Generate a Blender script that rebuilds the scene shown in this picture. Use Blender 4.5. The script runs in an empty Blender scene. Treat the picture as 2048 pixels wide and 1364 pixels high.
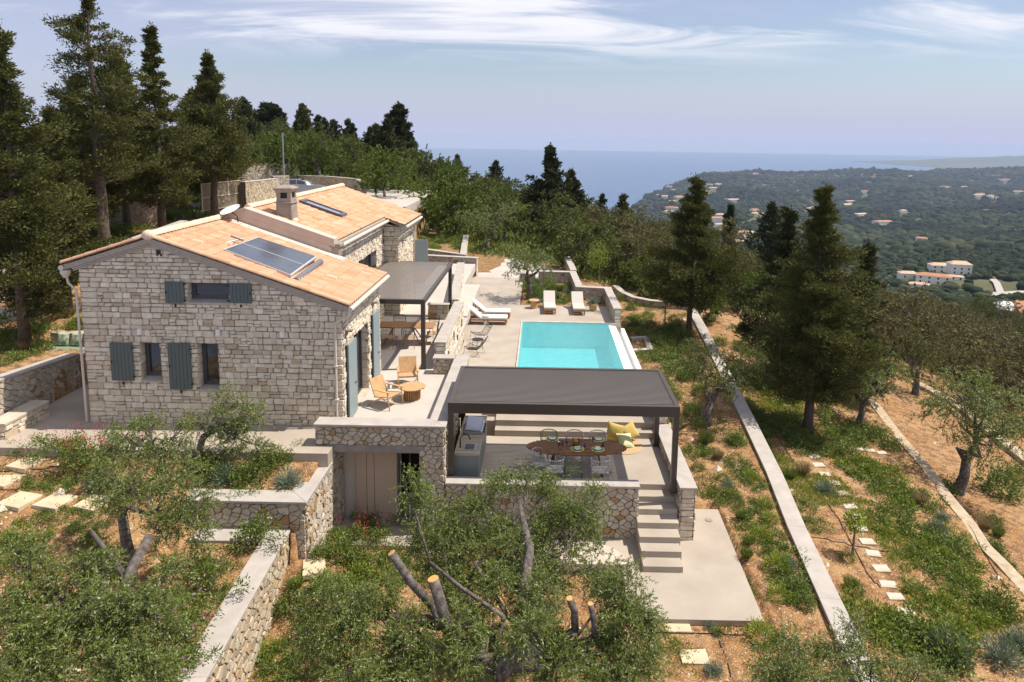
import bpy, math, random
import numpy as np
from mathutils import Vector, Matrix
RAD = math.radians
rng = np.random.default_rng(7)
random.seed(7)
scene = bpy.context.scene
COL = scene.collection

# ------------------------------------------------------------------ camera
F, PX, PY, CZ = 1365.0, 1072.0, 470.0, 9.72          # focal length and principal point of the 2048 px picture
def _basis():
    Y = np.array([(1085 - PX) / F, (278 - PY) / F, 1.0]); Y /= np.linalg.norm(Y)
    D = np.array([(925 - PX) / F, (10000 - PY) / F, 1.0]); D -= D.dot(Y) * Y; D /= np.linalg.norm(D)
    return np.stack([np.cross(Y, -D), Y, -D], 1)
R = _basis()
CAM = np.array([0, 0, CZ])
def ray(x, y): return R.T @ np.array([(x - PX) / F, (y - PY) / F, 1.0])
def atz(x, y, z): r = ray(x, y); return CAM + (z - CZ) / r[2] * r
def aty(x, y, Y): r = ray(x, y); return CAM + Y / r[1] * r
def atx(x, y, X): r = ray(x, y); return CAM + X / r[0] * r
cd = bpy.data.cameras.new('camera'); cam = bpy.data.objects.new('camera', cd); COL.objects.link(cam)
cd.sensor_width = 36; cd.lens = 36 * F / 2048; cd.shift_x = (1024 - PX) / 2048; cd.shift_y = -(682 - PY) / 2048
cd.clip_start = 0.1; cd.clip_end = 60000
cam.matrix_world = Matrix(((R[0,0], -R[1,0], -R[2,0], 0), (R[0,1], -R[1,1], -R[2,1], 0), (R[0,2], -R[1,2], -R[2,2], CZ), (0,0,0,1)))
scene.camera = cam

# ------------------------------------------------------------------ light
SUNV = Vector((0.56, 0.07, 1.0)).normalized()
el = math.asin(SUNV.z); az = math.atan2(SUNV.x, SUNV.y)
sl = bpy.data.lights.new('sun', 'SUN'); sun = bpy.data.objects.new('sun', sl); COL.objects.link(sun)
sl.energy = 5.0; sl.angle = RAD(0.5); sl.color = (1.0, 0.93, 0.83)
sun.rotation_euler = (-SUNV).to_track_quat('-Z', 'Y').to_euler()
w = bpy.data.worlds.new('World'); scene.world = w; w.use_nodes = True
nt = w.node_tree; N = nt.nodes; L = nt.links; N.clear()
out = N.new('ShaderNodeOutputWorld'); bg = N.new('ShaderNodeBackground'); sky = N.new('ShaderNodeTexSky')
sky.sky_type = 'NISHITA'; sky.sun_disc = False; sky.sun_elevation = el; sky.sun_rotation = az
sky.air_density = 1.0; sky.dust_density = 1.2; sky.ozone_density = 1.4; sky.altitude = 250
tc = N.new('ShaderNodeTexCoord'); sep = N.new('ShaderNodeSeparateXYZ'); L.new(tc.outputs['Generated'], sep.inputs[0])
dv = N.new('ShaderNodeMath'); dv.operation = 'ADD'; L.new(sep.outputs['Z'], dv.inputs[0]); dv.inputs[1].default_value = 0.16
px = N.new('ShaderNodeMath'); px.operation = 'DIVIDE'; L.new(sep.outputs['X'], px.inputs[0]); L.new(dv.outputs[0], px.inputs[1])
py = N.new('ShaderNodeMath'); py.operation = 'DIVIDE'; L.new(sep.outputs['Y'], py.inputs[0]); L.new(dv.outputs[0], py.inputs[1])
cmb = N.new('ShaderNodeCombineXYZ'); L.new(px.outputs[0], cmb.inputs[0]); L.new(py.outputs[0], cmb.inputs[1])
def cloud(scale, sx, sy, off, lo, hi, rot, det=9, dist=0.6, bank=None):
    mp = N.new('ShaderNodeMapping'); mp.inputs['Scale'].default_value = (sx, sy, 1); mp.inputs['Location'].default_value = off
    mp.inputs['Rotation'].default_value = (0, 0, rot)
    L.new(cmb.outputs[0], mp.inputs[0])
    nz = N.new('ShaderNodeTexNoise'); nz.inputs['Scale'].default_value = scale; nz.inputs['Detail'].default_value = det
    nz.inputs['Roughness'].default_value = 0.58; nz.inputs['Distortion'].default_value = dist
    L.new(mp.outputs[0], nz.inputs['Vector'])
    mr = N.new('ShaderNodeMapRange'); mr.interpolation_type = 'SMOOTHSTEP'
    mr.inputs['From Min'].default_value = lo; mr.inputs['From Max'].default_value = hi
    mr.name = 'mr%g' % scale; L.new(nz.outputs[0], mr.inputs['Value']); return mr.outputs[0]
c1 = cloud(0.9, 0.8, 2.2, (1.3, 0.2, 0), 0.46, 0.70, 0.3, 12, 1.1)
rt = N.new('ShaderNodeMath'); rt.operation = 'DIVIDE'; L.new(sep.outputs['X'], rt.inputs[0]); L.new(sep.outputs['Y'], rt.inputs[1])
ab = N.new('ShaderNodeMath'); ab.operation = 'ABSOLUTE'; L.new(rt.outputs[0], ab.inputs[0])
bk = N.new('ShaderNodeMapRange'); bk.interpolation_type = 'SMOOTHSTEP'; bk.inputs['From Min'].default_value = 0.5; bk.inputs['From Max'].default_value = 0.12; bk.inputs['To Min'].default_value = 0.0; bk.inputs['To Max'].default_value = 0.10; L.new(ab.outputs[0], bk.inputs['Value'])
c2 = cloud(0.6, 0.35, 1.0, (4.1, 2.2, 0), 0.40, 0.64, 0.15, 8, 0.5)
# the solid cloud bank sits high up (elevation above about 13 degrees), a veil everywhere
hi_ = N.new('ShaderNodeMapRange'); hi_.interpolation_type = 'SMOOTHSTEP'; hi_.inputs['From Min'].default_value = 0.09; hi_.inputs['From Max'].default_value = 0.155
L.new(sep.outputs['Z'], hi_.inputs['Value'])
mrn = N['mr0.9']; src_ = mrn.inputs['Value'].links[0].from_socket; ad_ = N.new('ShaderNodeMath'); ad_.operation = 'ADD'; L.new(src_, ad_.inputs[0]); L.new(bk.outputs[0], ad_.inputs[1]); L.new(ad_.outputs[0], mrn.inputs['Value'])
m1 = N.new('ShaderNodeMath'); m1.operation = 'MULTIPLY'; L.new(c1, m1.inputs[0]); L.new(hi_.outputs[0], m1.inputs[1])
m2 = N.new('ShaderNodeMath'); m2.operation = 'MULTIPLY_ADD'; L.new(c2, m2.inputs[0]); m2.inputs[1].default_value = 0.50; m2.inputs[2].default_value = 0.22
mixa = N.new('ShaderNodeMix'); mixa.data_type = 'RGBA'; hz_ = N.new('ShaderNodeMapRange'); hz_.interpolation_type = 'SMOOTHSTEP'; hz_.inputs['From Min'].default_value = 0.14; hz_.inputs['From Max'].default_value = -0.005; hz_.inputs['To Max'].default_value = 1.0
L.new(sep.outputs['Z'], hz_.inputs['Value']); m3 = N.new('ShaderNodeMath'); m3.operation = 'MAXIMUM'; L.new(m2.outputs[0], m3.inputs[0]); L.new(hz_.outputs[0], m3.inputs[1]); L.new(m3.outputs[0], mixa.inputs[0])
L.new(sky.outputs[0], mixa.inputs[6]); mixa.inputs[7].default_value = (4.45, 4.7, 6.45, 1)
mixb = N.new('ShaderNodeMix'); mixb.data_type = 'RGBA'; L.new(m1.outputs[0], mixb.inputs[0])
L.new(mixa.outputs[2], mixb.inputs[6]); mixb.inputs[7].default_value = (7.6, 7.6, 8.2, 1)
L.new(mixb.outputs[2], bg.inputs['Color']); bg.inputs['Strength'].default_value = 0.10
L.new(bg.outputs[0], out.inputs[0])
vs = scene.view_settings; vs.view_transform = 'Standard'; vs.look = 'None'; vs.exposure = 0.33; vs.gamma = 1
scene.render.engine = 'CYCLES'
scene.cycles.transparent_max_bounces = 12; scene.cycles.max_bounces = 6
scene.cycles.volume_bounces = 0
scene.render.resolution_x = 1024; scene.render.resolution_y = 682

# ------------------------------------------------------------------ materials
MATS = {}
def mat(name, col=(0.5,0.5,0.5), rough=0.8, metal=0.0, var=0.0, scale=5.0, col2=None, bump=0.0, bscale=30.0,
        island=None, translucent=0.0, spec=0.3, detail=5.0, coat=0):
    """plain, noise-varied or per-island varied surface"""
    if name in MATS: return MATS[name]
    m = bpy.data.materials.new(name); m.use_nodes = True; MATS[name] = m
    nt = m.node_tree; n = nt.nodes; l = nt.links
    b = n['Principled BSDF']; b.inputs['Roughness'].default_value = rough; b.inputs['Metallic'].default_value = metal
    b.inputs['Specular IOR Level'].default_value = spec
    if coat: b.inputs['Coat Weight'].default_value = coat
    b.inputs['Base Color'].default_value = (*col, 1)
    src = None
    co = n.new('ShaderNodeTexCoord')
    if island:
        g = n.new('ShaderNodeNewGeometry'); cr = n.new('ShaderNodeValToRGB'); l.new(g.outputs['Random Per Island'], cr.inputs[0])
        els = cr.color_ramp.elements
        while len(els) < len(island): els.new(0.5)
        for e, (p, c) in zip(els, island): e.position = p; e.color = (*c, 1)
        src = cr.outputs[0]
    if col2 or var:
        nz = n.new('ShaderNodeTexNoise'); nz.inputs['Scale'].default_value = scale; nz.inputs['Detail'].default_value = detail
        l.new(co.outputs['Object'], nz.inputs['Vector'])
        mr = n.new('ShaderNodeMapRange'); mr.inputs['From Min'].default_value = 0.3; mr.inputs['From Max'].default_value = 0.7
        l.new(nz.outputs[0], mr.inputs['Value'])
        mx = n.new('ShaderNodeMix'); mx.data_type = 'RGBA'; l.new(mr.outputs[0], mx.inputs[0])
        if src is not None:
            mx.blend_type = 'MULTIPLY'; 
            mr.inputs['To Min'].default_value = 0; mr.inputs['To Max'].default_value = 1
            l.new(src, mx.inputs[6]); mx.inputs[7].default_value = (1 - var, 1 - var, 1 - var, 1)
        else:
            mx.inputs[6].default_value = (*col, 1)
            c2 = col2 or tuple(c * (1 - var) for c in col)
            mx.inputs[7].default_value = (*c2, 1)
        src = mx.outputs[2]
    if src is not None: l.new(src, b.inputs['Base Color'])
    if bump:
        nb = n.new('ShaderNodeTexNoise'); nb.inputs['Scale'].default_value = bscale; nb.inputs['Detail'].default_value = 6
        l.new(co.outputs['Object'], nb.inputs['Vector'])
        bp = n.new('ShaderNodeBump'); bp.inputs['Strength'].default_value = bump; bp.inputs['Distance'].default_value = 0.02
        l.new(nb.outputs[0], bp.inputs['Height']); l.new(bp.outputs[0], b.inputs['Normal'])
    if translucent:
        t = n.new('ShaderNodeBsdfTranslucent'); ad = n.new('ShaderNodeMixShader'); ad.inputs[0].default_value = translucent
        if src is not None: l.new(src, t.inputs[0])
        else: t.inputs[0].default_value = (*col, 1)
        l.new(b.outputs[0], ad.inputs[1]); l.new(t.outputs[0], ad.inputs[2])
        l.new(ad.outputs[0], n['Material Output'].inputs[0])
    return m
FMORT = mat('facade_mortar', (0.27,0.225,0.175), 0.95, var=0.3, scale=9)
FACADE = mat('facade_stone', rough=0.9, bump=0.6, bscale=18, var=0.25, scale=7, island=[(0,(0.60,0.49,0.36)),(0.25,(0.79,0.68,0.53)),(0.5,(0.71,0.60,0.455)),(0.78,(0.83,0.74,0.60)),(0.89,(0.62,0.52,0.40)),(0.96,(0.53,0.41,0.27)),(1,(0.74,0.64,0.51))])
RUBBLE = mat('rubble_stone', rough=0.9, bump=0.6, bscale=16, var=0.25, scale=7, island=[(0,(0.42,0.36,0.28)),(0.3,(0.58,0.52,0.42)),(0.55,(0.48,0.40,0.30)),(0.80,(0.64,0.57,0.47)),(0.90,(0.46,0.29,0.14)),(0.95,(0.36,0.20,0.09)),(1,(0.55,0.47,0.36))])
DRYST = mat('dry_stone', rough=0.9, bump=0.7, bscale=14, var=0.3, scale=6, island=[(0,(0.38,0.30,0.2)),(0.35,(0.55,0.46,0.34)),(0.6,(0.47,0.36,0.23)),(0.8,(0.62,0.55,0.44)),(1,(0.50,0.32,0.15))])
MORTAR = mat('mortar', (0.17,0.14,0.11), 0.95, var=0.3, scale=9)
COPING = mat('coping_render', (0.45,0.405,0.355), 0.8, col2=(0.36,0.325,0.285), scale=2.6, detail=10, bump=0.25, bscale=30)
PLASTER = mat('cream_plaster', (0.60,0.53,0.45), 0.85, var=0.08, scale=1.5)
PINKPL = mat('parapet_plaster', (0.56,0.45,0.37), 0.85, var=0.15, scale=2.5, bump=0.2)
SCREED = mat('beige_screed', (0.43,0.37,0.30), 0.6, col2=(0.345,0.29,0.23), scale=1.1, detail=12, bump=0.1, bscale=6)
SCREEDL = mat('pale_screed', (0.53,0.475,0.415), 0.6, col2=(0.45,0.40,0.35), scale=1.1, detail=8, bump=0.06, bscale=6)
TILE = mat('terracotta_tile', rough=0.8, var=0.16, scale=3.0, bump=0.2, bscale=30, island=[(0,(0.54,0.29,0.16)),(0.3,(0.60,0.36,0.215)),(0.6,(0.63,0.40,0.255)),(0.85,(0.58,0.33,0.19)),(1,(0.67,0.46,0.32))])
TILEP = mat('pale_roof_tile', rough=0.8, var=0.16, scale=2.0, bump=0.2, bscale=30, island=[(0,(0.57,0.28,0.14)),(0.3,(0.64,0.36,0.21)),(0.6,(0.69,0.44,0.29)),(0.85,(0.60,0.32,0.17)),(1,(0.71,0.48,0.33))])
RIDGE = mat('ridge_tile', rough=0.8, island=[(0,(0.68,0.45,0.29)),(0.5,(0.74,0.55,0.40)),(1,(0.70,0.50,0.36))], var=0.1)
GUTTER = mat('gutter_cream', (0.58,0.51,0.42), 0.45)
SHUT = mat('grey_green_shutter', (0.105,0.125,0.115), 0.55, var=0.08, scale=6)
SHUTB = mat('pale_blue_shutter', (0.26,0.32,0.33), 0.5, var=0.06, scale=6)
BLACKM = mat('black_iron', (0.02,0.02,0.02), 0.5)
FRAME = mat('dark_window_frame', (0.09,0.09,0.095), 0.4)
PERG = mat('bronze_aluminium', (0.060,0.048,0.038), 0.42, spec=0.5)
PERGT = mat('bronze_slats', (0.19,0.165,0.145), 0.4, spec=0.5)
TEAK = mat('teak_wood', (0.42,0.22,0.09), 0.55, var=0.3, scale=9)
LTEAK = mat('light_oak', (0.58,0.36,0.18), 0.55, var=0.25, scale=8)
DTEAK = mat('dark_teak', (0.26,0.115,0.045), 0.5, var=0.35, scale=6)
CANVAS = mat('white_cushion', (0.72,0.69,0.63), 0.9, bump=0.1)
WHITE = mat('white_render', (0.80,0.79,0.76), 0.6, var=0.05)
STEEL = mat('steel', (0.45,0.46,0.48), 0.35, 0.8)
GREYM = mat('grey_counter', (0.22,0.24,0.22), 0.6, var=0.1)
YEL = mat('yellow_fabric', (0.60,0.44,0.13), 0.9, bump=0.1)
YEL2 = mat('pale_lime_fabric', (0.62,0.60,0.32), 0.9, bump=0.1)
GREENF = mat('sage_fabric', (0.20,0.27,0.17), 0.9, bump=0.1)
LEAFF = mat('leaf_print_fabric', (0.70,0.69,0.62), 0.9, col2=(0.13,0.22,0.09), scale=9, detail=1)
STRAW = mat('woven_straw', (0.55,0.38,0.20), 0.9, var=0.3, scale=25)
SANDST = mat('sandstone_slab', (0.62,0.50,0.34), 0.85, col2=(0.52,0.40,0.26), scale=2.0, bump=0.25, bscale=12)
LIME = mat('limestone_slab', (0.56,0.50,0.41), 0.85, col2=(0.43,0.35,0.26), scale=3.0, bump=0.2)
RUBBER = mat('black_hose', (0.015,0.015,0.015), 0.6)
CHIM = mat('chimney_render', (0.34,0.285,0.23), 0.9, col2=(0.24,0.20,0.165), scale=3, bump=0.2)
BARKO = mat('olive_bark', (0.19,0.16,0.135), 0.95, col2=(0.05,0.04,0.032), scale=11, bump=1.0, bscale=22)
BARKC = mat('conifer_bark', (0.15,0.11,0.08), 0.95, col2=(0.06,0.045,0.035), scale=7, bump=0.8, bscale=20)
TWIG = mat('twig_bark', (0.30,0.24,0.18), 0.95, var=0.3)
CUT = mat('fresh_cut_wood', (0.62,0.36,0.12), 0.8, var=0.2, scale=20)
def leafmat(name, cols, tr=0.25, rough=0.55, spec=0.4): 
    k = len(cols) - 1
    return mat(name, rough=rough, spec=spec, translucent=tr, island=[(i / k, c) for i, c in enumerate(cols)])
OLIVE = leafmat('olive_leaf', [(0.07,0.10,0.016),(0.14,0.185,0.034),(0.26,0.30,0.075),(0.10,0.14,0.020),(0.20,0.235,0.055),(0.50,0.52,0.34)], 0.36, 0.5, 0.2)
OLIVED = leafmat('olive_leaf_far', [(0.055,0.070,0.014),(0.10,0.12,0.028),(0.16,0.17,0.05),(0.075,0.09,0.018)], 0.2, .6, .15)
OLIVEB = leafmat('wild_olive_leaf', [(0.085,0.08,0.026),(0.14,0.125,0.045),(0.19,0.165,0.075),(0.085,0.09,0.022)], 0.2, .6, .15)
MASTIC = leafmat('bright_bush_leaf', [(0.055,0.085,0.012),(0.10,0.14,0.022),(0.15,0.19,0.035),(0.075,0.10,0.015)], 0.25, .6, .15)
CYP = leafmat('cypress_leaf', [(0.045,0.056,0.014),(0.082,0.094,0.022),(0.13,0.135,0.034),(0.055,0.064,0.016),(0.16,0.13,0.045)], 0.25, 0.7, 0.15)
CYPD = leafmat('dark_cypress_leaf', [(0.026,0.038,0.013),(0.050,0.060,0.018),(0.080,0.082,0.027),(0.036,0.045,0.015)], 0.15, 0.7, 0.2)
GRASS = leafmat('grass_blade', [(0.12,0.17,0.02),(0.20,0.26,0.03),(0.28,0.31,0.05),(0.15,0.21,0.022)], 0.35)
LIMEL = leafmat('lime_leaf', [(0.15,0.20,0.02),(0.26,0.32,0.03),(0.20,0.27,0.025)], 0.35)
GREYL = leafmat('silver_leaf', [(0.13,0.17,0.11),(0.20,0.25,0.17),(0.16,0.21,0.13)], 0.2)
SHRUBL = leafmat('shrub_leaf', [(0.075,0.115,0.018),(0.13,0.18,0.03),(0.20,0.245,0.05),(0.095,0.135,0.02)], 0.3)
REDF = leafmat('red_petal', [(0.45,0.02,0.02),(0.55,0.05,0.04),(0.4,0.01,0.05)], 0.3)
PINKF = leafmat('pink_petal', [(0.6,0.3,0.45),(0.7,0.42,0.58),(0.5,0.25,0.5)], 0.3)
DRYG = leafmat('dry_grass', [(0.30,0.22,0.10),(0.38,0.29,0.15),(0.2,0.17,0.07)], 0.2)
FARW = leafmat('far_wood_leaf', [(0.022,0.036,0.016),(0.04,0.055,0.024),(0.065,0.080,0.038),(0.032,0.045,0.018),(0.085,0.09,0.045)], 0, 0.9, 0.1)
def glass_mat():
    m = mat('window_glass', (0.02,0.022,0.024), 0.05, spec=0.8); return m
GLASS = glass_mat()
def cam_glass(name, tint, refl):
    m = bpy.data.materials.new(name); m.use_nodes = True; n = m.node_tree.nodes; l = m.node_tree.links; n.remove(n['Principled BSDF'])
    t = n.new('ShaderNodeBsdfTransparent'); t.inputs[0].default_value = (*tint, 1)
    g = n.new('ShaderNodeBsdfGlossy'); g.inputs['Roughness'].default_value = 0.03
    fr = n.new('ShaderNodeFresnel'); fr.inputs[0].default_value = refl
    mx = n.new('ShaderNodeMixShader'); l.new(fr.outputs[0], mx.inputs[0]); l.new(t.outputs[0], mx.inputs[1]); l.new(g.outputs[0], mx.inputs[2])
    l.new(mx.outputs[0], n['Material Output'].inputs[0]); return m, n, l, g, fr
TGLASS = cam_glass('clear_glass', (0.8,0.85,0.85), 1.5)[0]
WATER, n_, l_, g_, fr_ = cam_glass('pool_water', (0.43,0.84,0.88), 1.33)
tcw = n_.new('ShaderNodeTexCoord'); mpw = n_.new('ShaderNodeMapping'); mpw.inputs['Scale'].default_value = (1.0, 2.6, 1)
nw = n_.new('ShaderNodeTexNoise'); nw.inputs['Scale'].default_value = 2.6; nw.inputs['Detail'].default_value = 4
bw = n_.new('ShaderNodeBump'); bw.inputs['Strength'].default_value = 0.5; bw.inputs['Distance'].default_value = 0.05
l_.new(tcw.outputs['Object'], mpw.inputs[0]); l_.new(mpw.outputs[0], nw.inputs['Vector']); l_.new(nw.outputs[0], bw.inputs['Height'])
df_ = n_.new('ShaderNodeBsdfDiffuse'); df_.inputs[0].default_value = (.17,.56,.59,1); mxd = n_.new('ShaderNodeMixShader'); mxd.inputs[0].default_value = .38
om = [q for q in n_ if q.type == 'MIX_SHADER' and q != mxd][0]; tp_ = [q for q in n_ if q.type == 'BSDF_TRANSPARENT'][0]; l_.new(tp_.outputs[0], mxd.inputs[1]); l_.new(df_.outputs[0], mxd.inputs[2]); l_.new(mxd.outputs[0], om.inputs[1]); l_.new(bw.outputs[0], df_.inputs['Normal'])
l_.new(bw.outputs[0], g_.inputs['Normal']); l_.new(bw.outputs[0], fr_.inputs['Normal'])
POOLT = mat('pool_lining', (0.56,0.78,0.76), 0.6, col2=(0.45,0.70,0.71), scale=1.6, detail=8)
def soil():
    m = bpy.data.materials.new('garden_soil'); m.use_nodes = True; n = m.node_tree.nodes; l = m.node_tree.links
    b = n['Principled BSDF']; b.inputs['Roughness'].default_value = 0.95; b.inputs['Specular IOR Level'].default_value = 0.1
    co = n.new('ShaderNodeTexCoord')
    def nz(s, d, lo=0.35, hi=0.65):
        t = n.new('ShaderNodeTexNoise'); t.inputs['Scale'].default_value = s; t.inputs['Detail'].default_value = d; l.new(co.outputs['Object'], t.inputs['Vector'])
        r = n.new('ShaderNodeMapRange'); r.inputs['From Min'].default_value = lo; r.inputs['From Max'].default_value = hi; l.new(t.outputs[0], r.inputs['Value']); return r.outputs[0]
    def mix(f, a, b_):
        x = n.new('ShaderNodeMix'); x.data_type = 'RGBA'
        if isinstance(f, float): x.inputs[0].default_value = f
        else: l.new(f, x.inputs[0])
        for i, v in ((6, a), (7, b_)):
            if isinstance(v, tuple): x.inputs[i].default_value = (*v, 1)
            else: l.new(v, x.inputs[i])
        return x.outputs[2]
    base = mix(nz(0.35, 4), (0.28,0.140,0.052), (0.36,0.215,0.10))
    base = mix(nz(3.2, 10, 0.42, 0.62), base, (0.17,0.085,0.038))
    base = mix(nz(26, 3, 0.58, 0.66), base, (0.50,0.40,0.26))
    vo = n.new('ShaderNodeTexVoronoi'); vo.inputs['Scale'].default_value = 14; l.new(co.outputs['Object'], vo.inputs['Vector'])
    vr = n.new('ShaderNodeMapRange'); vr.inputs['From Min'].default_value = 0.10; vr.inputs['From Max'].default_value = 0.2; vr.inputs['To Min'].default_value = 0.75; vr.inputs['To Max'].default_value = 0
    l.new(vo.outputs['Distance'], vr.inputs['Value'])
    base = mix(vr.outputs[0], base, (0.56,0.47,0.34))
    # far land: olive-green scrub beyond 60 m, measured on the ground itself
    se = n.new('ShaderNodeSeparateXYZ'); l.new(co.outputs['Object'], se.inputs[0])
    fr = n.new('ShaderNodeMapRange'); fr.inputs['From Min'].default_value = 44; fr.inputs['From Max'].default_value = 70; l.new(se.outputs['Y'], fr.inputs['Value'])
    far = mix(nz(0.02, 6), (0.075,0.08,0.035), (0.12,0.115,0.06))
    far = mix(nz(0.008, 6, 0.6, 0.7), far, (0.17,0.16,0.07))
    base = mix(fr.outputs[0], base, far)
    l.new(base, b.inputs['Base Color'])
    t = n.new('ShaderNodeTexNoise'); t.inputs['Scale'].default_value = 12; t.inputs['Detail'].default_value = 8; l.new(co.outputs['Object'], t.inputs['Vector'])
    bp = n.new('ShaderNodeBump'); bp.inputs['Strength'].default_value = 0.8; bp.inputs['Distance'].default_value = 0.04
    l.new(t.outputs[0], bp.inputs['Height']); l.new(bp.outputs[0], b.inputs['Normal'])
    return m
SOIL = soil()
def sea_mat():
    m = bpy.data.materials.new('sea_surface'); m.use_nodes = True; n = m.node_tree.nodes; l = m.node_tree.links
    b = n['Principled BSDF']; b.inputs['Base Color'].default_value = (0.035,0.085,0.17,1); b.inputs['Roughness'].default_value = 0.32
    co = n.new('ShaderNodeTexCoord'); mp = n.new('ShaderNodeMapping'); mp.inputs['Scale'].default_value = (0.3, 1, 1)
    t = n.new('ShaderNodeTexNoise'); t.inputs['Scale'].default_value = 0.012; t.inputs['Detail'].default_value = 8
    l.new(co.outputs['Object'], mp.inputs[0]); l.new(mp.outputs[0], t.inputs['Vector'])
    bp = n.new('ShaderNodeBump'); bp.inputs['Strength'].default_value = 0.6; bp.inputs['Distance'].default_value = 8
    l.new(t.outputs[0], bp.inputs['Height']); l.new(bp.outputs[0], b.inputs['Normal'])
    cr = n.new('ShaderNodeMapRange'); cr.inputs['From Min'].default_value = 0.35; cr.inputs['From Max'].default_value = 0.65; l.new(t.outputs[0], cr.inputs['Value'])
    mx = n.new('ShaderNodeMix'); mx.data_type = 'RGBA'; l.new(cr.outputs[0], mx.inputs[0])
    mx.inputs[6].default_value = (0.025,0.07,0.165,1); mx.inputs[7].default_value = (0.05,0.11,0.22,1); l.new(mx.outputs[2], b.inputs['Base Color'])
    return m

# ------------------------------------------------------------------ object helpers
def tag(o, label=None, cat=None, group=None, kind=None):
    if label: o['label'] = label
    if cat: o['category'] = cat
    if group: o['group'] = group
    if kind: o['kind'] = kind
    return o
def thing(name, label, cat, loc=(0,0,0), rz=0, group=None):
    o = bpy.data.objects.new(name, None); COL.objects.link(o); o.location = loc; o.rotation_euler = (0, 0, rz)
    o.empty_display_size = 0.2
    return tag(o, label, cat, group)
def link_mesh(name, me, mats, parent=None, world=False):
    o = bpy.data.objects.new(name, me); COL.objects.link(o)
    for m in (mats if isinstance(mats, (list, tuple)) else [mats]): me.materials.append(m)
    if parent is not None:
        o.parent = parent
        if world: 
            root = parent; off = Vector((0,0,0))
            while root is not None: off += root.location; root = root.parent
            o.location = -off
    return o
def children_of(o): return [c for c in COL.objects if c.parent == o]
def dup(o, loc=None, rz=None, label=None, group=None, scale=None, parent=None, kids=None):
    c = o.copy(); COL.objects.link(c)
    if parent is not None: c.parent = parent
    if loc is not None: c.location = loc
    if rz is not None: c.rotation_euler = (0, 0, rz)
    if scale is not None: c.scale = scale if hasattr(scale, '__len__') else (scale,)*3
    if label: c['label'] = label
    if group: c['group'] = group
    for ch in (kids if kids is not None else list(o.children)): dup(ch, parent=c)
    return c
class MB:
    def __init__(s): s.v = []; s.f = []; s.m = []; s.cur = 0
    def poly(s, pts):
        i = len(s.v); s.v += [tuple(p) for p in pts]; s.f.append(tuple(range(i, i + len(pts)))); s.m.append(s.cur); return s
    def mesh(s, vs, fs):
        i = len(s.v); s.v += [tuple(p) for p in vs]; s.f += [tuple(a + i for a in f) for f in fs]; s.m += [s.cur] * len(fs); return s
    def box(s, x0, y0, z0, x1, y1, z1, M=None):
        if x0 > x1: x0, x1 = x1, x0
        if y0 > y1: y0, y1 = y1, y0
        if z0 > z1: z0, z1 = z1, z0
        vs = [(x0,y0,z0),(x1,y0,z0),(x1,y1,z0),(x0,y1,z0),(x0,y0,z1),(x1,y0,z1),(x1,y1,z1),(x0,y1,z1)]
        if M is not None: vs = [tuple(M @ Vector(v)) for v in vs]
        return s.mesh(vs, [(3,2,1,0),(4,5,6,7),(0,1,5,4),(1,2,6,5),(2,3,7,6),(3,0,4,7)])
    def prism(s, pts, z0, z1):
        """pts counter-clockwise in xy; z1 may be a list"""
        n = len(pts); zt = z1 if hasattr(z1, '__len__') else [z1] * n; zb = z0 if hasattr(z0, '__len__') else [z0] * n
        vs = [(p[0], p[1], zb[i]) for i, p in enumerate(pts)] + [(p[0], p[1], zt[i]) for i, p in enumerate(pts)]
        return s.mesh(vs, [tuple(range(n - 1, -1, -1)), tuple(range(n, 2 * n))] + [(i, (i + 1) % n, n + (i + 1) % n, n + i) for i in range(n)])
    def tube(s, pts, rad, n=8, caps=True):
        pts = [Vector(p) for p in pts]; k = len(pts)
        if not hasattr(rad, '__len__'): rad = [rad] * k
        up = Vector((0.13, 0.27, 1)); vs = []; prev = None
        for i, p in enumerate(pts):
            d = (pts[min(i + 1, k - 1)] - pts[max(i - 1, 0)])
            if d.length < 1e-9: d = Vector((0,0,1))
            d.normalize()
            if prev is None:
                a = d.cross(up)
                if a.length < 0.1: a = d.cross(Vector((1,0,0)))
            else: a = prev - d * prev.dot(d)
            a.normalize(); prev = a; b = d.cross(a)
            for j in range(n):
                t = 2 * math.pi * j / n; vs.append(tuple(p + (a * math.cos(t) + b * math.sin(t)) * rad[i]))
        fs = [(i * n + j, i * n + (j + 1) % n, (i + 1) * n + (j + 1) % n, (i + 1) * n + j) for i in range(k - 1) for j in range(n)]
        if caps: fs += [tuple(range(n - 1, -1, -1)), tuple(range((k - 1) * n, k * n))]
        return s.mesh(vs, fs)
    def lathe(s, prof, c=(0,0,0), n=20, caps=True):
        vs = [(c[0] + r * math.cos(2*math.pi*j/n), c[1] + r * math.sin(2*math.pi*j/n), c[2] + z) for r, z in prof for j in range(n)]
        k = len(prof)
        fs = [(i*n + j, i*n + (j+1) % n, (i+1)*n + (j+1) % n, (i+1)*n + j) for i in range(k-1) for j in range(n)]
        if caps: fs += [tuple(range(n-1, -1, -1)), tuple(range((k-1)*n, k*n))]
        return s.mesh(vs, fs)
    def sphere(s, c, r, n=12, m=8, sq=1.0):
        rr = r if hasattr(r, '__len__') else (r, r, r)
        def e(v): return math.copysign(abs(v) ** sq, v)
        vs = []; 
        for i in range(m + 1):
            a = math.pi * i / m
            for j in range(n):
                t = 2 * math.pi * j / n
                vs.append((c[0] + rr[0]*e(math.sin(a))*e(math.cos(t)), c[1] + rr[1]*e(math.sin(a))*e(math.sin(t)), c[2] - rr[2]*e(math.cos(a))))
        return s.mesh(vs, [(i*n + j, i*n + (j+1) % n, (i+1)*n + (j+1) % n, (i+1)*n + j) for i in range(m) for j in range(n)])
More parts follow.
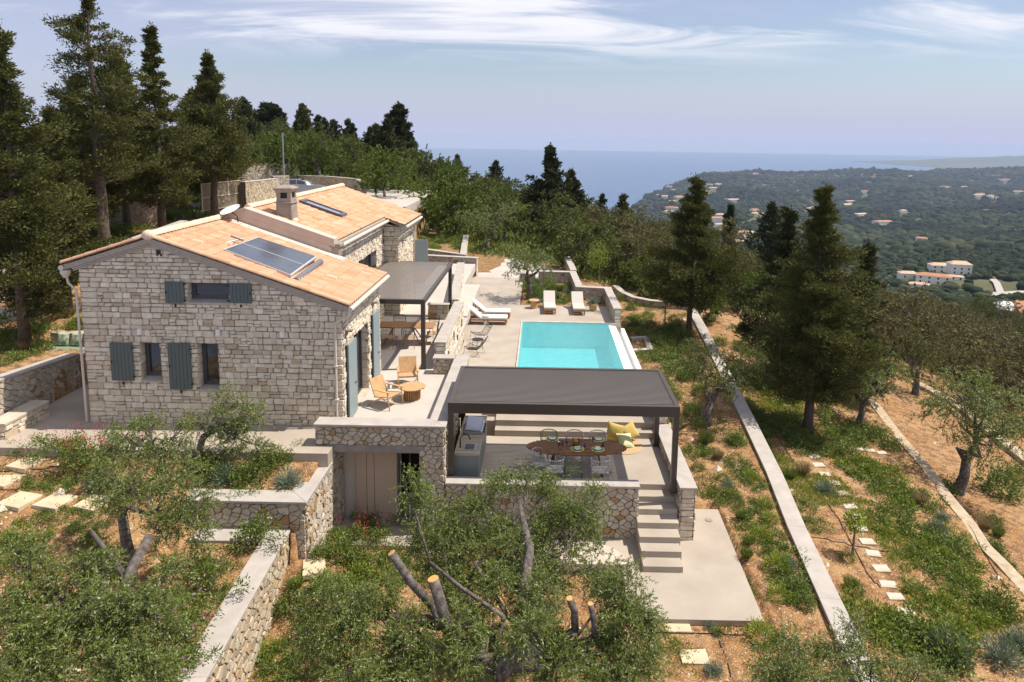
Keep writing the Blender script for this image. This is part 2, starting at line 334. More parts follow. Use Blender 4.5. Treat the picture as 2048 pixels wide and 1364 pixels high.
    def build(s, name, mats, parent=None, smooth=False, bevel=0, world=False, M=None, label=None, subsurf=0):
        me = bpy.data.meshes.new(name); vs = s.v
        if M is not None: vs = [tuple(M @ Vector(v)) for v in vs]
        me.from_pydata(vs, [], s.f); me.update()
        me.polygons.foreach_set('material_index', s.m)
        if smooth: me.shade_smooth()
        o = link_mesh(name, me, mats, parent, world)
        if bevel:
            b = o.modifiers.new('bevel', 'BEVEL'); b.width = bevel; b.segments = 2; b.limit_method = 'ANGLE'
        if subsurf:
            b = o.modifiers.new('sub', 'SUBSURF'); b.levels = subsurf; b.render_levels = subsurf
        if label: o['label'] = label
        return o
def quads_mesh(name, V, mats, parent=None, world=False, k=4):
    """V: (n, k, 3) separate polygons"""
    V = np.asarray(V, dtype=np.float32); n = len(V)
    me = bpy.data.meshes.new(name); me.vertices.add(n * k); me.vertices.foreach_set('co', V.reshape(-1))
    me.loops.add(n * k); me.loops.foreach_set('vertex_index', np.arange(n * k, dtype=np.int32))
    me.polygons.add(n); me.polygons.foreach_set('loop_start', np.arange(0, n * k, k, dtype=np.int32))
    me.polygons.foreach_set('loop_total', np.full(n, k, dtype=np.int32)); me.update(calc_edges=True)
    return link_mesh(name, me, mats, parent, world)
def unit(a): return a / np.maximum(np.linalg.norm(a, axis=-1, keepdims=True), 1e-9)
def kites(c, d, L, W, r=rng, up=None):
    n = len(c); d = unit(d); rv = unit(r.normal(size=(n, 3)) + (0 if up is None else up))
    s = unit(np.cross(d, rv)); L = np.broadcast_to(L, n)[:, None]; W = np.broadcast_to(W, n)[:, None]
    return np.stack([c, c + d * L * 0.5 + s * W / 2, c + d * L, c + d * L * 0.5 - s * W / 2], 1)

# ------------------------------------------------------------------ stonework
def clip(poly, a, b, c):
    out = []; n = len(poly)
    for i in range(n):
        p, q = poly[i], poly[(i + 1) % n]; dp = a*p[0] + b*p[1] - c; dq = a*q[0] + b*q[1] - c
        if dp <= 0: out.append(p)
        if (dp < 0 < dq) or (dq < 0 < dp):
            t = dp / (dp - dq); out.append((p[0] + t*(q[0]-p[0]), p[1] + t*(q[1]-p[1])))
    return out
def area(p): return 0.5 * sum(p[i][0]*p[(i+1) % len(p)][1] - p[(i+1) % len(p)][0]*p[i][1] for i in range(len(p)))
def inset(poly, d):
    out = poly; n = len(poly)
    for i in range(n):
        p, q = poly[i], poly[(i+1) % n]; dx, dy = q[0]-p[0], q[1]-p[1]; l = math.hypot(dx, dy)
        if l < 1e-4: continue
        a, b = dy / l, -dx / l          # outward normal of a ccw polygon
        out = clip(out, a, b, a*p[0] + b*p[1] - d)
        if len(out) < 3: return []
    return out
def chaikin(p, k=0.2):
    o = []
    for i in range(len(p)):
        a, b = p[i], p[(i+1) % len(p)]
        o += [(a[0] + k*(b[0]-a[0]), a[1] + k*(b[1]-a[1])), (b[0] - k*(b[0]-a[0]), b[1] - k*(b[1]-a[1]))]
    return o
def cells(w, h, style, r):
    out = []
    if style in ('course', 'ashlar'):
        v = 0.0
        while v < h - 0.02:
            ch = r.uniform(0.10, 0.20) if style == 'course' else r.uniform(0.2, 0.3)
            if h - (v + ch) < 0.1: ch = h - v
            u = 0.0; corner = True
            while u < w - 0.02:
                cw = r.uniform(0.13, 0.38) if style == 'course' else r.uniform(0.3, 0.55)
                if corner and style == 'course': cw = r.choice([0.28, 0.46])
                corner = False
                if w - (u + cw) < 0.14: cw = w - u
                if ch > 0.155 and cw < 0.34 and r.random() < 0.35:
                    sp = ch * r.uniform(0.4, 0.6); rects = [(u, v, u+cw, v+sp), (u, v+sp, u+cw, v+ch)]
                else: rects = [(u, v, u+cw, v+ch)]
                for a0, b0, a1, b1 in rects:
                    j = 0.014
                    out.append([(a0 + r.uniform(-j, j), b0 + r.uniform(-j, j)), (a1 + r.uniform(-j, j), b0 + r.uniform(-j, j)),
                                (a1 + r.uniform(-j, j), b1 + r.uniform(-j, j)), (a0 + r.uniform(-j, j), b1 + r.uniform(-j, j))])
                u += cw
            v += ch
        return out
    su, sv = (0.225, 0.135) if style == 'rubble' else (0.34, 0.2)
    nu, nv = max(1, round(w / su)), max(1, round(h / sv)); su, sv = w / nu, h / nv; pts = {}
    for i in range(-1, nu + 1):
        for j in range(-1, nv + 1):
            pts[i, j] = ((i + 0.5 + (0.5 if j % 2 else 0) * 0.8 + r.uniform(-0.46, 0.46)) * su, (j + 0.5 + r.uniform(-0.44, 0.44)) * sv)
    ar = 1.35
    for i in range(-1, nu + 1):
        for j in range(-1, nv + 1):
            p = pts[i, j]
            poly = [(max(0, p[0]-su*1.6), max(0, p[1]-sv*1.6)), (min(w, p[0]+su*1.6), max(0, p[1]-sv*1.6)), (min(w, p[0]+su*1.6), min(h, p[1]+sv*1.6)), (max(0, p[0]-su*1.6), min(h, p[1]+sv*1.6))]
            if poly[0][0] >= poly[1][0] or poly[0][1] >= poly[2][1]: continue
            for di in (-2,-1,0,1,2):
                for dj in (-2,-1,0,1,2):
                    q = pts.get((i+di, j+dj))
                    if q is None or q == p: continue
                    a, b = q[0]-p[0], (q[1]-p[1]) * ar
                    poly = clip(poly, a, b, a*(p[0]+q[0])/2 + b*(p[1]+q[1])/2)
                    if len(poly) < 3: break
                if len(poly) < 3: break
            if len(poly) >= 3: out.append(poly)
    return out
def stone_face(mb, O, U, V, w, h, style='course', top=None, holes=(), seed=0, depth=(0.012, 0.05), joint=0.006):
    """a face of individually shaped stones, from O along U (w) and V (h); outward normal U x V; top: list of half planes"""
    r = random.Random(seed); O, U, V = Vector(O), Vector(U).normalized(), Vector(V).normalized(); Nn = U.cross(V)
    for poly in cells(w, h, style, r):
        for (a, b, c) in (top or ()): 
            poly = clip(poly, a, b, c)
            if len(poly) < 3: break
        if len(poly) < 3: continue
        for (u0, v0, u1, v1) in holes:
            us = [p[0] for p in poly]; vs = [p[1] for p in poly]
            if max(us) <= u0 or min(us) >= u1 or max(vs) <= v0 or min(vs) >= v1: continue
            best = max(([clip(poly, 1, 0, u0), clip(poly, -1, 0, -u1), clip(poly, 0, 1, v0), clip(poly, 0, -1, -v1)]), key=lambda q: area(q) if len(q) > 2 else 0)
            poly = best
            if len(poly) < 3: break
        if len(poly) < 3 or area(poly) < 0.004: continue
        base = inset(poly, joint * r.uniform(0.6, 1.2))
        if len(base) < 3 or area(base) < 0.002: continue
        base = chaikin(base, 0.10)
        cu = sum(p[0] for p in base) / len(base); cv = sum(p[1] for p in base) / len(base)
        sz = min(max(p[0] for p in base) - min(p[0] for p in base), max(p[1] for p in base) - min(p[1] for p in base))
        k = 1 - min(0.22, 0.022 / sz); d = r.uniform(*depth); ta, tb = r.uniform(-0.06, 0.06), r.uniform(-0.06, 0.06)
        vs = [O + U*p[0] + V*p[1] for p in base]; t = [(cu + (p[0]-cu)*k, cv + (p[1]-cv)*k) for p in base]
        vs += [O + U*p[0] + V*p[1] + Nn*(d + ta*(p[0]-cu) + tb*(p[1]-cv)) for p in t]; n = len(base)
        mb.mesh(vs, [tuple(range(n, 2*n))] + [(i, (i+1) % n, n + (i+1) % n, n + i) for i in range(n)])
def wall(name, label, path, thick, z0, z1, style='rubble', stone=None, group=None, cap=0.07, over=0.025, cat='stone wall', sides='LRES', seed=1, capm=None, into=None):
    """a masonry wall along path (centre line, list of xy); z0,z1 scalar or per point; parts masonry + coping.
       L/R: stones on the left/right of the path, E/S: end and start faces"""
    stone = stone or RUBBLE; n = len(path); P = [Vector((p[0], p[1], 0)) for p in path]
    Z0 = z0 if hasattr(z0, '__len__') else [z0]*n; Z1 = z1 if hasattr(z1, '__len__') else [z1]*n
    t = into or thing(name, label, cat, (P[0].x, P[0].y, Z0[0]), 0, group)
    offs = []
    for i in range(n):
        d0 = (P[i] - P[i-1]).normalized() if i > 0 else None; d1 = (P[i+1] - P[i]).normalized() if i < n-1 else None
        n0 = Vector((-d0.y, d0.x, 0)) if d0 else None; n1 = Vector((-d1.y, d1.x, 0)) if d1 else None
        m = (n0 or n1) if not (n0 and n1) else (n0 + n1).normalized() / max(0.3, math.cos((n0.angle(n1)) / 2))
        offs.append(m)
    mb = MB(); cp = MB(); ins = 0.03
    for i in range(n - 1):
        def q(k, s, z, th): v = P[k] + offs[k] * s * th; return (v.x, v.y, z)
        for tgt, th, lo, hi in ((mb, thick/2 - ins, Z0, [z - (cap or 0) + 0.004 for z in Z1]),) + (((cp, thick/2 + over, [z - cap for z in Z1], Z1),) if cap else ()):
            if tgt is mb: mb.cur = 1
            e0 = Vector((0,0,0)); dd = (P[i+1]-P[i]).normalized()
            a = [q(i,-1,0,th), q(i+1,-1,0,th), q(i+1,1,0,th), q(i,1,0,th)]
            ext0 = (-ins if tgt is mb else over) if i == 0 else 0; ext1 = (-ins if tgt is mb else over) if i == n-2 else 0
            a = [(a[0][0]-dd.x*ext0, a[0][1]-dd.y*ext0), (a[1][0]+dd.x*ext1, a[1][1]+dd.y*ext1), (a[2][0]+dd.x*ext1, a[2][1]+dd.y*ext1), (a[3][0]-dd.x*ext0, a[3][1]-dd.y*ext0)]
            tgt.prism(a, [lo[i], lo[i+1], lo[i+1], lo[i]], [hi[i], hi[i+1], hi[i+1], hi[i]])
        mb.cur = 0
        for s, key in ((1, 'L'), (-1, 'R')):
            if key not in sides: continue
            a = P[i] + offs[i]*s*(thick/2 - ins); b = P[i+1] + offs[i+1]*s*(thick/2 - ins)
            if s == 1: a, b = b, a; za0, za1, zb0, zb1 = Z0[i+1], Z1[i+1], Z0[i], Z1[i]
            else: za0, za1, zb0, zb1 = Z0[i], Z1[i], Z0[i+1], Z1[i+1]
            w_ = (b - a).length; lo = min(za0, zb0); hi = max(za1, zb1) - cap
            tp = []
            if abs(za1 - zb1) > 0.01: tp.append((-(zb1-za1)/w_, 1, za1 - cap - lo))
            if abs(za0 - zb0) > 0.01: tp.append(((zb0-za0)/w_, -1, -(za0 - lo)))
            stone_face(mb, (a.x, a.y, lo), b - a, (0,0,1), w_, hi - lo, style, tp, seed=seed*17 + i*3 + s)
    for key, k, s in (('S', 0, -1), ('E', n-1, 1)):
        if key not in sides: continue
        mb.cur = 2 if style == 'rubble' else 0
        j = 1 if k == 0 else n-2; d = (P[k] - P[j]).normalized(); m = Vector((-d.y, d.x, 0))
        a = P[k] - d*ins - m*(thick/2 - ins)
        stone_face(mb, (a.x, a.y, Z0[k]), m, (0,0,1), thick - 2*ins, Z1[k] - cap - Z0[k], 'course', seed=seed*31 + k)
    mb.build('masonry', [stone, MORTAR, FACADE], t, world=True)
    if cap: cp.build('coping', capm or COPING, t, world=True, bevel=0.012)
    return t

# ------------------------------------------------------------------ terrain
UC = np.array([-1.3,-.8,-.64,-.48,-.35,-.25,-.15,-.05,.05,.15,.25,.38,.5,.62,.75,1.1,1.4])
YN = np.array([4,10,16,24,34,45,60,80,110,150.])
NEAR = np.array([
 [.2,.4,1,2.4,4,5.2,6.5,8.5,10,12],[0,.2,1,2.3,3.2,4.2,5.5,7.5,9,11],[0,0,1,2.3,3.4,4.2,5,6.5,8,9],[-.1,-.1,1,1.38,2.5,3.6,4.7,6,7.5,7],
 [-.5,-.5,-.5,1.3,1.4,2.6,4.4,5.5,6.5,4],[-1.4,-1.3,-1.1,1.3,1.4,1.6,3.4,4.8,4.5,0],[-1.5,-1.4,-1.2,1.3,.5,.6,1.6,2.5,1,-8],[-1.5,-1.4,-1.2,-.2,.5,.5,.6,.4,-2,-14],
 [-1.5,-1.4,-1.2,-.2,.4,.4,0,-1.2,-5,-20],[-1.5,-1.5,-1.3,-1,-.6,-.6,-1.5,-3.5,-9,-25],[-1.6,-1.6,-1.3,-1.2,-1,-1.2,-2.5,-6,-13,-28],[-1.7,-1.7,-1.5,-2,-2,-2.4,-4,-9,-17,-28],
 [-1.8,-1.8,-1.8,-2.3,-3,-4,-7,-13,-20,-27],[-2,-2,-2.1,-3.2,-4,-6,-10,-16,-22,-27],[-2.3,-2.3,-2.5,-4,-5.5,-8,-13,-18,-23,-27],[-2.6,-2.6,-3.5,-5.5,-8,-11,-15,-19,-24,-28],[-2.8,-2.8,-4,-6,-8.5,-12,-16,-20,-25,-29]])
YF = np.array([250,400,600,900,1300,1900,2600,3300,4000,4600,5500,17000.])
FARC = {-1.3:[14,12,0,-60,-180,-275,-280,-280,-280,-280,-280,-280], -.48:[6,-10,-60,-150,-240,-275,-280,-280,-280,-280,-280,-280],
 -.35:[-10,-40,-90,-180,-262,-280,-280,-280,-280,-280,-280,-280], -.05:[-60,-120,-180,-230,-268,-280,-280,-280,-280,-280,-280,-280],
 .05:[-70,-130,-185,-232,-266,-280,-280,-280,-280,-280,-280,-280], .11:[-70,-122,-176,-218,-246,-262,-275,-280,-280,-280,-280,-280],
 .15:[-68,-112,-158,-190,-215,-238,-249,-262,-280,-280,-280,-280], .19:[-66,-106,-148,-176,-198,-226,-237,-244,-256,-280,-280,-280],
 .25:[-62,-98,-130,-150,-170,-203,-226,-233,-233,-232,-280,-280], .31:[-60,-94,-122,-146,-171,-203,-221,-225,-222,-216,-280,-280],
 .38:[-58,-90,-115,-142,-172,-203,-218,-226,-222,-210,-280,-280], .45:[-56,-88,-112,-138,-168,-201,-216,-223,-226,-222,-280,-280],
 .5:[-55,-85,-110,-135,-165,-200,-215,-221,-224,-224,-280,-280], .56:[-52,-84,-102,-128,-156,-188,-208,-212,-200,-186,-275,-280],
 .62:[-50,-84,-98,-124,-152,-180,-204,-206,-198,-182,-270,-280], .75:[-52,-80,-95,-118,-148,-178,-198,-203,-200,-188,-265,-280],
 1.1:[-55,-80,-92,-115,-145,-175,-195,-200,-195,-185,-260,-280], 1.4:[-55,-80,-92,-115,-145,-175,-195,-200,-195,-185,-260,-280]}
FU = np.array(sorted(FARC)); FZ = np.array([FARC[k] for k in sorted(FARC)], float)
for i_, u_ in enumerate(FU):
    if u_ > .24: FZ[i_, 7:10] += np.where(FZ[i_, 7:10] > -245, np.array([14, 26, 34]) * min(1, (u_-.2)*9), 0)
UALL = np.linspace(-1.35, 1.4, 276)
YALL = np.concatenate([YN, YF])
NT_ = np.stack([np.interp(UALL, UC, NEAR[:, j]) for j in range(len(YN))] + [np.interp(UALL, FU, FZ[:, j]) for j in range(len(YF))], 1)
kern = np.hanning(13); kern /= kern.sum()
for j in range(NT_.shape[1]): NT_[:, j] = np.convolve(np.pad(NT_[:, j], 6, 'edge'), kern, 'valid')
LY = np.log(YALL); LYF = np.linspace(LY[0], LY[-1], 500)
NTF = np.stack([np.interp(LYF, LY, NT_[i]) for i in range(len(UALL))])
k2 = np.hanning(15); k2 /= k2.sum(); NTF = np.stack([np.convolve(np.pad(r_, 7, 'edge'), k2, 'valid') for r_ in NTF])
def bumps(X, Y):
    s = np.zeros_like(X)
    for k, (a, b, p) in enumerate([(1.0,.3,.4),(-.4,1.1,2.1),(.7,-.8,4.),(1.3,.9,1.)]):
        s = s + np.sin(a*X + b*Y + p) * np.cos(b*X*.7 - a*Y*.6 + 2*p)
    return s / 4
def sm(e0, e1, x): t = np.clip((x - e0) / (e1 - e0), 0, 1); return t*t*(3 - 2*t)
def w2x(Y): return np.interp(Y, [8,14.1,17.9,20.7,26.5,36.5,46], [6.35,6.98,7.36,7.72,8.15,8.9,9.6])
def w3x(Y): return np.interp(Y, [10,17.3,19.5,24.5,30.8,40], [12.9,13.5,13.75,14.7,15.75,17.2])
def ground(X, Y):
    X = np.asarray(X, float); Y = np.asarray(Y, float); Yc = np.maximum(Y, 4.1); U = np.clip(X / Yc, -1.34, 1.39)
    ui = (U - UALL[0]) / (UALL[1] - UALL[0]); i0 = np.clip(ui.astype(int), 0, len(UALL) - 2); fu = ui - i0
    yi = (np.log(Yc) - LYF[0]) / (LYF[1] - LYF[0]); yi = np.clip(yi, 0, len(LYF) - 1.001); j0 = yi.astype(int); fy = yi - j0
    z = (NTF[i0, j0]*(1-fu) + NTF[i0+1, j0]*fu)*(1-fy) + (NTF[i0, j0+1]*(1-fu) + NTF[i0+1, j0+1]*fu)*fy
    dist = np.hypot(X, Y)
    z = z + bumps(X/9, Y/9) * 0.35 * sm(45, 90, dist) + bumps(X/60+3, Y/60) * 7 * sm(250, 700, dist) * (z > -262) + (bumps(X/190, Y/240+2) * 44 + 8) * sm(600, 2000, dist) * sm(-262, -225, z)
    x2, x3 = w2x(Y), w3x(Y)
    # right garden terraces
    A = -1.75 + (X - x2) / (x3 - x2) * -0.65
    fade = 1 - sm(33, 44, Y)
    z = np.where((X > x2) & (X <= x3), z*(1-fade) + A*fade, z)
    B = -3.15 - (X - x3) * 0.12; fb = (1 - sm(30, 40, Y)) * (1 - sm(6, 12, X - x3))
    z = np.where(X > x3, z*(1-fb) + B*fb, z)
    C = np.interp(Y, [8,14,19,24,30,36,41], [-1.28,-1.2,-1.12,-.88,-.6,-.42,-.36]); fc = 1 - sm(39, 48, Y)
    z = np.where((X > 4.15) & (X <= x2), z*(1-fc) + C*fc, z)
    # front garden
    bnd = np.where(Y < 15.2, np.interp(Y, [7.6,10.7,15.1], [-5.88,-6.02,-6.22]), -5.80)
    z = np.where((X > bnd) & (X <= 4.15) & (Y < 17.6), -1.26 - 0.03*np.maximum(0, 14 - Y) + .78*sm(17.1, 15.3, Y)*sm(-3.2, -5.2, X)*sm(13.4, 15.2, Y), z)
    E_ = 0.21 + sm(-8.0, -9.4, X) * sm(12.2, 15.4, Y) * .72 + 0.1*sm(-6.5,-14,X)
    E_ = np.where((X <= -5.7) & (Y >= 15.55) & (Y < 17.6), .93 + .22*sm(15.8, 17.05, Y), E_)
    z = np.where((X <= bnd) & (Y < 17.6) & (X > -17.5), E_, z)
    
    # under the house and its paved levels
    def slab(x0, x1, y0, y1, zz): return np.where((X > x0) & (X < x1) & (Y > y0) & (Y < y1), np.minimum(z, zz), z)
    z = slab(-15.1, -13, 17.3, 26, 1.2); z = slab(-13.1, -5.6, 17.3, 35, 1.2); z = slab(-5.7, -4.3, 17.9, 44, -1.3)
    z = slab(-5.7, -2.4, 17.4, 19.5, -1.4); z = slab(-.3, 5.45, 14.2, 19.2, -1.3); z = slab(-4.4, -1.0, 19, 46, -1.3)
    z = slab(-2.6, 4.2, 17.4, 22.4, -1.3); z = slab(-1.2, 4.25, 21.4, 36.8, -1.3); z = slab(-17.9, -14.9, 17.2, 22.5, 2.35)
    z = np.where((X > -4.2) & (X < -1.0) & (Y > 37) & (Y < 45), 0.1, z)
    z = np.where((X > -1.1) & (X < 3.75) & (Y > 36.85) & (Y < 43.2), 0.62, z)
    z = np.where((X > -23.5) & (X < -13.2) & (Y > 17.2) & (Y < 34), np.maximum(z, 0) * 0 + np.interp(Y, [17.2,22,26,30,34], [2.3,2.2,2.2,2.5,3.2]) + np.clip(-15 - X, 0, 5)*0.03, z)
    z = np.where((X > -15.15) & (X < -13) & (Y > 17.2) & (Y < 22.8), 1.2, z)
    z = np.where((X > -18.6) & (X < -13) & (Y >= 22.8) & (Y < 25.3), 1.2, z)
    # parking terrace
    pk = (X > -26) & (X < -10) & (Y > 50) & (Y < 66); z = np.where(pk, 4.6, z)
    return z
def G(x, y): return float(ground(np.array([float(x)]), np.array([float(y)]))[0])
def hit(px_, py_, dmax=9000):
    """the ground point seen at a pixel"""
    r = ray(px_, py_); r = r / r[1]
    ts = np.concatenate([np.arange(8, 60, 0.1), np.exp(np.linspace(math.log(60), math.log(dmax), 900))])
    P = CAM[None] + ts[:, None] * r[None]; g = ground(P[:, 0], P[:, 1]); k = np.nonzero(P[:, 2] < g)[0]
    k = k[0] if len(k) else len(ts) - 1
    return P[k][0], P[k][1], float(g[k])
az_ = np.linspace(-RAD(54), RAD(54), 620); rr_ = np.concatenate([np.arange(4, 60, 0.16), np.exp(np.linspace(math.log(60), math.log(9000), 420))])
AA, RR = np.meshgrid(az_, rr_, indexing='ij'); GX, GY = RR*np.sin(AA), RR*np.cos(AA); GZ = ground(GX, GY)
GZ = GZ + bumps(GX*2.1, GY*2.3) * 0.03 + bumps(GX*5, GY*4.3) * 0.012
nv, nw_ = GX.shape
me = bpy.data.meshes.new('ground'); V = np.stack([GX, GY, GZ], -1).reshape(-1, 3).astype(np.float32)
me.vertices.add(len(V)); me.vertices.foreach_set('co', V.reshape(-1))
I, J = np.meshgrid(np.arange(nv-1), np.arange(nw_-1), indexing='ij'); a = (I*nw_ + J).reshape(-1)
Q = np.stack([a, a + 1, a + nw_ + 1, a + nw_], 1).astype(np.int32)
me.loops.add(Q.size); me.loops.foreach_set('vertex_index', Q.reshape(-1)); me.polygons.add(len(Q))
me.polygons.foreach_set('loop_start', np.arange(0, Q.size, 4, dtype=np.int32)); me.polygons.foreach_set('loop_total', np.full(len(Q), 4, dtype=np.int32))
me.update(calc_edges=True); me.shade_smooth()
tag(link_mesh('ground', me, SOIL), kind='structure')
mb = MB(); mb.prism([(-16000,300),(16000,300),(17500,17500),(-17500,17500)], -290, -262); tag(mb.build('sea', sea_mat()), kind='structure')
# far coast and the faint mainland, ridges with real depth
def ridge(name, pts, Y0, depth, base, m, seed):
    r = random.Random(seed); xs = [p[0] for p in pts]; hs = [p[1] for p in pts]; n = 90; vs = []; fs = []
    for i in range(n + 1):
        x = xs[0] + (xs[-1]-xs[0])*i/n; h = float(np.interp(x, xs, hs)); h = base + (h-base)*(1 + 0.05*math.sin(i*1.7+seed) + 0.04*r.uniform(-1,1))
        for k, (yy, f) in enumerate(((-.5,0),(-.3,.35),(-.1,.85),(0,1),(.2,.7),(.5,0))):
            vs.append((x*(1+yy*depth/Y0*0), Y0 + yy*depth + r.uniform(-.03,.03)*depth, base + (h-base)*f*(1+ (0.1*math.sin(i*.6+k) if 0<f<1 else 0))))
    for i in range(n):
        for k in range(5): a = i*6+k; fs.append((a, a+6, a+7, a+1))
    mb = MB(); mb.mesh(vs, fs); return tag(mb.build(name, m, smooth=True), kind='structure')
FARHILL = mat('far_hill', (0.06,0.075,0.05), 1, col2=(0.10,0.11,0.07), scale=0.002, detail=8)
ridge('far_hills', [(aty(1770,334,9500)[0],-262),(aty(1850,326,9500)[0],-205),(aty(1950,320,9500)[0],-150),(aty(2010,317,9500)[0],-125),(aty(2200,316,9500)[0],-100),(11500,-80)], 9500, 3200, -264, FARHILL, 3)

# ------------------------------------------------------------------ paved levels (structure)
def struct(name, mb, m, **k): return tag(mb.build(name, m, **k), kind='structure')
mb = MB(); mb.prism([(-15.1,17.05),(-5.55,17.05),(-5.55,18.8),(-13.03,18.8),(-13.03,26),(-15.1,26),(-15.1,24)], .3, 1.38); 
mb.box(-18.3, 22.9, 1.1, -15.1, 25.2, 1.376); mb.box(-24, 17.05, 1.1, -15.1, 17.6, 1.376); struct('paving', mb, SCREED, bevel=0.01)
mb = MB(); mb.box(-5.61, 17.95, 1.2, -3.05, 23.3, 1.4); mb.box(-7.3, 23.3, 1.2, -3.35, 31.03, 1.398); struct('terrace_floor', mb, SCREEDL)
mb = MB(); mb.box(-7.3, 31.03, 1.0, -3.4, 38, 1.47); mb.box(-6.6, 38, 1.0, -4.3, 44.4, 1.468); struct('upper_terrace_floor', mb, SCREEDL)
mb = MB(); mb.box(-2.5, 17.5, -1.2, 2.80, 21.36, 0.0); mb.box(2.80, 18.35, -1.2, 3.95, 21.36, 0.0); struct('dining_floor', mb, SCREED)
mb = MB(); mb.box(-1.42, 21.36, -1.2, 3.95, 21.72, 0.2); mb.box(-1.42, 21.72, -1.2, 3.95, 22.24, 0.4); mb.box(-2.5, 21.36, -1.2, -1.9, 24, 0.598)
mb.box(-1.9, 21.9, -1.2, -1.42, 22.24, 0.3); struct('deck_steps', mb, SCREED, bevel=0.008)
mb = MB(); mb.prism([(-3.05,22.24),(4.2,22.24),(4.2,24.3),(-0.96,24.3),(-0.94,33.54),(3.99,33.54),(3.9,36.9),(-1.1,36.9),(-1.1,43.2),(-1.35,44.2),(-4.3,44.6),(-5.0,42),(-3.9,31),(-3.4,30),(-3.4,23.8),(-3.05,23.8)], -1.2, 0.6); struct('pool_deck', mb, SCREED)
mb = MB(); mb.prism([(2.2,14.32),(5.27,14.32),(5.42,19.1),(3.5,19.1),(3.5,17.5),(-0.2,17.5),(-0.2,16.2),(2.2,16.2)], -1.3, -1.15); struct('lower_paving', mb, SCREED, bevel=0.008)
mb = MB(); ys = [18.35,17.98,17.6,17.2,16.8,16.42,16.03]
for i, y in enumerate(ys[1:], 1): 
    xl = 2.80 if i < 2 else 2.74; xr = 3.93 if i < 2 else 3.93 - 0.035*(i-1)
    mb.box(xl, y, -1.25, xr, ys[i-1] + (0.2 if i == 1 else 0), -0.165*i)
struct('garden_steps', mb, SCREED, bevel=0.008)
mb = MB(); mb.prism([(-5.5,16.9),(-3.2,16.9),(-3.2,18.3),(-5.5,18.3)], -1.35, -1.12); struct('basement_threshold', mb, SCREED)
mb = MB(); mb.prism([(-4.2,44.7),(-1.4,44.1),(-1.1,43.3),(1.5,46.9),(-2,52),(-6,50)], .0, 0.57); struct('garden_path', mb, SCREEDL)
mb = MB(); mb.prism([(-21.8,24.2),(-19.2,27.4),(-17.5,30.5),(-16.5,33),(-17.8,33.5),(-20.5,30.6),(-24.5,26.5)], 2.0, 2.46); struct('hillside_path', mb, SCREEDL)
mb = MB(); mb.box(-26, 50, 4, -10, 66, 4.62); struct('driveway', mb, SCREEDL)

# ------------------------------------------------------------------ the house
house = thing('stone_house', 'pale stone house with orange tiled gable roofs, grey-green shutters and a square chimney', 'house', (-9.3, 18.8, 1.38))
FX0, FX1, FY, BY, WX, BX = -13.03, -5.61, 18.8, 23.3, -7.27, -6.56
RX, RZ, EZ, EX = -10.9, 6.85, 4.98, -5.36            # ridge and right eave of the front roof
def z1roof(x): return RZ - (x - RX) * (RZ - EZ) / (EX - RX) if x > RX else RZ - (RX - x) * (RZ - 6.04) / (13.36 - 10.9)
def px_rect(x0, y0, x1, y1, Y=18.8): a = aty(x0, y0, Y); b = aty(x1, y1, Y); return (a[0], b[2], b[0], a[2])
W_up = px_rect(373.5, 565.7, 459, 606); W_l = px_rect(279, 686, 324, 761); W_r = px_rect(394.5, 687, 439.6, 779)
holes = [(a - FX0, b - 1.2, c - FX0, d - 1.2) for a, b, c, d in (W_up, W_l, W_r)]
bt = 0.17                                            # roof build-up under the tiles
mb = MB(); mb.cur = 1
# front wall core with real openings (a ring of boxes round them)
xs = sorted({FX0, FX1, *[v for r_ in (W_up, W_l, W_r) for v in (r_[0], r_[2])]})
for i in range(len(xs) - 1):
    xa, xb = xs[i], xs[i+1]; xm = (xa + xb) / 2
    hs_ = sorted([(r_[1], r_[3]) for r_ in (W_up, W_l, W_r) if r_[0] < xm < r_[2]]); zc = 1.2
    for lo, hi in hs_ + [(None, None)]:
        if lo is None: 
            pts = [xa] + ([RX] if xa < RX < xb else []) + [xb]
            for p, q_ in zip(pts, pts[1:]): mb.prism([(p, FY+.02),(q_, FY+.02),(q_, FY+.4),(p, FY+.4)], zc, [z1roof(p)-bt, z1roof(q_)-bt, z1roof(q_)-bt, z1roof(p)-bt])
        else: mb.box(xa, FY+.02, zc, xb, FY+.4, lo); zc = hi
mb.cur = 0
kR = (RZ-EZ)/(EX-RX); kL = (RZ-6.04)/(13.36-10.9)
stone_face(mb, (FX0, FY+.02, 1.2), (1,0,0), (0,0,1), FX1-FX0, 6, 'course', [(kR, 1, z1roof(RX)-bt-1.2 + kR*(RX-FX0)), (-kL, 1, z1roof(RX)-bt-1.2 - kL*(RX-FX0))], holes, seed=5)
# stone reveals of the window openings
for r_ in (W_up, W_l, W_r):
    stone_face(mb, (r_[0]+.001, FY, r_[1]), (0,1,0), (0,0,1), .24, r_[3]-r_[1], 'ashlar', seed=3, depth=(.004,.01))
    stone_face(mb, (r_[2]-.001, FY+.24, r_[1]), (0,-1,0), (0,0,1), .24, r_[3]-r_[1], 'ashlar', seed=4, depth=(.004,.01))
mb.build('front_wall', [FACADE, FMORT], house, world=True)
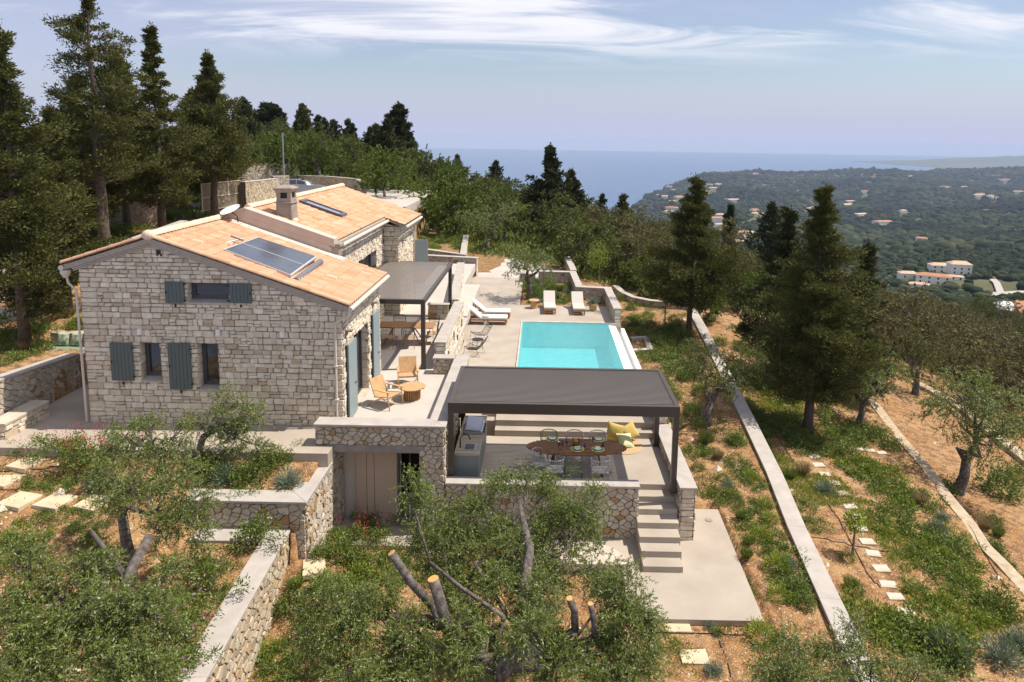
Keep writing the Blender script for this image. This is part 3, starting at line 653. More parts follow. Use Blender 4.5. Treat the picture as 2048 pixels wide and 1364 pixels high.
# east wall with its wide door opening
DO = (19.98, 1.42, 21.68, 3.72)                     # y0, z0, y1, z1
mb = MB(); mb.cur = 1
mb.box(FX1-.4, FY+.4, 1.2, FX1-.02, DO[0], 4.82); mb.box(FX1-.4, DO[2], 1.2, FX1-.02, BY, 4.82); mb.box(FX1-.4, DO[0], DO[3], FX1-.02, DO[2], 4.82); mb.box(FX1-.4, FY+.04, 1.2, FX1-.02, FY+.4, 4.8)
mb.cur = 0
stone_face(mb, (FX1-.02, FY+.02, 1.35), (0,1,0), (0,0,1), BY-FY-.02, 3.47, 'course', None, [(DO[0]-FY-.02, 0, DO[2]-FY-.02, DO[3]-1.35)], seed=8)
stone_face(mb, (FX1-.34, DO[2]-.001, 1.42), (1,0,0), (0,0,1), .32, DO[3]-1.42, 'ashlar', seed=9, depth=(.004,.01))
mb.build('east_wall', [FACADE, FMORT], house, world=True)
mb = MB(); mb.cur = 1; mb.box(FX0+.02, FY+.4, 1.2, FX0+.4, BY, 5.85); mb.cur = 0
stone_face(mb, (FX0+.02, BY, 1.2), (0,-1,0), (0,0,1), BY-FY-.02, 4.65, 'course', seed=18)
mb.build('west_wall', [FACADE, FMORT], house, world=True)
# rear wing
def z2roof(x): return 6.04 - 0.345 * (x + 7.05)
R2X = -10.25
O2 = (24.6, 1.5, 29.75, 4.75)
mb = MB(); mb.cur = 1
mb.box(WX-.4, 23.6, 1.2, WX-.02, O2[0], 5.93); mb.box(WX-.4, O2[2], 1.2, WX-.02, 31.1, 5.93); mb.box(WX-.4, O2[0], O2[3], WX-.02, O2[2], 5.93)
mb.box(WX-.4, 31.15, 1.2, BX-.02, 34.6, 5.7); mb.box(FX0+.5, 23.7, 1.2, FX0+.9, 34.6, 5.8)
mb.prism([(BX-.5,34.58),(BX-.5,34.2),(R2X,34.2),(R2X,34.58)][::-1], 1.2, [6.9,6.9,5.7,5.7]); mb.cur = 0
stone_face(mb, (WX-.02, 23.6, 1.35), (0,1,0), (0,0,1), 31.1-23.6, 4.6, 'course', None, [(O2[0]-23.6, 0, O2[2]-23.6, O2[3]-1.35)], seed=21)
stone_face(mb, (WX, 31.13, 1.35), (1,0,0), (0,0,1), BX-WX, 4.45, 'ashlar', [(0.345, 1, 4.48)], seed=22)
stone_face(mb, (BX-.02, 31.13, 1.35), (0,1,0), (0,0,1), 3.45, 4.3, 'course', seed=23)
stone_face(mb, (WX-.36, O2[2]-.001, 1.5), (1,0,0), (0,0,1), .34, O2[3]-1.5, 'ashlar', seed=24, depth=(.004,.01))
mb.build('rear_wing_wall', [FACADE, FMORT], house, world=True)
mb = MB(); mb.box(-12.6, 19.2, 1.2, -6.05, 23.2, 1.3); mb.build('interior_floor', mat('interior', (0.06,0.05,0.045)), house, world=True)

def tiles(mb, O, U, Vd, lu, lv, tw=0.205, tl=0.34, seed=0, keep=None):
    """barrel tiles: O top corner, U along ridge, Vd down slope; each tile its own island"""
    r = random.Random(seed); O, U, Vd = Vector(O), Vector(U).normalized(), Vector(Vd).normalized(); Nn = Vd.cross(U)
    if Nn.z < 0: Nn = -Nn
    nu, nv_ = round(lu / tw), round(lv / tl); tw = lu / nu; tl = lv / nv_
    prof = [(0,.006),(.14,.022),(.28,.05),(.42,.062),(.56,.05),(.70,.022),(.84,.004),(1.02,.004)]
    for i in range(nu):
        for j in range(nv_):
            if keep and not keep((i+.5)*tw, (j+.5)*tl): continue
            ju, jh = r.uniform(-.006,.006), r.uniform(-.004,.004); p0, p1 = [], []; lip = []
            for a, h in prof:
                b = O + U*((i+a)*tw + ju)
                p0.append(b + Vd*(j*tl - .03) + Nn*(h + jh)); p1.append(b + Vd*((j+1)*tl + .02 + r.uniform(-.004,.004)) + Nn*(h + jh + .028)); lip.append(b + Vd*((j+1)*tl + .02) + Nn*(h + jh + .006))
            k = len(prof); mb.mesh(p0 + p1 + lip, [(a, a+1, k+a+1, k+a) for a in range(k-1)] + [(k+a, k+a+1, 2*k+a+1, 2*k+a) for a in range(k-1)])
def capridge(mb, A, B, r0=0.11, n=None):
    A, B = Vector(A), Vector(B); d = (B-A); l = d.length; d.normalize(); n = n or round(l / .38); s = d.cross(Vector((0,0,1))).normalized(); u = s.cross(d)
    for i in range(n):
        a0 = A + d*(l*i/n); a1 = A + d*(l*(i+1)/n + .03); vs = []
        for p, rr in ((a0, r0*.86), (a1, r0)):
            for k in range(9): t = math.pi*k/8; vs.append(p + s*math.cos(t)*rr*1.15 + u*math.sin(t)*rr)
        mb.mesh(vs, [(k, k+1, 10+k, 9+k) for k in range(8)] + [tuple(range(9, 18)), tuple(range(8, -1, -1))])
# front roof
mb = MB(); vr = Vector((EX-RX, 0, EZ-RZ)); vl = Vector((-13.36-RX, 0, 6.04-RZ))
tiles(mb, (RX, 18.62, RZ), (0,1,0), vr, 4.72, vr.length, seed=1); tiles(mb, (RX, 18.62, RZ), (0,1,0), vl, 4.72, vl.length, seed=2)
roof = mb.build('roof', [TILE], house, world=True)
mb = MB()
for x0, x1 in ((RX, EX+.03), (-13.33, RX)):
    za, zb = z1roof(x0), z1roof(x1)
    mb.prism([(x0,18.66),(x1,18.66),(x1,BY-.02),(x0,BY-.02)], [za-.16, zb-.16, zb-.16, za-.16], [za-.02, zb-.02, zb-.02, za-.02])
mb.build('roof_deck', mat('verge_mortar', (0.42,0.36,0.29), 0.9, var=.25, scale=12), house, world=True)
mb = MB()
for x0, x1 in ((RX, EX-.2), (-13.15, RX)):            # the two moulded bands under the verge
    za, zb = z1roof(x0), z1roof(x1)
    mb.prism([(x0,18.70),(x1,18.70),(x1,18.82),(x0,18.82)], [za-.215, zb-.215, zb-.215, za-.215], [za-.163, zb-.163, zb-.163, za-.163])
    mb.prism([(x0,18.745),(x1,18.745),(x1,18.82),(x0,18.82)], [za-.27, zb-.27, zb-.27, za-.27], [za-.22, zb-.22, zb-.22, za-.22])
mb.build('verge_moulding', mat('moulding', (0.46,0.40,0.33), 0.85, var=.15), house, world=True, bevel=.01)
mb = MB(); capridge(mb, (RX, 18.58, RZ+.05), (RX, 23.2, RZ+.05), .13)
mb.sphere((RX, 18.66, RZ+.06), (.17,.14,.15)); mb.build('ridge_tiles', RIDGE, house, world=True)
mb = MB(); capridge(mb, (RX, 18.68, RZ+.04), (EX, 18.68, EZ+.05), .08); capridge(mb, (RX, 18.68, RZ+.04), (-13.36, 18.68, 6.04+.05), .08)
mb.build('verge_tiles', TILE, house, world=True)
# rear roof: it carries on over the projecting bay
mb = MB(); tx = R2X; tz = z2roof(tx); v2 = Vector((-6.22-tx, 0, z2roof(-6.22)-tz)); lenfull = v2.length; lenmain = lenfull * (-7.02-tx)/(-6.22-tx)
tiles(mb, (tx, 23.62, tz), (0,1,0), v2, 11.3, lenfull, seed=3, keep=lambda u, v: v < lenmain or 23.62+u > 30.85)
vb = Vector((-13.6-tx, 0, -1.15)); tiles(mb, (tx, 23.62, tz), (0,1,0), vb, 11.3, vb.length, tl=.6, tw=.4, seed=4)
mb.build('rear_roof', [TILEP], house, world=True)
mb = MB(); zz = z2roof
mb.prism([(tx,23.6),(-7.08,23.6),(-7.08,30.9),(-6.27,30.9),(-6.27,34.88),(tx,34.88)], [zz(x)-.14 for x in (tx,-7.08,-7.08,-6.27,-6.27,tx)], [zz(x)-.02 for x in (tx,-7.08,-7.08,-6.27,-6.27,tx)])
mb.prism([(tx,23.6),(tx,34.88),(-13.5,34.88),(-13.5,23.6)], [tz-.14,tz-.14,tz-1.25,tz-1.25], [tz-.02,tz-.02,tz-1.13,tz-1.13])
mb.build('rear_roof_deck', MATS['verge_mortar'], house, world=True)
mb = MB(); capridge(mb, (tx, 23.6, tz+.05), (tx, 34.95, tz+.05), .13); mb.build('rear_ridge_tiles', RIDGE, house, world=True)
# plastered party wall between the roofs
def fw(x): return 7.22 - 0.335 * (x + 10.15)
mb = MB(); mb.prism([(-10.15,BY-.05),(-7.2,BY-.05),(-7.2,BY+.32),(-10.15,BY+.32)], 4.5, [fw(-10.15)-.17, fw(-7.2)-.17, fw(-7.2)-.17, fw(-10.15)-.17])
mb.prism([(-13.2,BY-.05),(-10.15,BY-.05),(-10.15,BY+.32),(-13.2,BY+.32)], 4.5, [6.0,7.05,7.05,6.0]); mb.build('party_wall', PINKPL, house, world=True)
mb = MB(); mb.prism([(-10.2,BY-.1),(-7.12,BY-.1),(-7.12,BY+.36),(-10.2,BY+.36)], [fw(-10.2)-.28, fw(-7.12)-.28, fw(-7.12)-.28, fw(-10.2)-.28], [fw(-10.2), fw(-7.12), fw(-7.12), fw(-10.2)])
mb.prism([(-13.2,BY-.1),(-10.2,BY-.1),(-10.2,BY+.36),(-13.2,BY+.36)], [5.95,6.96,6.96,5.95], [6.16,fw(-10.2),fw(-10.2),6.16])
mb.build('party_wall_coping', PINKPL, house, world=True, bevel=.015)
mb = MB(); mb.prism([(-10.6,BY-.42),(-6.75,BY-.42),(-6.75,BY-.03),(-10.6,BY-.03)], [z1roof(-10.6), z1roof(-6.75), z1roof(-6.75), z1roof(-10.6)], [z1roof(-10.6)+.075, z1roof(-6.75)+.075, z1roof(-6.75)+.09, z1roof(-10.6)+.09])
mb.build('flashing', mat('flashing_render', (0.60,0.52,0.46), 0.85, var=.2, scale=5), house, world=True, bevel=.01)
mb = MB(); mb.box(-7.24, BY-.06, 4.7, -6.98, BY+.34, 5.98); mb.box(-7.3, BY-.08, 5.9, -6.92, BY+.38, 6.02); mb.build('stone_stub', [CHIM], house, world=True, bevel=.02)
# chimney
ch = MB(); cx, cy = -9.13, 24.3
def ring(mb, secs):
    for (a, za), (b, zb) in zip(secs, secs[1:]):
        vs = [(cx+sx*a, cy+sy*a*1.1, za) for sx, sy in ((-1,-1),(1,-1),(1,1),(-1,1))] + [(cx+sx*b, cy+sy*b*1.1, zb) for sx, sy in ((-1,-1),(1,-1),(1,1),(-1,1))]
        mb.mesh(vs, [(0,1,5,4),(1,2,6,5),(2,3,7,6),(3,0,4,7),(3,2,1,0),(4,5,6,7)])
ring(ch, [(.31,6.3),(.27,7.3),(.27,7.34)]); ring(ch, [(.31,7.32),(.31,7.36)]); ring(ch, [(.265,7.355),(.26,7.5)])
for sx in (-1,1):
    for sy in (-1,1): ch.box(cx+sx*.26, cy+sy*.285, 7.49, cx+sx*.12, cy+sy*.15, 7.72)
ring(ch, [(.255,7.70),(.33,7.8),(.34,7.86),(.2,7.93)])
ch.build('chimney', CHIM, house, world=True, bevel=.012)
mb = MB(); mb.box(cx-.2, cy-.2, 7.5, cx+.2, cy+.2, 7.71); mb.build('chimney_flue', BLACKM, house, world=True)
mb = MB(); mb.lathe([(.5,-.02),(.42,.05),(.33,.16)], (cx,cy-.0,6.62), 14); mb.build('chimney_flashing', MATS['flashing_render'], house, world=True)
# roof window on the rear roof
def on2(x, y, h): return (x, y, z2roof(x) + h)
sk = MB(); d2 = Vector((1,0,-.345)).normalized(); n2 = Vector((.345,0,1)).normalized()
A_ = aty(612,419,26.9); B_ = aty(680,441,26.9)
for (x0,x1,y0,y1,h0,h1) in ((-9.05,-7.85,26.55,27.05,.0,.12),):
    pass
def slopebox(mb, x0, x1, y0, y1, h0, h1): mb.mesh([on2(x0,y0,h0),on2(x1,y0,h0),on2(x1,y1,h0),on2(x0,y1,h0),on2(x0,y0,h1),on2(x1,y0,h1),on2(x1,y1,h1),on2(x0,y1,h1)], [(3,2,1,0),(4,5,6,7),(0,1,5,4),(1,2,6,5),(2,3,7,6),(3,0,4,7)])
SY0, SY1, SX0, SX1 = 27.3, 28.1, -9.75, -8.05
for a in ((SX0,SX1,SY0,SY0+.1),(SX0,SX1,SY1-.1,SY1),(SX0,SX0+.14,SY0+.1,SY1-.1),(SX1-.14,SX1,SY0+.1,SY1-.1)): slopebox(sk, *a, 0, .17)
swin = sk.build('roof_window', FRAME, house, world=True)
mb = MB(); slopebox(mb, SX0+.14, SX1-.14, SY0+.1, SY1-.1, .02, .12); mb.build('pane', mat('roof_glass', (.25,.28,.36), .08, spec=.8), swin, world=True)
# gutters and downpipes
mb = MB(); mb.tube([(EX+.05,18.62,EZ-.09),(EX+.05,BY+.05,EZ-.09)], .065, 10); mb.build('gutter', GUTTER, house, world=True)
mb = MB(); mb.tube([(-6.98,23.65,z2roof(-6.98)-.1),(-6.98,30.9,z2roof(-6.98)-.1)], .07, 10); mb.tube([(-6.17,30.86,z2roof(-6.17)-.1),(-6.17,34.9,z2roof(-6.17)-.1)], .07, 10); mb.build('rear_gutter', GUTTER, house, world=True)
mb = MB(); mb.tube([(-13.4,18.62,5.95),(-13.4,23,5.95)], .075, 10); mb.lathe([(.06,0),(.13,.12),(.13,.22)], (-13.34,18.72,5.66), 10); mb.build('west_gutter', GUTTER, house, world=True)
mb = MB(); mb.tube([(-13.33,18.74,5.68),(-13.3,18.74,5.5),(-13.08,18.72,5.3),(-13.07,18.72,1.4)], .034, 10); mb.build('downpipe', GUTTER, house, world=True)
mb = MB(); mb.tube([(EX+.02,18.66,4.9),(EX,18.64,4.72),(-5.55,18.68,4.62),(-5.74,18.69,4.5),(-5.78,18.7,4.4),(-5.79,18.7,1.42)], .036, 10)
for z in (2.2,3.2): mb.box(-5.85,18.64,z,-5.73,18.8,z+.03)
mb.build('downpipe', GUTTER, house, world=True)
mb = MB(); mb.tube([(-6.2,34.72,5.6),(-6.3,34.66,5.4),(-6.5,34.65,5.25),(-6.5,34.65,1.5)], .05, 8); mb.build('downpipe', GUTTER, house, world=True)
# windows, sills, shutters
def window(rc, name='window'):
    x0, z0, x1, z1 = rc; f = .05; ys_ = FY + .25; mb = MB()
    for a in ((x0,z0+.05,x0+f,z1),(x1-f,z0+.05,x1,z1),(x0+f,z0+.05,x1-f,z0+.05+f),(x0+f,z1-f,x1-f,z1)): mb.box(a[0], ys_, a[1], a[2], ys_+.07, a[3])
    i0 = f+.004
    for a in ((x0+i0,z0+.05+i0,x0+i0+.045,z1-i0),(x1-i0-.045,z0+.05+i0,x1-i0,z1-i0),(x0+i0+.045,z0+.05+i0,x1-i0-.045,z0+.1+i0),(x0+i0+.045,z1-i0-.045,x1-i0-.045,z1-i0)): mb.box(a[0], ys_+.012, a[1], a[2], ys_+.06, a[3])
    w_ = mb.build(name, FRAME, house, world=True)
    mb = MB(); mb.box(x0+f, ys_+.03, z0+.1, x1-f, ys_+.045, z1-f); mb.build('pane', GLASS, w_, world=True)
    mb = MB(); mb.box(x0-.01, FY-.035, z0-.05, x1+.01, FY+.3, z0); mb.prism([(x0+.002,FY-.03),(x1-.002,FY-.03),(x1-.002,FY+.27),(x0+.002,FY+.27)], z0, [z0+.003,z0+.003,z0+.05,z0+.05]); mb.build('sill', COPING, w_, world=True)
    return w_
for rc in (W_up, W_l, W_r): window(rc)
def shutter(rc, hinge_right=True, m=None):
    x0, z0, x1, z1 = rc; mb = MB(); n = max(3, round((x1-x0)/.11)); y = FY - .085
    for i in range(n):
        a = x0 + (x1-x0)*i/n; b = x0 + (x1-x0)*(i+1)/n; mb.box(a+.003, y, z0, b-.003, y+.03, z1)
    mb.box(x0, y+.031, z0+.01, x1, y+.045, z1-.01)
    s = mb.build('shutter', m or SHUT, house, world=True, bevel=.004); mb = MB(); hx = x1 if hinge_right else x0; d = 1 if hinge_right else -1
    for z in (z0 + .12*(z1-z0), z1 - .12*(z1-z0)): mb = MB(); mb.box(hx-.02*d, y-.006, z-.02, hx+.07*d, y-.001, z+.02); mb.build('hinge', BLACKM, s, world=True)
    mb = MB()
    mb.box((x0+x1)/2-.02, FY-.09, z0-.12, (x0+x1)/2+.02, FY-.05, z0-.04); mb.box(x0+.02 if hinge_right else x1-.05, y-.02, (z0+z1)/2-.03, x0+.05 if hinge_right else x1-.02, y, (z0+z1)/2+.03)
    mb.build('catch', BLACKM, s, world=True)
shutter(px_rect(331.4,561.8,372,604.8)); shutter(px_rect(460,565,505.7,605.7), False)
shutter(px_rect(221.7,684,271,759.6)); shutter(px_rect(337,684,387,777))
for (x, y) in ((277,664),(434,666),(563,670)):
    p = aty(x, y, FY-.1); mb = MB(); mb.box(p[0]-.045, FY-.1, p[2]-.08, p[0]+.045, FY, p[2]+.08); mb.build('wall_lamp', WHITE, house, world=True, bevel=.006)
p = aty(318,506,FY); mb = MB(); mb.box(p[0]-.07, FY-.02, p[2]-.08, p[0]+.07, FY+.02, p[2]+.08); mb.build('air_vent', BLACKM, house, world=True)
# east doors
mb = MB(); x = FX1-.25
for a in ((DO[0],DO[0]+.06),(DO[2]-.06,DO[2]),(20.55,20.63),(21.05,21.13)): mb.box(x-.06, a[0], 1.42, x+.03, a[1], DO[3])
mb.box(x-.06, DO[0]+.06, DO[3]-.06, x+.03, DO[2]-.06, DO[3]); mb.box(x-.06, DO[0]+.06, 1.42, x+.03, DO[2]-.06, 1.48)
dr = mb.build('sliding_door', FRAME, house, world=True); mb = MB(); mb.box(x-.03, DO[0]+.06, 1.48, x-.015, DO[2]-.06, DO[3]-.06); mb.build('pane', GLASS, dr, world=True)
mb = MB(); mb.box(x+.03, DO[0], 1.4, FX1+.02, DO[2], 1.44); mb.build('sill', LIME, dr, world=True)
for (y0, y1, z0, z1) in ((19.08,19.93,1.44,3.72),(22.02,22.86,1.46,3.85)):
    mb = MB(); n = 8
    for i in range(n): mb.box(FX1+.06, y0+(y1-y0)*i/n+.002, z0, FX1+.09, y0+(y1-y0)*(i+1)/n-.002, z1)
    mb.box(FX1+.045, y0, z0+.02, FX1+.059, y1, z1-.02); s = mb.build('shutter', SHUTB, house, world=True, label='pale grey-blue tall door shutter folded back on the sunlit wall')
    mb = MB(); mb.tube([(FX1+.03,y0-.02,z0),(FX1+.03,y0-.02,z1)], .018, 6); mb.box(FX1+.0, y0-.06, z0+.01, FX1+.045, y0-.0, z1-.01); mb.box(FX1+.09, y1-.25, 2.35, FX1+.11, y1-.12, 2.38); mb.build('hinge', BLACKM, s, world=True)
mb = MB(); x = WX-.27
for a in (24.6, 26.2, 27.9, 29.67): mb.box(x-.05, a, 1.5, x+.03, a+.08, O2[3])
mb.box(x-.05, 24.68, O2[3]-.07, x+.03, 29.67, O2[3]); dr = mb.build('rear_sliding_door', FRAME, house, world=True)
mb = MB(); mb.box(x-.03, 24.68, 1.5, x-.015, 29.67, O2[3]-.07); mb.build('pane', GLASS, dr, world=True)
for (Y_, Z_) in ((19.15,4.12),(22.25,4.2)):
    mb = MB(); mb.box(FX1, Y_-.06, Z_-.12, FX1+.05, Y_+.06, Z_); mb.box(FX1+.02, Y_-.09, Z_, FX1+.2, Y_+.09, Z_+.05); mb.build('wall_lamp', CHIM, house, world=True)
for (Y_, Z_) in ((31.9,4.85),(33.9,4.95)):
    mb = MB(); mb.box(BX, Y_-.06, Z_-.12, BX+.05, Y_+.06, Z_); mb.box(BX+.02, Y_-.09, Z_, BX+.2, Y_+.09, Z_+.05); mb.build('wall_lamp', CHIM, house, world=True)
mb = MB(); mb.box(BX+.03, 34.62, 3.2, BX+.75, 34.68, 4.5); mb.build('shutter', SHUTB, house, world=True)
# basement entrance under the terrace
ent = thing('basement_entrance', 'recessed basement doorway with pale panels, dark door and concrete lintel under the terrace', 'doorway', (-4.3, 18.3, -1.12))
mb = MB(); mb.box(-5.75, 17.52, 1.2, -3.05, 17.94, 1.41); mb.build('lintel', mat('concrete_lintel', (0.30,0.27,0.24), .85, var=.3, scale=4), ent, world=True, bevel=.01)
mb = MB()
for a, b in ((-5.16,-4.86),(-4.855,-4.64),(-4.635,-3.98)): mb.box(a, 18.28, -1.12, b-.006, 18.36, 1.2)
mb.build('side_panel', mat('panel_cream', (0.52,0.40,0.31), .7, var=.05, scale=3), ent, world=True, bevel=.004)
mb = MB(); mb.box(-3.98, 18.26, -.75, -3.92, 18.4, 1.2); mb.box(-3.92, 18.3, -1.1, -3.2, 18.42, -.78); mb.box(-3.92, 18.28, -.78, -3.2, 18.42, -.74); mb.box(-3.70, 18.6, -.74, -3.66, 18.7, 1.2); mb.build('door_frame', FRAME, ent, world=True)
mb = MB(); mb.box(-3.92, 19.3, -1.1, -3.2, 19.4, 1.2); mb.box(-3.96, 18.42, -1.1, -3.92, 19.4, 1.2); mb.box(-3.2, 18.3, -1.1, -3.16, 19.4, 1.2); mb.box(-3.92,18.42,-.8,-3.2,19.3,-.78); mb.build('door_recess', mat('dark_interior', (0.035,0.028,0.024), .8), ent, world=True)
mb = MB(); mb.box(-5.6, 18.36, -1.2, -3.9, 18.5, 1.2); mb.build('back_wall', PLASTER, ent, world=True)

# ------------------------------------------------------------------ garden and terrace walls
tw = wall('terrace_wall', 'rubble stone terrace wall with pale coping over the basement doorway, orange stones in its face', [(-6.04,17.74),(-2.74,17.74),(-2.74,23.67)], .46, 1.41, 2.0, cat='stone wall', sides='RSL', seed=1)
wall('x', '', [(-3.22,17.74),(-2.74,17.74),(-2.74,23.67)], .46, -1.25, 1.405, sides='RS', cap=0, seed=2, into=tw)
wall('terrace_wall', 'short low stone wall joining the terrace wall beside the far pergola post', [(-3.74,23.48),(-2.98,23.48)], .4, 1.4, 2.0, sides='LRS', seed=3)
wall('terrace_wall', 'stone wall with pale coping in front of the dining pergola, left of the garden steps', [(-2.48,17.64),(2.79,17.64)], .34, -1.25, .4, sides='RE', seed=4)
wall('terrace_wall', 'low stone wall along the right side of the dining pergola down to the steps', [(4.13,17.46),(4.13,21.6)], .44, -1.22, .4, sides='LRS', seed=5)
wall('terrace_wall', 'higher stone wall end between dining pergola and pool', [(4.13,21.64),(4.13,24.3)], .44, -1.2, 1.0, sides='LRS', seed=6)
wa = wall('terrace_wall', 'white sunlit stone wall with slits between the upper pergola and the pool deck', [(-3.58,23.87),(-3.64,30.1)], .4, .5, 2.4, style='course', stone=FACADE, sides='LRSE', seed=7)
mb = MB()
for y, z in ((24.6,1.5),(26.2,1.75),(27.4,1.3),(28.8,1.6)): mb.box(-3.4, y, z, -3.36, y+.05, z+.32)
mb.build('slit', BLACKM, wa, world=True)
wall('terrace_wall', 'sunlit stone wall continuing beyond the upper pergola towards the garden', [(-4.05,31.3),(-4.85,40.9)], .4, .5, 2.2, style='course', stone=FACADE, sides='LRSE', seed=8)
wall('terrace_wall', 'small dark stone wall at the back of the upper terrace behind the pergola post', [(-5.15,30.75),(-4.2,30.75)], .3, 1.4, 2.12, style='ashlar', sides='RS', seed=9, cap=.05)
wall('terrace_wall', 'stone wall closing the far left end of the pool deck', [(-8.6,45.6),(-4.2,44.75)], .4, .4, 1.85, sides='LRE', seed=10)
D_ = [tuple(atz(842,496,1.95)[:2]), tuple(atz(926,508,1.8)[:2]), tuple(atz(932,470,1.95)[:2])]
wall('garden_wall', 'stone planter wall holding the green bed behind the rear wing', D_, .4, .6, [1.95,1.8,1.95], sides='R', seed=11)
wall('garden_wall', 'zigzag stone wall with pale coping round the planting bed behind the loungers', [(-.1,43.0),(2.08,42.9),(2.25,38.55),(3.86,38.3),(3.92,33.45)], .38, -.7, 1.36, sides='LRSE', seed=12)
wall('garden_wall', 'narrow stone wall running away behind the poolside bed into the trees', [(2.15,43.2),(1.9,48.5)], .38, -.2, 1.4, sides='LR', seed=13)
wall('garden_wall', 'short stone wall end beside the path at the back of the pool deck', [(-1.3,43.3),(-.3,43.15)], .34, .5, 1.15, sides='RSE', seed=14)
wall('garden_wall', 'curved low stone wall on the slope right of the pool', [(5.1,45.2),(5.35,43.3),(5.9,41.9),(6.8,41.1),(8.0,40.7),(9.6,40.6)], .34, -1.1, .02, sides='LR', seed=15, cap=.06)
wall('garden_wall', 'small square stone planter beside the pool overflow', [tuple(atz(x,y,-.35)[:2]) for x,y in ((1262,676),(1292,674),(1300,698),(1266,700))], .24, -.9, -.32, sides='LR', seed=16, cap=.05)
lw = wall('garden_wall', 'L-shaped stone retaining wall with smooth grey coping round the upper flower bed', [(-8.5,15.55),(-5.80,15.55),(-5.80,17.34)], .5, -1.1, 1.0, sides='RSL', seed=17)
wall('x', '', [(-5.80,17.38),(-5.76,18.3)], .5, -1.25, 1.19, sides='RS', cap=0, seed=18, into=lw)
wall('garden_wall', 'low retaining wall with broad grey coping running to the bottom edge at the left', [(-8.1,15.03),(-6.19,15.03),(-5.99,10.7),(-5.85,7.6)], .5, -1.5, 0.3, stone=DRYST, sides='RSL', seed=19)
wall('garden_wall', 'stone wall beside the passage left of the house, half in shade', [(-15.35,21.55),(-15.28,16.4)], .42, 1.3, [2.5,3.0], sides='LS', stone=RUBBLE, seed=20)
wall('stone_bench', 'low stone bench with white slab top left of the house', [(-14.72,17.5),(-14.72,19.15)], .5, 1.36, 1.85, sides='RSE', style='course', stone=FACADE, cap=.08, capm=LIME, cat='bench', seed=21)
wall('garden_wall', 'long grey-capped retaining wall running up the right-hand garden', [(float(w2x(y))-.02, y) for y in (9,12,15,18,21,24,27,32,37,44)], .46, -2.6, [-1.1,-1.08,-1.04,-1.0,-.90,-.74,-.60,-.42,-.29,-.2], sides='LR', seed=22, cap=.09)
wall('garden_wall', 'rough dry stone wall beyond the stepping stones, beside the orange earth', [(float(w3x(y))+.06*math.sin(y*1.9), y) for y in (10.5,12,13.5,15,16.2,17.3,18.4,19.5,20.8,22,23.2,24.5,26,28,31,36,40)], .42, -3.8, [-2.35+.05*math.sin(q*2.3) for q in range(17)], sides='LR', seed=23, cap=.12, over=-.01, capm=mat('rough_cap_stone', (0.50,0.41,0.29), 0.95, col2=(0.36,0.27,0.17), scale=5, detail=8, bump=.8, bscale=9), stone=DRYST)
p4 = [hit(1828,770), hit(1868,790), hit(1912,815), hit(1990,880), hit(2060,935)]
wall('garden_wall', 'farthest low dry stone wall along the edge of the orange terrace', [(p[0],p[1]) for p in p4], .5, [p[2]-1.2 for p in p4], [p[2]+.25 for p in p4], sides='LR', seed=24, cap=.1, over=0, capm=MATS['rough_cap_stone'], stone=DRYST)
pb = [(-26,24.8),(-23.5,27.2),(-22,30),(-20.8,33),(-19.6,37)]
wall('garden_wall', 'tall stone retaining wall behind the tree trunks on the left', pb, .45, [G(*p)-.6 for p in pb], [3.7,3.8,3.9,4.3,5.0], sides='R', seed=25, cap=.05, stone=DRYST)
pb = [(-37,36),(-33,39),(-28.5,41),(-24,43.2)]
wall('garden_wall', 'upper sunlit stone wall between the cypresses on the hillside', pb, .45, [G(*p)-.6 for p in pb], [5.9,5.8,5.8,5.9], sides='R', seed=26, cap=.05, stone=DRYST)
wall('garden_wall', 'sunlit pale stone wall right of the sliding gate', [(-21.9,49.8),(-21.2,54.3)], .45, 4.2, 6.3, sides='R', seed=27, cap=.06, stone=DRYST)
wall('garden_wall', 'darker stone wall end next to the parked car', [(-21.6,54.6),(-20.6,55.4)], .5, 4.2, 6.45, sides='LR', seed=28, cap=.06, stone=RUBBLE)
wall('garden_wall', 'low stone wall behind the parked car on the driveway', [(-27,67.5),(-21,66.8),(-17.5,64.5),(-15.7,60.2)], .45, 4.0, [5.85,5.8,5.75,5.75], sides='R', seed=29, cap=.06, stone=DRYST)
wall('garden_wall', 'brown stone wall rising behind the gate below the lamp pole', [(-31,60),(-29,64),(-24.6,69)], .45, 4.2, [7.4,7.1,6.75], sides='R', seed=30, cap=.06, stone=RUBBLE)

# ------------------------------------------------------------------ swimming pool
pool = thing('swimming_pool', 'rectangular infinity pool with turquoise water and white overflow edge', 'swimming pool', (1.3, 29, .6))
PX0, PX1, PYa, PYb = -.86, 3.47, 24.4, 33.38
mb = MB(); b = -.72
mb.poly([(PX0,PYa,b),(PX1,PYa,b),(PX1,PYb,b),(PX0,PYb,b)]); mb.poly([(PX0,PYa,b),(PX0,PYb,b),(PX0,PYb,.59),(PX0,PYa,.59)][::-1]); mb.poly([(PX0,PYb,b),(PX1,PYb,b),(PX1,PYb,.59),(PX0,PYb,.59)][::-1])
mb.poly([(PX1,PYb,b),(PX1,PYa,b),(PX1,PYa,.50),(PX1,PYb,.50)][::-1]); mb.poly([(PX1,PYa,b),(PX0,PYa,b),(PX0,PYa,.59),(PX1,PYa,.59)][::-1])

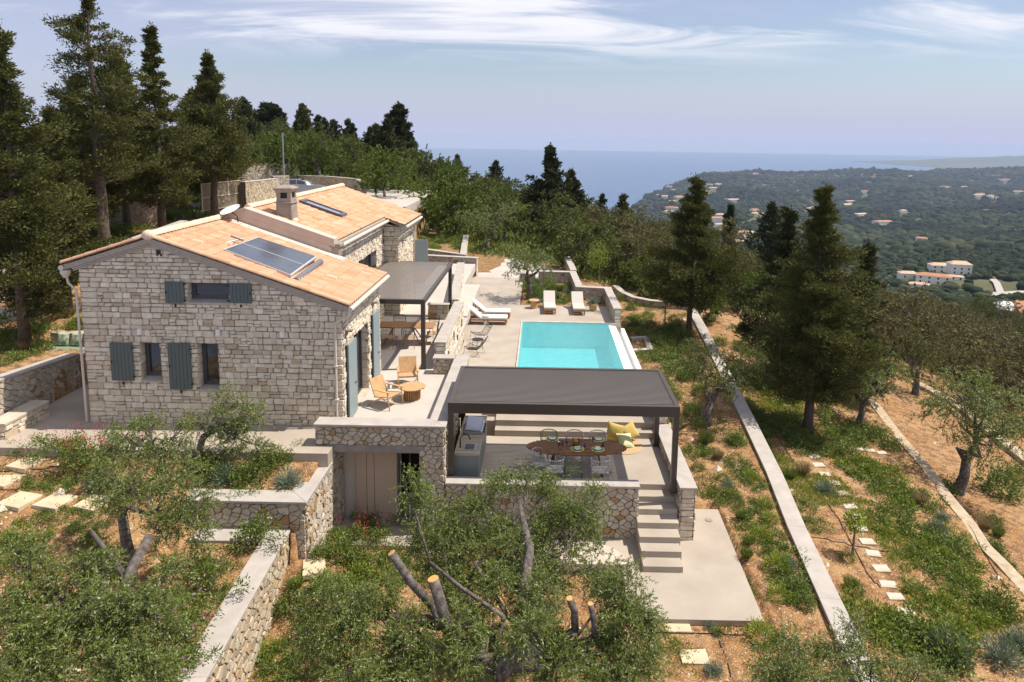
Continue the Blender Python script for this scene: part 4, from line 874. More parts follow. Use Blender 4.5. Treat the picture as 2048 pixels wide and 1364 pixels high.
mb.build('basin', POOLT, pool, world=True)
mb = MB(); mb.poly([(PX0+.002,PYa+.002,.512),(PX1,PYa+.002,.512),(PX1,PYb-.002,.512),(PX0+.002,PYb-.002,.512)]); mb.build('water', WATER, pool, world=True)
mb = MB(); mb.box(PX0-.07, PYa, .4, PX0-.003, PYb+.003, .61); mb.box(PX0-.07, PYb+.004, .4, 3.98, PYb+.16, .615); mb.build('coping', LIME, pool, world=True, bevel=.006)
mb = MB(); mb.prism([(PX1+.003,PYa),(3.84,PYa),(3.84,PYb-.003),(PX1+.003,PYb-.003)], -.8, [.505,.44,.44,.505]); mb.build('overflow_edge', WHITE, pool, world=True)
mb = MB(); mb.box(3.84, PYa, -1.2, 4.08, PYb, .16); mb.box(4.08, PYa, -1.2, 4.26, PYb+.0, .36); mb.build('overflow_channel', [WHITE], pool, world=True)

# ------------------------------------------------------------------ pergolas
def pergola(name, label, x0, x1, y0, y1, ztop, posts, zf, along, nsl, bh=.3, group=None, louver=.0):
    t = thing(name, label, 'pergola', ((x0+x1)/2, (y0+y1)/2, zf), 0, group); pw = .15
    mb = MB()
    mb.box(x0, y0, ztop-bh, x1, y0+.13, ztop); mb.box(x0, y1-.13, ztop-bh, x1, y1, ztop); mb.box(x0, y0+.13, ztop-bh, x0+.13, y1-.13, ztop-.002); mb.box(x1-.13, y0+.13, ztop-bh, x1, y1-.13, ztop-.002)
    mb.build('beam_frame', PERG, t, world=True, bevel=.006)
    for (x, y) in posts:
        mb = MB(); mb.box(x-pw/2, y-pw/2, zf, x+pw/2, y+pw/2, ztop-bh); p = mb.build('post', PERG, t, world=True, bevel=.006)
        mb = MB(); mb.box(x-.1, y-.1, zf, x+.1, y+.1, zf+.015); mb.build('foot_plate', PERG, p, world=True)
    mb = MB()
    for i in range(nsl):
        if along == 'x':
            a = y0+.13 + (y1-y0-.26)*i/nsl; d = (y1-y0-.26)/nsl
            mb.mesh([(x0+.13,a+d*.02,ztop-.015),(x1-.13,a+d*.02,ztop-.015),(x1-.13,a+d*(.99-louver),ztop-.03),(x0+.13,a+d*(.99-louver),ztop-.03),(x0+.13,a+d*.02,ztop-.045),(x1-.13,a+d*.02,ztop-.045),(x1-.13,a+d*(.99-louver),ztop-.055),(x0+.13,a+d*(.99-louver),ztop-.055)], [(0,1,2,3),(7,6,5,4),(0,4,5,1),(1,5,6,2),(2,6,7,3),(3,7,4,0)])
        else:
            a = x0+.13 + (x1-x0-.26)*i/nsl; d = (x1-x0-.26)/nsl
            mb.box(a, y0+.131, ztop-.03, a+d*(1-louver), y1-.131, ztop)
    mb.build('slats', PERGT, t, world=True)
    return t
pergola('pergola', 'bronze metal pergola with near-closed slat roof over the outdoor dining area', -2.48, 3.89, 17.87, 20.95, 2.52, [(-2.40,17.95),(3.81,17.95),(3.81,20.87),(-2.40,20.87)], 0, 'x', 32, louver=.13)
pergola('pergola', 'bronze metal pergola with open lengthwise slats attached to the house above the upper terrace', -7.2, -4.1, 23.72, 31.33, 3.98, [(-4.18,23.82),(-4.2,31.2)], 1.4, 'y', 34, bh=.17, louver=.40)

# ------------------------------------------------------------------ things on the roofs
def on1(x, y, h=0): return (x, y, z1roof(x) + h)
n1 = Vector((kR,0,1)).normalized(); d1 = Vector((1,0,-kR)).normalized()
sw = thing('solar_water_heater', 'two dark grey-blue solar water panels in silver frames on the front roof', 'solar panel', on1(-8.7, 20.6))
def p1(u, y, h): x = -9.75 + u*d1.x; return Vector((x, y, z1roof(x))) + n1*h
# panel corners from its four seen corners, tilted a little towards the camera
c_ = [aty(447,498,19.55), aty(583,550,19.25), aty(634,513,21.6), aty(515,474,21.9)]
def sbox(mb, q, h0, h1):
    q = [Vector(p) for p in q]; nn = (q[1]-q[0]).cross(q[3]-q[0]).normalized()
    if nn.z < 0: nn = -nn
    mb.mesh([p + nn*h0 for p in q] + [p + nn*h1 for p in q], [(3,2,1,0),(4,5,6,7),(0,1,5,4),(1,2,6,5),(2,3,7,6),(3,0,4,7)])
def lerp(a, b, t): return Vector(a)*(1-t) + Vector(b)*t
m0, m1_ = lerp(c_[0],c_[3],.5), lerp(c_[1],c_[2],.5)
SILV = mat('silver_frame', (.55,.52,.50), .5, .3); SOLG = mat('solar_glass', (.11,.13,.17), .22, .35, spec=.9, var=.25, scale=2)
for q in ([c_[0],c_[1],lerp(c_[1],c_[2],.494),lerp(c_[0],c_[3],.494)], [lerp(c_[0],c_[3],.506),lerp(c_[1],c_[2],.506),c_[2],c_[3]]):
    mb = MB(); sbox(mb, q, -.085, 0); pn = mb.build('panel', SILV, sw, world=True, bevel=.006); mb = MB(); cc = sum((Vector(p) for p in q), Vector())/4
    sbox(mb, [cc + (Vector(p)-cc)*.955 for p in q], .002, .008); mb.build('glass', SOLG, pn, world=True)
mb = MB()
for t_ in (.12,.88): a, b_ = lerp(c_[0],c_[1],t_), lerp(c_[3],c_[2],t_); mb.tube([a - n1*.12, b_ - n1*.12], .025, 6)
a, b_ = Vector(c_[1]), Vector(c_[2]); mb.tube([a-n1*.12+d1*.16, b_-n1*.12+d1*.16], .095, 12); mb.tube([a-n1*.1, a-n1*.32+d1*.1], .03, 6)
mb.tube([Vector(c_[0])-n1*.1, lerp(c_[0],c_[1],.5)-n1*.22-Vector((0,.06,0)), a-n1*.16], .03, 6); mb.build('mount', mat('mount_metal',(.22,.22,.24),.45,.5), sw, world=True)
mb = MB()
for (a0,b0),(a1,b1) in (((429,491),(486,477)),((432,484),(450,492)),((462,472),(486,481))):
    pa, pb_ = aty(a0,b0,20.2), aty(a1,b1,20.9); mb.tube([pa, pb_], .025, 6)
mb.build('spare_rail', MATS['mount_metal'], sw, world=True)
dish = thing('satellite_dish', 'white satellite dish seen edge-on beside the party wall', 'satellite dish', tuple(aty(476,436,23.05)))
mb = MB(); dc = Vector(aty(462,423,23.0)); prof = [(0,.0),(.12,.008),(.24,.035),(.34,.075),(.345,.09),(.335,.085),(.24,.05),(.12,.02),(0,.012)]
M_ = Matrix.Translation(dc) @ Matrix.Rotation(RAD(8),4,'Y') @ Matrix.Rotation(RAD(-66),4,'X') @ Matrix.Rotation(RAD(-18),4,'Y')
m_ = MB(); m_.lathe(prof, (0,0,0), 20, False); mb.mesh([tuple(Matrix.Translation(dc) @ Matrix.Rotation(RAD(-17),4,'Y') @ Matrix.Rotation(RAD(20),4,'X') @ Vector(v)) for v in m_.v], m_.f); mb.build('reflector', WHITE, dish, world=True, smooth=True)
mb = MB(); mb.tube([dc, dc+Vector((.2,0,-.15)), Vector(aty(477,448,23.1))], .02, 6); mb.tube([dc+Vector((0,0,.0)), dc+Vector((-.25,-.3,-.25))], .012, 6); mb.build('arm', BLACKM, dish, world=True)

# ------------------------------------------------------------------ furniture
def rot(x, y, a): return (x*math.cos(a)-y*math.sin(a), x*math.sin(a)+y*math.cos(a))
def lounger(label, loc, rz, back=RAD(33), cm=None):
    cm = cm or CANVAS
    """head at +y"""
    t = thing('sun_lounger', label, 'sun lounger', loc, rz, 'sun loungers by the pool')
    mb = MB()
    for x in (-.32,.28): mb.box(x, -1.0, .2, x+.04, .95, .28)
    mb.box(-.28,-1.0,.2,.28,-.94,.28); mb.box(-.28,.89,.2,.28,.95,.28)
    for i in range(10): mb.box(-.28, -.9+i*.12, .262, .28, -.82+i*.12, .28)
    mb.box(-.32,-1.0,.1,.32,-.97,.14); mb.build('frame', TEAK, t, bevel=.004)
    for x in (-.31,.25):
        for y in (-.96,.84): b = MB(); b.box(x, y, 0, x+.06, y+.07, .2); b.build('leg', TEAK, t, bevel=.004)
    b = MB(); b.box(-.32,-1.0,.285,.32,.32,.39); b.build('seat_cushion', cm, t, bevel=.03)
    M = Matrix.Translation((0,.33,.30)) @ Matrix.Rotation(back,4,'X')
    b = MB(); b.box(-.32,0,0,.32,.86,.1); b.build('back_cushion', cm, t, bevel=.03, M=M)
    b = MB(); b.box(-.3,.02,-.045,-.26,.84,-.005); b.box(.26,.02,-.045,.3,.84,-.005)
    for i in range(6): b.box(-.26,.06+i*.13,-.035,.26,.13+i*.13,-.01)
    b.build('backrest', TEAK, t, M=M); b = MB(); b.tube([(-.2,.85,.26),(-.2,.8,.62)],.014,6); b.tube([(.2,.85,.26),(.2,.8,.62)],.014,6); b.build('prop', TEAK, t)
    return t
pl = [hit(1085,629), hit(1143,632)]
lounger('beige sun lounger with raised back beside the round wooden stool, facing the pool', (.52,35.9,.6), RAD(1), cm=mat('beige_cushion', (.50,.46,.41), .9, bump=.1))
lounger('beige sun lounger with raised back nearer the right stone wall, facing the pool', (2.05,35.8,.6), RAD(1), cm=MATS['beige_cushion'])
lounger('nearer of the two white loungers beside the white stone wall', (-2.6,33.0,.6), RAD(90), RAD(40))
lounger('farther of the two white loungers beside the white stone wall', (-2.5,34.2,.6), RAD(90), RAD(40))
def round_table(name, label, loc, r, h, topm, legm, kind, cat='side table'):
    t = thing(name, label, cat, loc)
    b = MB()
    if kind == 'drum':
        b.lathe([(r*.72,0),(r*.66,h*.5),(r*.7,h-.05)], n=18); b.build('base', legm, t, smooth=False); b = MB(); b.lathe([(r,h-.05),(r*1.04,h-.03),(r*1.04,h-.01),(r,h)], n=24); b.build('top', topm, t)
    return t
p = atz(1068,616,.6); t = round_table('wooden_stool', 'round wooden stool with crossed legs left of the beige loungers', (p[0],p[1],.6), .28, .46, LTEAK, LTEAK, 'drum')
p = atz(972,648,.6); t = round_table('side_table', 'white drum side table at the foot of the white loungers', (p[0],p[1],.6), .2, .46, WHITE, WHITE, 'drum')
tr = thing('wire_basket', 'small grey wire basket on the white drum table', 'basket', (p[0]-.08,p[1],1.06)); mb = MB()
for z in (0.01,.06): mb.tube([(.12*math.cos(a),.1*math.sin(a),z) for a in np.linspace(0,2*math.pi,15)], .006, 4, False)
for a in np.linspace(0,2*math.pi,9)[:-1]: mb.tube([(.12*math.cos(a),.1*math.sin(a),0),(.12*math.cos(a),.1*math.sin(a),.06)], .004, 4)
mb.build('wires', STEEL, tr)
p = atz(1186,621,.6); t = thing('wicker_basket', 'woven straw basket pot with a spiky grey plant right of the beige loungers', 'planter', (p[0],p[1],.6)); mb = MB(); mb.lathe([(.15,0),(.21,.12),(.21,.3),(.18,.4),(.16,.4),(.16,.3)], n=14); mb.build('basket', STRAW, t)
n_ = 140; c = np.tile([[0,0,.38]], (n_,1)) + rng.normal(size=(n_,3))*.05; d = unit(rng.normal(size=(n_,3))*[.6,.6,.4] + [0,0,.7]); quads_mesh('leaves', kites(c, d, rng.uniform(.25,.5,n_), .03), GREYL, t)
def wire_chair(label, loc, rz, group='black wire lounge chairs by the pool'):
    t = thing('wire_chair', label, 'chair', loc, rz, group); mb = MB(); rr = .009
    prof = [(.0,-.42,.36),(.0,-.30,.30),(.0,.0,.25),(.0,.14,.27),(.0,.36,.58),(.0,.42,.74)]
    for i in range(9):
        x = -.26 + .065*i; mb.tube([(x*(1 if k<4 else .9), q[1], q[2] + .03*abs(i-4)/4) for k, q in enumerate(prof)], .005, 5)
    for k in (0,2,4,5): q = prof[k]; mb.tube([(-.28,q[1],q[2]+.03),(-.14,q[1],q[2]),(.14,q[1],q[2]),(.28,q[1],q[2]+.03)], rr, 6)
    for s in (-1,1): mb.tube([(s*.28, q[1], q[2]+.035) for q in prof], rr, 6)
    mb.build('seat', BLACKM, t, smooth=True)
    for s in (-1,1):
        b = MB(); b.tube([(s*.27,-.4,.37),(s*.29,-.46,.0),(s*.29,.30,.0),(s*.27,.14,.3)], rr, 6); b.build('leg', BLACKM, t)
    return t
pc = atz(963,680,.6); wire_chair('black wire lounge chair facing the pool, the farther of two', (pc[0],pc[1],.6), RAD(-62))
pc = atz(952,709,.6); wire_chair('black wire lounge chair seen from the side, the nearer of two', (pc[0],pc[1],.6), RAD(-108))
pc = atz(955,697,.6); t = thing('wire_table', 'small round black wire table between the black wire chairs', 'side table', (pc[0],pc[1],.6)); mb = MB()
mb.lathe([(.24,.4),(.25,.41),(.25,.425),(.24,.43)], n=20); mb.build('top', BLACKM, t)
for a in np.linspace(0,2*math.pi,5)[:-1]: b = MB(); b.tube([(.2*math.cos(a),.2*math.sin(a),.4),(.24*math.cos(a),.24*math.sin(a),0)], .008, 6); b.build('leg', BLACKM, t)
# armchairs and coffee table on the terrace
def armchair(label, loc, rz):
    t = thing('wooden_armchair', label, 'armchair', loc, rz, 'light wooden armchairs on the terrace'); W_ = .32
    M = Matrix.Translation((0,-.28,.37)) @ Matrix.Rotation(RAD(-9),4,'X'); b = MB(); b.box(-.29,-.03,0,.29,.58,.035); b.build('seat', LTEAK, t, bevel=.01, M=Matrix.Translation((0,-.3,.38)) @ Matrix.Rotation(RAD(-8),4,'X'))
    b = MB(); b.box(-.3,0,0,.3,.035,.56); b.build('backrest', LTEAK, t, bevel=.01, M=Matrix.Translation((0,.22,.34)) @ Matrix.Rotation(RAD(-22),4,'X'))
    for s in (-1,1):
        b = MB(); b.tube([(s*W_,-.3,.56),(s*W_,-.33,.3),(s*W_,-.37,0)], [.02,.022,.016], 8); b.build('leg', LTEAK, t, smooth=True)
        b = MB(); b.tube([(s*W_,-.32,.36),(s*W_,.0,.32),(s*W_,.28,.17),(s*W_,.5,.0)], [.018,.022,.022,.016], 8); b.build('leg', LTEAK, t, smooth=True)
        b = MB(); b.box(s*W_-.04,-.38,.56,s*W_+.04,.30,.585); b.build('armrest', LTEAK, t, bevel=.01)
    b = MB(); b.tube([(-W_,-.3,.36),(W_,-.3,.36)],.015,6); b.tube([(-W_,.2,.22),(W_,.2,.22)],.015,6); b.build('crossbar', LTEAK, t)
    return t
armchair('light wooden armchair facing right at the front of the terrace', (-4.72,20.35,1.4), RAD(62))
armchair('light wooden armchair with its back to the upper pergola, facing the coffee table', (-4.43,22.2,1.4), RAD(12))
t = thing('coffee_table', 'round slatted wooden coffee table with ribbed drum base on the terrace', 'coffee table', (-4.05,20.95,1.4)); mb = MB()
for i in range(11):
    x0 = -.42+i*.0764; xm = x0+.036; hw = math.sqrt(max(.001,.42**2-(xm)**2)); mb.box(x0+.003,-hw,.385,x0+.073,hw,.415)
mb.build('top', LTEAK, t); mb = MB()
for a in np.linspace(0,2*math.pi,25)[:-1]: M = Matrix.Rotation(a,4,'Z'); mb.box(.24,-.022,0,.265,.022,.385,M=M)
mb.lathe([(.23,0),(.23,.38)], n=16); mb.build('base', TEAK, t)
# oval dining table with its chairs
pt = atz(1153,893,.75); tx_, ty_ = pt[0], pt[1]
t = thing('dining_table', 'long oval dark teak slatted dining table under the pergola', 'dining table', (tx_,ty_,0)); mb = MB(); n = 17; A_, B_ = 1.48, .56
for i in range(n):
    y0 = -B_ + 2*B_*i/n; ym = y0 + B_/n; hw = A_*math.sqrt(max(0.02,1-(ym/B_)**2)); mb.box(-hw, y0+.006, .72, hw, y0+2*B_/n-.006, .75)
mb.build('tabletop', DTEAK, t); mb = MB(); mb.box(-1.1,-.03,.66,1.1,.03,.72); mb.box(-.8,-.3,.68,-.74,.3,.72); mb.box(.74,-.3,.68,.8,.3,.72); mb.build('apron', DTEAK, t)
for sx in (-1,1):
    b = MB(); b.tube([(sx*.75,-.38,0),(sx*.62,0,.68),(sx*.75,.38,0)], .03, 6); b.build('leg', DTEAK, t)
def dining_chair(label, loc, rz, m, cord, group='dining chairs round the oval table', kids=None):
    t = thing('dining_chair', label, 'chair', loc, rz, group)
    b = MB(); b.box(-.24,-.24,.42,.24,.2,.45); b.build('seat', cord, t, bevel=.012)
    b = MB(); pts = [(.27*math.cos(a), .02+.25*math.sin(a), .78+.03*math.sin(a)) for a in np.linspace(-.5,math.pi+.5,13)]
    b.tube(pts, .013, 6); b.tube([(p_[0]*.93,p_[1]*.93,.47) for p_ in pts], .011, 6)
    for a in np.linspace(-.35,math.pi+.35,19): b.tube([(.268*math.cos(a),.02+.248*math.sin(a),.77+.03*math.sin(a)),(.25*math.cos(a),.02+.23*math.sin(a),.47)], .008, 4)
    b.build('backrest', cord, t)
    for sx in (-1,1):
        for y_ in (-.24,.2): b = MB(); b.tube([(sx*.24,y_,.44 if y_>0 else .66),(sx*.25,y_*1.1,0)], .014, 6); b.build('leg', m, t)
    return t
CG = mat('grey_frame', (.40,.39,.37), .45); CC = mat('grey_cord', (.52,.50,.46), .9); CGr = mat('green_frame', (.14,.17,.10), .5); CCg = mat('green_cord', (.20,.23,.13), .9)
for (x, y, m_, c_2, rz, lb) in ((1109,944,CG,CC,180,'grey corded dining chair at the left of the near side of the oval table'),(1147,944,CGr,CCg,180,'dark green dining chair in the middle of the near side'),(1200,944,CG,CC,180,'grey corded dining chair at the right of the near side of the oval table'),
    (1098,884,CGr,CCg,0,'dark green dining chair at the left of the far side'),(1149,884,CG,CC,0,'grey corded dining chair in the middle of the far side of the oval table'),(1196,884,CG,CC,0,'grey corded dining chair at the right of the far side by the cushions'),(1068,925,CG,CC,100,'grey dining chair at the left end of the oval table')):
    if rz == 0: yy = ty_ + .78; xx = aty(x, 870, yy)[0]
    elif rz == 180: yy = ty_ - .80; xx = aty(x, 930, yy)[0]
    else: xx, yy = tx_ - 1.05, ty_ - .45
    dining_chair(lb, (xx, yy, 0), RAD(rz), m_, c_2)
# table setting
PLT = mat('pale_blue_plate', (.55,.68,.66), .3); PLR = mat('dark_plate_rim', (.03,.09,.09), .3); MATT = mat('yellow_place_mat', (.55,.50,.14), .9)
for i, (x, y, lb) in enumerate(((1105,877,'plate on a yellow place mat at the far left of the oval table'),(1155,897,'plate on a yellow mat at the middle of the near table edge'),(1196,898,'plate on a yellow mat at the right of the near table edge'),(1197,878,'plate at the far right of the oval table near the cushions'))):
    p = atz(x,y,.76); t = thing('place_setting', lb, 'plate', (p[0],p[1],.752), 0, 'place settings on the oval table')
    b = MB(); b.lathe([(.2,0),(.2,.006)], n=20); b.build('place_mat', MATT, t); b = MB(); b.lathe([(.1,.007),(.14,.012),(.145,.02),(.13,.02),(.1,.013)], n=20); b.build('rim', PLR, t)
    b = MB(); b.lathe([(.06,.014),(.11,.017),(.115,.028),(.1,.02)], n=20); b.build('plate', PLT, t)
p = atz(1152,889,.76); t = thing('glass_pitcher', 'glass jug with red and orange fruit drink in the middle of the oval table', 'jug', (p[0],p[1],.752)); mb = MB()
mb.lathe([(.09,0),(.11,.08),(.10,.17),(.11,.2)], n=14, caps=False); mb.build('jug', TGLASS, t, smooth=True); mb = MB(); mb.lathe([(.08,.01),(.1,.08),(.09,.14)], n=12); mb.build('drink', mat('fruit_drink', (.5,.12,.03), .5, col2=(.7,.35,.05), scale=20, detail=1), t)
mb = MB(); mb.tube([(.1,0,.17),(.17,0,.15),(.16,0,.07),(.11,0,.05)], .01, 6); mb.build('handle', TGLASS, t)
for i, (x, y, m_, lb, h) in enumerate(((1125,888,'b','blue tumbler left of the jug',.11),(1134,885,'b','blue tumbler nearest the jug on its left',.11),(1186,886,'d','dark wine glass right of the jug',.2),(1170,893,'b','small blue glass right of the jug near the edge',.1),(1206,892,'d','dark tumbler by the right place mat',.12),(1118,889,'b','blue tumbler farthest left of the jug',.1))):
    p = atz(x,y,.76); t = thing('drinking_glass', lb, 'glass', (p[0],p[1],.752), 0, 'glasses on the oval table'); mb = MB()
    if h > .15: mb.lathe([(.03,0),(.005,.01),(.005,.09),(.035,.13),(.035,.2)], n=10)
    else: mb.lathe([(.03,0),(.035,h),(.028,h),(.024,.01)], n=10)
    mb.build('bowl', mat('blue_glass',(.05,.11,.25),.15,spec=.8) if m_=='b' else mat('dark_glass',(.05,.05,.06),.15,spec=.8), t, smooth=True)
# rug and cushions
p = atz(1240,893,.0); t = thing('round_rug', 'round straw rug under the yellow cushions', 'rug', (p[0]+.05,p[1]+.1,0)); mb = MB(); mb.lathe([(.66,.003),(.68,.012),(.66,.02),(.02,.022)], n=40); mb.build('weave', STRAW, t)
def cushion(name, label, loc, s, m, e, group=None, cat='cushion'):
    t = MB(); 
    n = 12
    vs = []; fs = []
    for side in (1,-1):
        base = len(vs)
        for i in range(n+1):
            for j in range(n+1):
                u, v = i/n*2-1, j/n*2-1; h = (1-abs(u)**2.4)**.55 * (1-abs(v)**2.4)**.55 if abs(u)<1 and abs(v)<1 else 0
                k = 1 - .10*(1-u*u)*abs(v)**3*0 ; pin = 1 - .08*(1-v*v)*(abs(u)**2); pin2 = 1 - .08*(1-u*u)*(abs(v)**2)
                vs.append((u*s/2*pin, v*s/2*pin2, side*h*s*.17))
        for i in range(n):
            for j in range(n): a = base+i*(n+1)+j; q = (a, a+n+1, a+n+2, a+1); fs.append(q if side == 1 else q[::-1])
    o = MB().mesh(vs, fs).build(name, m, smooth=True); o.location = loc; o.rotation_euler = e; return tag(o, label, cat, group)
rc = Vector((p[0]+.05,p[1]+.1,0)); g_c = 'floor cushions on the round rug'
cushion('cushion', 'larger yellow cushion leaning at the left on the round rug', rc+Vector((-.18,.28,.31)), .58, YEL, (RAD(72),RAD(8),RAD(-18)), g_c)
cushion('cushion', 'yellow cushion leaning at the right behind the others on the round rug', rc+Vector((.30,.32,.31)), .54, YEL, (RAD(70),RAD(-22),RAD(25)), g_c)
cushion('cushion', 'pale lime striped cushion in front of the two yellow ones', rc+Vector((.12,-.08,.2)), .52, YEL2, (RAD(38),RAD(6),RAD(20)), g_c)
# outdoor kitchen
kx0 = atz(909,906,.9)[0]; kx1 = atz(958,906,.9)[0]; ky0 = atz(930,907,.9)[1]; ky1 = 20.9
t = thing('outdoor_kitchen', 'long grey outdoor kitchen counter with slatted top at the left of the dining area', 'kitchen counter', ((kx0+kx1)/2, 19.5, 0))
mb = MB(); mb.box(kx0, ky0, 0, kx1, ky1, .84); mb.build('cabinet', GREYM, t, world=True, bevel=.01)
mb = MB(); mb.box(kx0-.01, ky0-.02, .842, kx1+.02, ky1, .9); mb.box(kx0-.02, ky0-.02, .0, kx0-.0, ky0+.1, .84); mb.build('worktop', mat('worktop', (.42,.37,.31), .6, var=.1), t, world=True, bevel=.005)
sy = atz(932,895,.9)[1]; mb = MB(); mb.box(kx0+.22, sy-.16, .902, kx1-.12, sy+.26, .91); sk_ = mb.build('sink', STEEL, t, world=True); mb = MB(); mb.box(kx0+.26, sy-.12, .9105, kx1-.16, sy+.22, .913); mb.build('bowl', mat('sink_bowl',(.10,.11,.12),.4,.5), sk_, world=True)
fx = kx0+.12; mb = MB(); mb.tube([(fx,sy,.9),(fx,sy,1.18),(fx+.05,sy,1.27),(fx+.15,sy,1.31),(fx+.25,sy-.01,1.27),(fx+.29,sy-.02,1.16)], [.022,.016,.015,.015,.016,.02], 8); mb.build('tap', BLACKM, t, world=True, smooth=True)
gy = atz(945,866,.95)[1]; gr = thing('gas_grill', 'steel barbecue with its lid closed on the outdoor kitchen counter', 'grill', ((kx0+kx1)/2, gy+.3, .9)); mb = MB(); mb.box(kx0+.12, gy-.02, .902, kx1, gy+.85, 1.0); mb.build('body', STEEL, gr, world=True, bevel=.01)
mb = MB(); mb.prism([(kx0+.16,gy+.02),(kx1-.06,gy+.02),(kx1-.06,gy+.8),(kx0+.16,gy+.8)], 1.002, [1.06,1.03,1.12,1.16]); mb.build('lid', mat('lid_steel',(.40,.42,.47),.25,.7), gr, world=True, bevel=.02)
for k in range(4): mb = MB(); mb.tube([(kx1, gy+.12+.18*k, .95),(kx1+.05, gy+.12+.18*k, .95)], .03, 10); mb.build('knob', BLACKM, gr, world=True)
p = aty(924,830,20.75); t = thing('potted_plant', 'small dark green plant in a pot at the far end of the kitchen counter', 'plant', (p[0]-.1, 20.7, .9)); mb = MB(); mb.lathe([(.07,0),(.1,.15),(.1,.17)], n=12); mb.build('pot', BLACKM, t)
n_ = 260; d = unit(rng.normal(size=(n_,3))); c = d*rng.uniform(.02,.14,(n_,1)) + [0,0,.3]; quads_mesh('leaves', kites(c, d, .09, .035), SHRUBL, t)
# upper dining table under the attached pergola
t = thing('dining_table', 'rectangular wooden dining table striped with slat shadows under the upper pergola', 'dining table', (-5.55,27.0,1.4)); mb = MB()
for i in range(9): mb.box(-1.25, -.45+i*.1, .71, 1.25, -.355+i*.1, .74)
mb.build('tabletop', TEAK, t)
for sx in (-1,1):
    for sy_ in (-1,1): b = MB(); b.tube([(sx*.35,sy_*.1,.7),(sx*.75,sy_*.36,0)], [.03,.022], 6); b.build('leg', TEAK, t)
def shell_chair(label, loc, rz):
    t = thing('dining_chair', label, 'chair', loc, rz, 'chairs round the upper dining table'); b = MB()
    b.tube([(-.24,.18,.45),(-.25,.24,.8),(-.18,.27,.88),(.18,.27,.88),(.25,.24,.8),(.24,.18,.45)], .014, 6)
    for i in range(7): x = -.18+.06*i; b.tube([(x,.2,.46),(x,.265,.87)], .006, 4)
    for z in (.6,.74): b.tube([(-.24,.21+(z-.45)*.12,z),(.24,.21+(z-.45)*.12,z)], .006, 4)
    b.build('backrest', BLACKM, t); b = MB(); b.box(-.24,-.22,.43,.24,.2,.455); b.build('seat', LTEAK, t, bevel=.01)
    for sx in (-1,1):
        for y_ in (-.2,.18): b = MB(); b.tube([(sx*.21,y_,.44),(sx*.25,y_*1.25,0)], .013, 6); b.build('leg', TEAK, t)
    return t
shell_chair('black wire-backed dining chair at the right end of the upper table', (-4.55,27.9,1.4), RAD(-25))
shell_chair('dining chair with wooden seat nearest the pergola post at the upper table', (-4.35,26.9,1.4), RAD(-80))
shell_chair('black dining chair on the near left side of the upper table', (-6.0,26.3,1.4), RAD(175))
shell_chair('black dining chair on the near side of the upper table', (-5.2,26.3,1.4), RAD(185))
shell_chair('black dining chair on the far side of the upper table in the slat shade', (-5.9,27.75,1.4), RAD(0))
# built-in sofa at the back left
t = thing('outdoor_sofa', 'sage green cushioned built-in sofa partly hidden behind the house corner', 'sofa', (-16.8,24.3,1.38)); mb = MB(); mb.box(-1.5,-.45,0,1.5,.4,.3); mb.build('base', COPING, t, bevel=.01)
mb = MB(); mb.box(-1.5,-.45,.302,1.5,.25,.45); mb.build('seat_cushion', GREENF, t, bevel=.03)
mb = MB(); mb.box(-1.6,.42,0,1.9,.8,.85); mb.build('back_wall', [DRYST], t, bevel=.02)
for i, (dx, m_, lb) in enumerate(((-.95,LEAFF,'leaf-patterned white cushion at the left end of the sofa'),(-.45,LEAFF,'leaf-patterned white cushion second from the left on the sofa'),(.05,GREENF,'sage cushion leaning in the middle of the sofa'),(.5,GREENF,'sage cushion at the right of the sofa beside the house corner'))):
    cushion('cushion', lb, (-16.75+dx, 24.42, 2.08), .48, m_, (RAD(74),0,RAD(random.uniform(-12,12))), 'cushions on the green sofa')

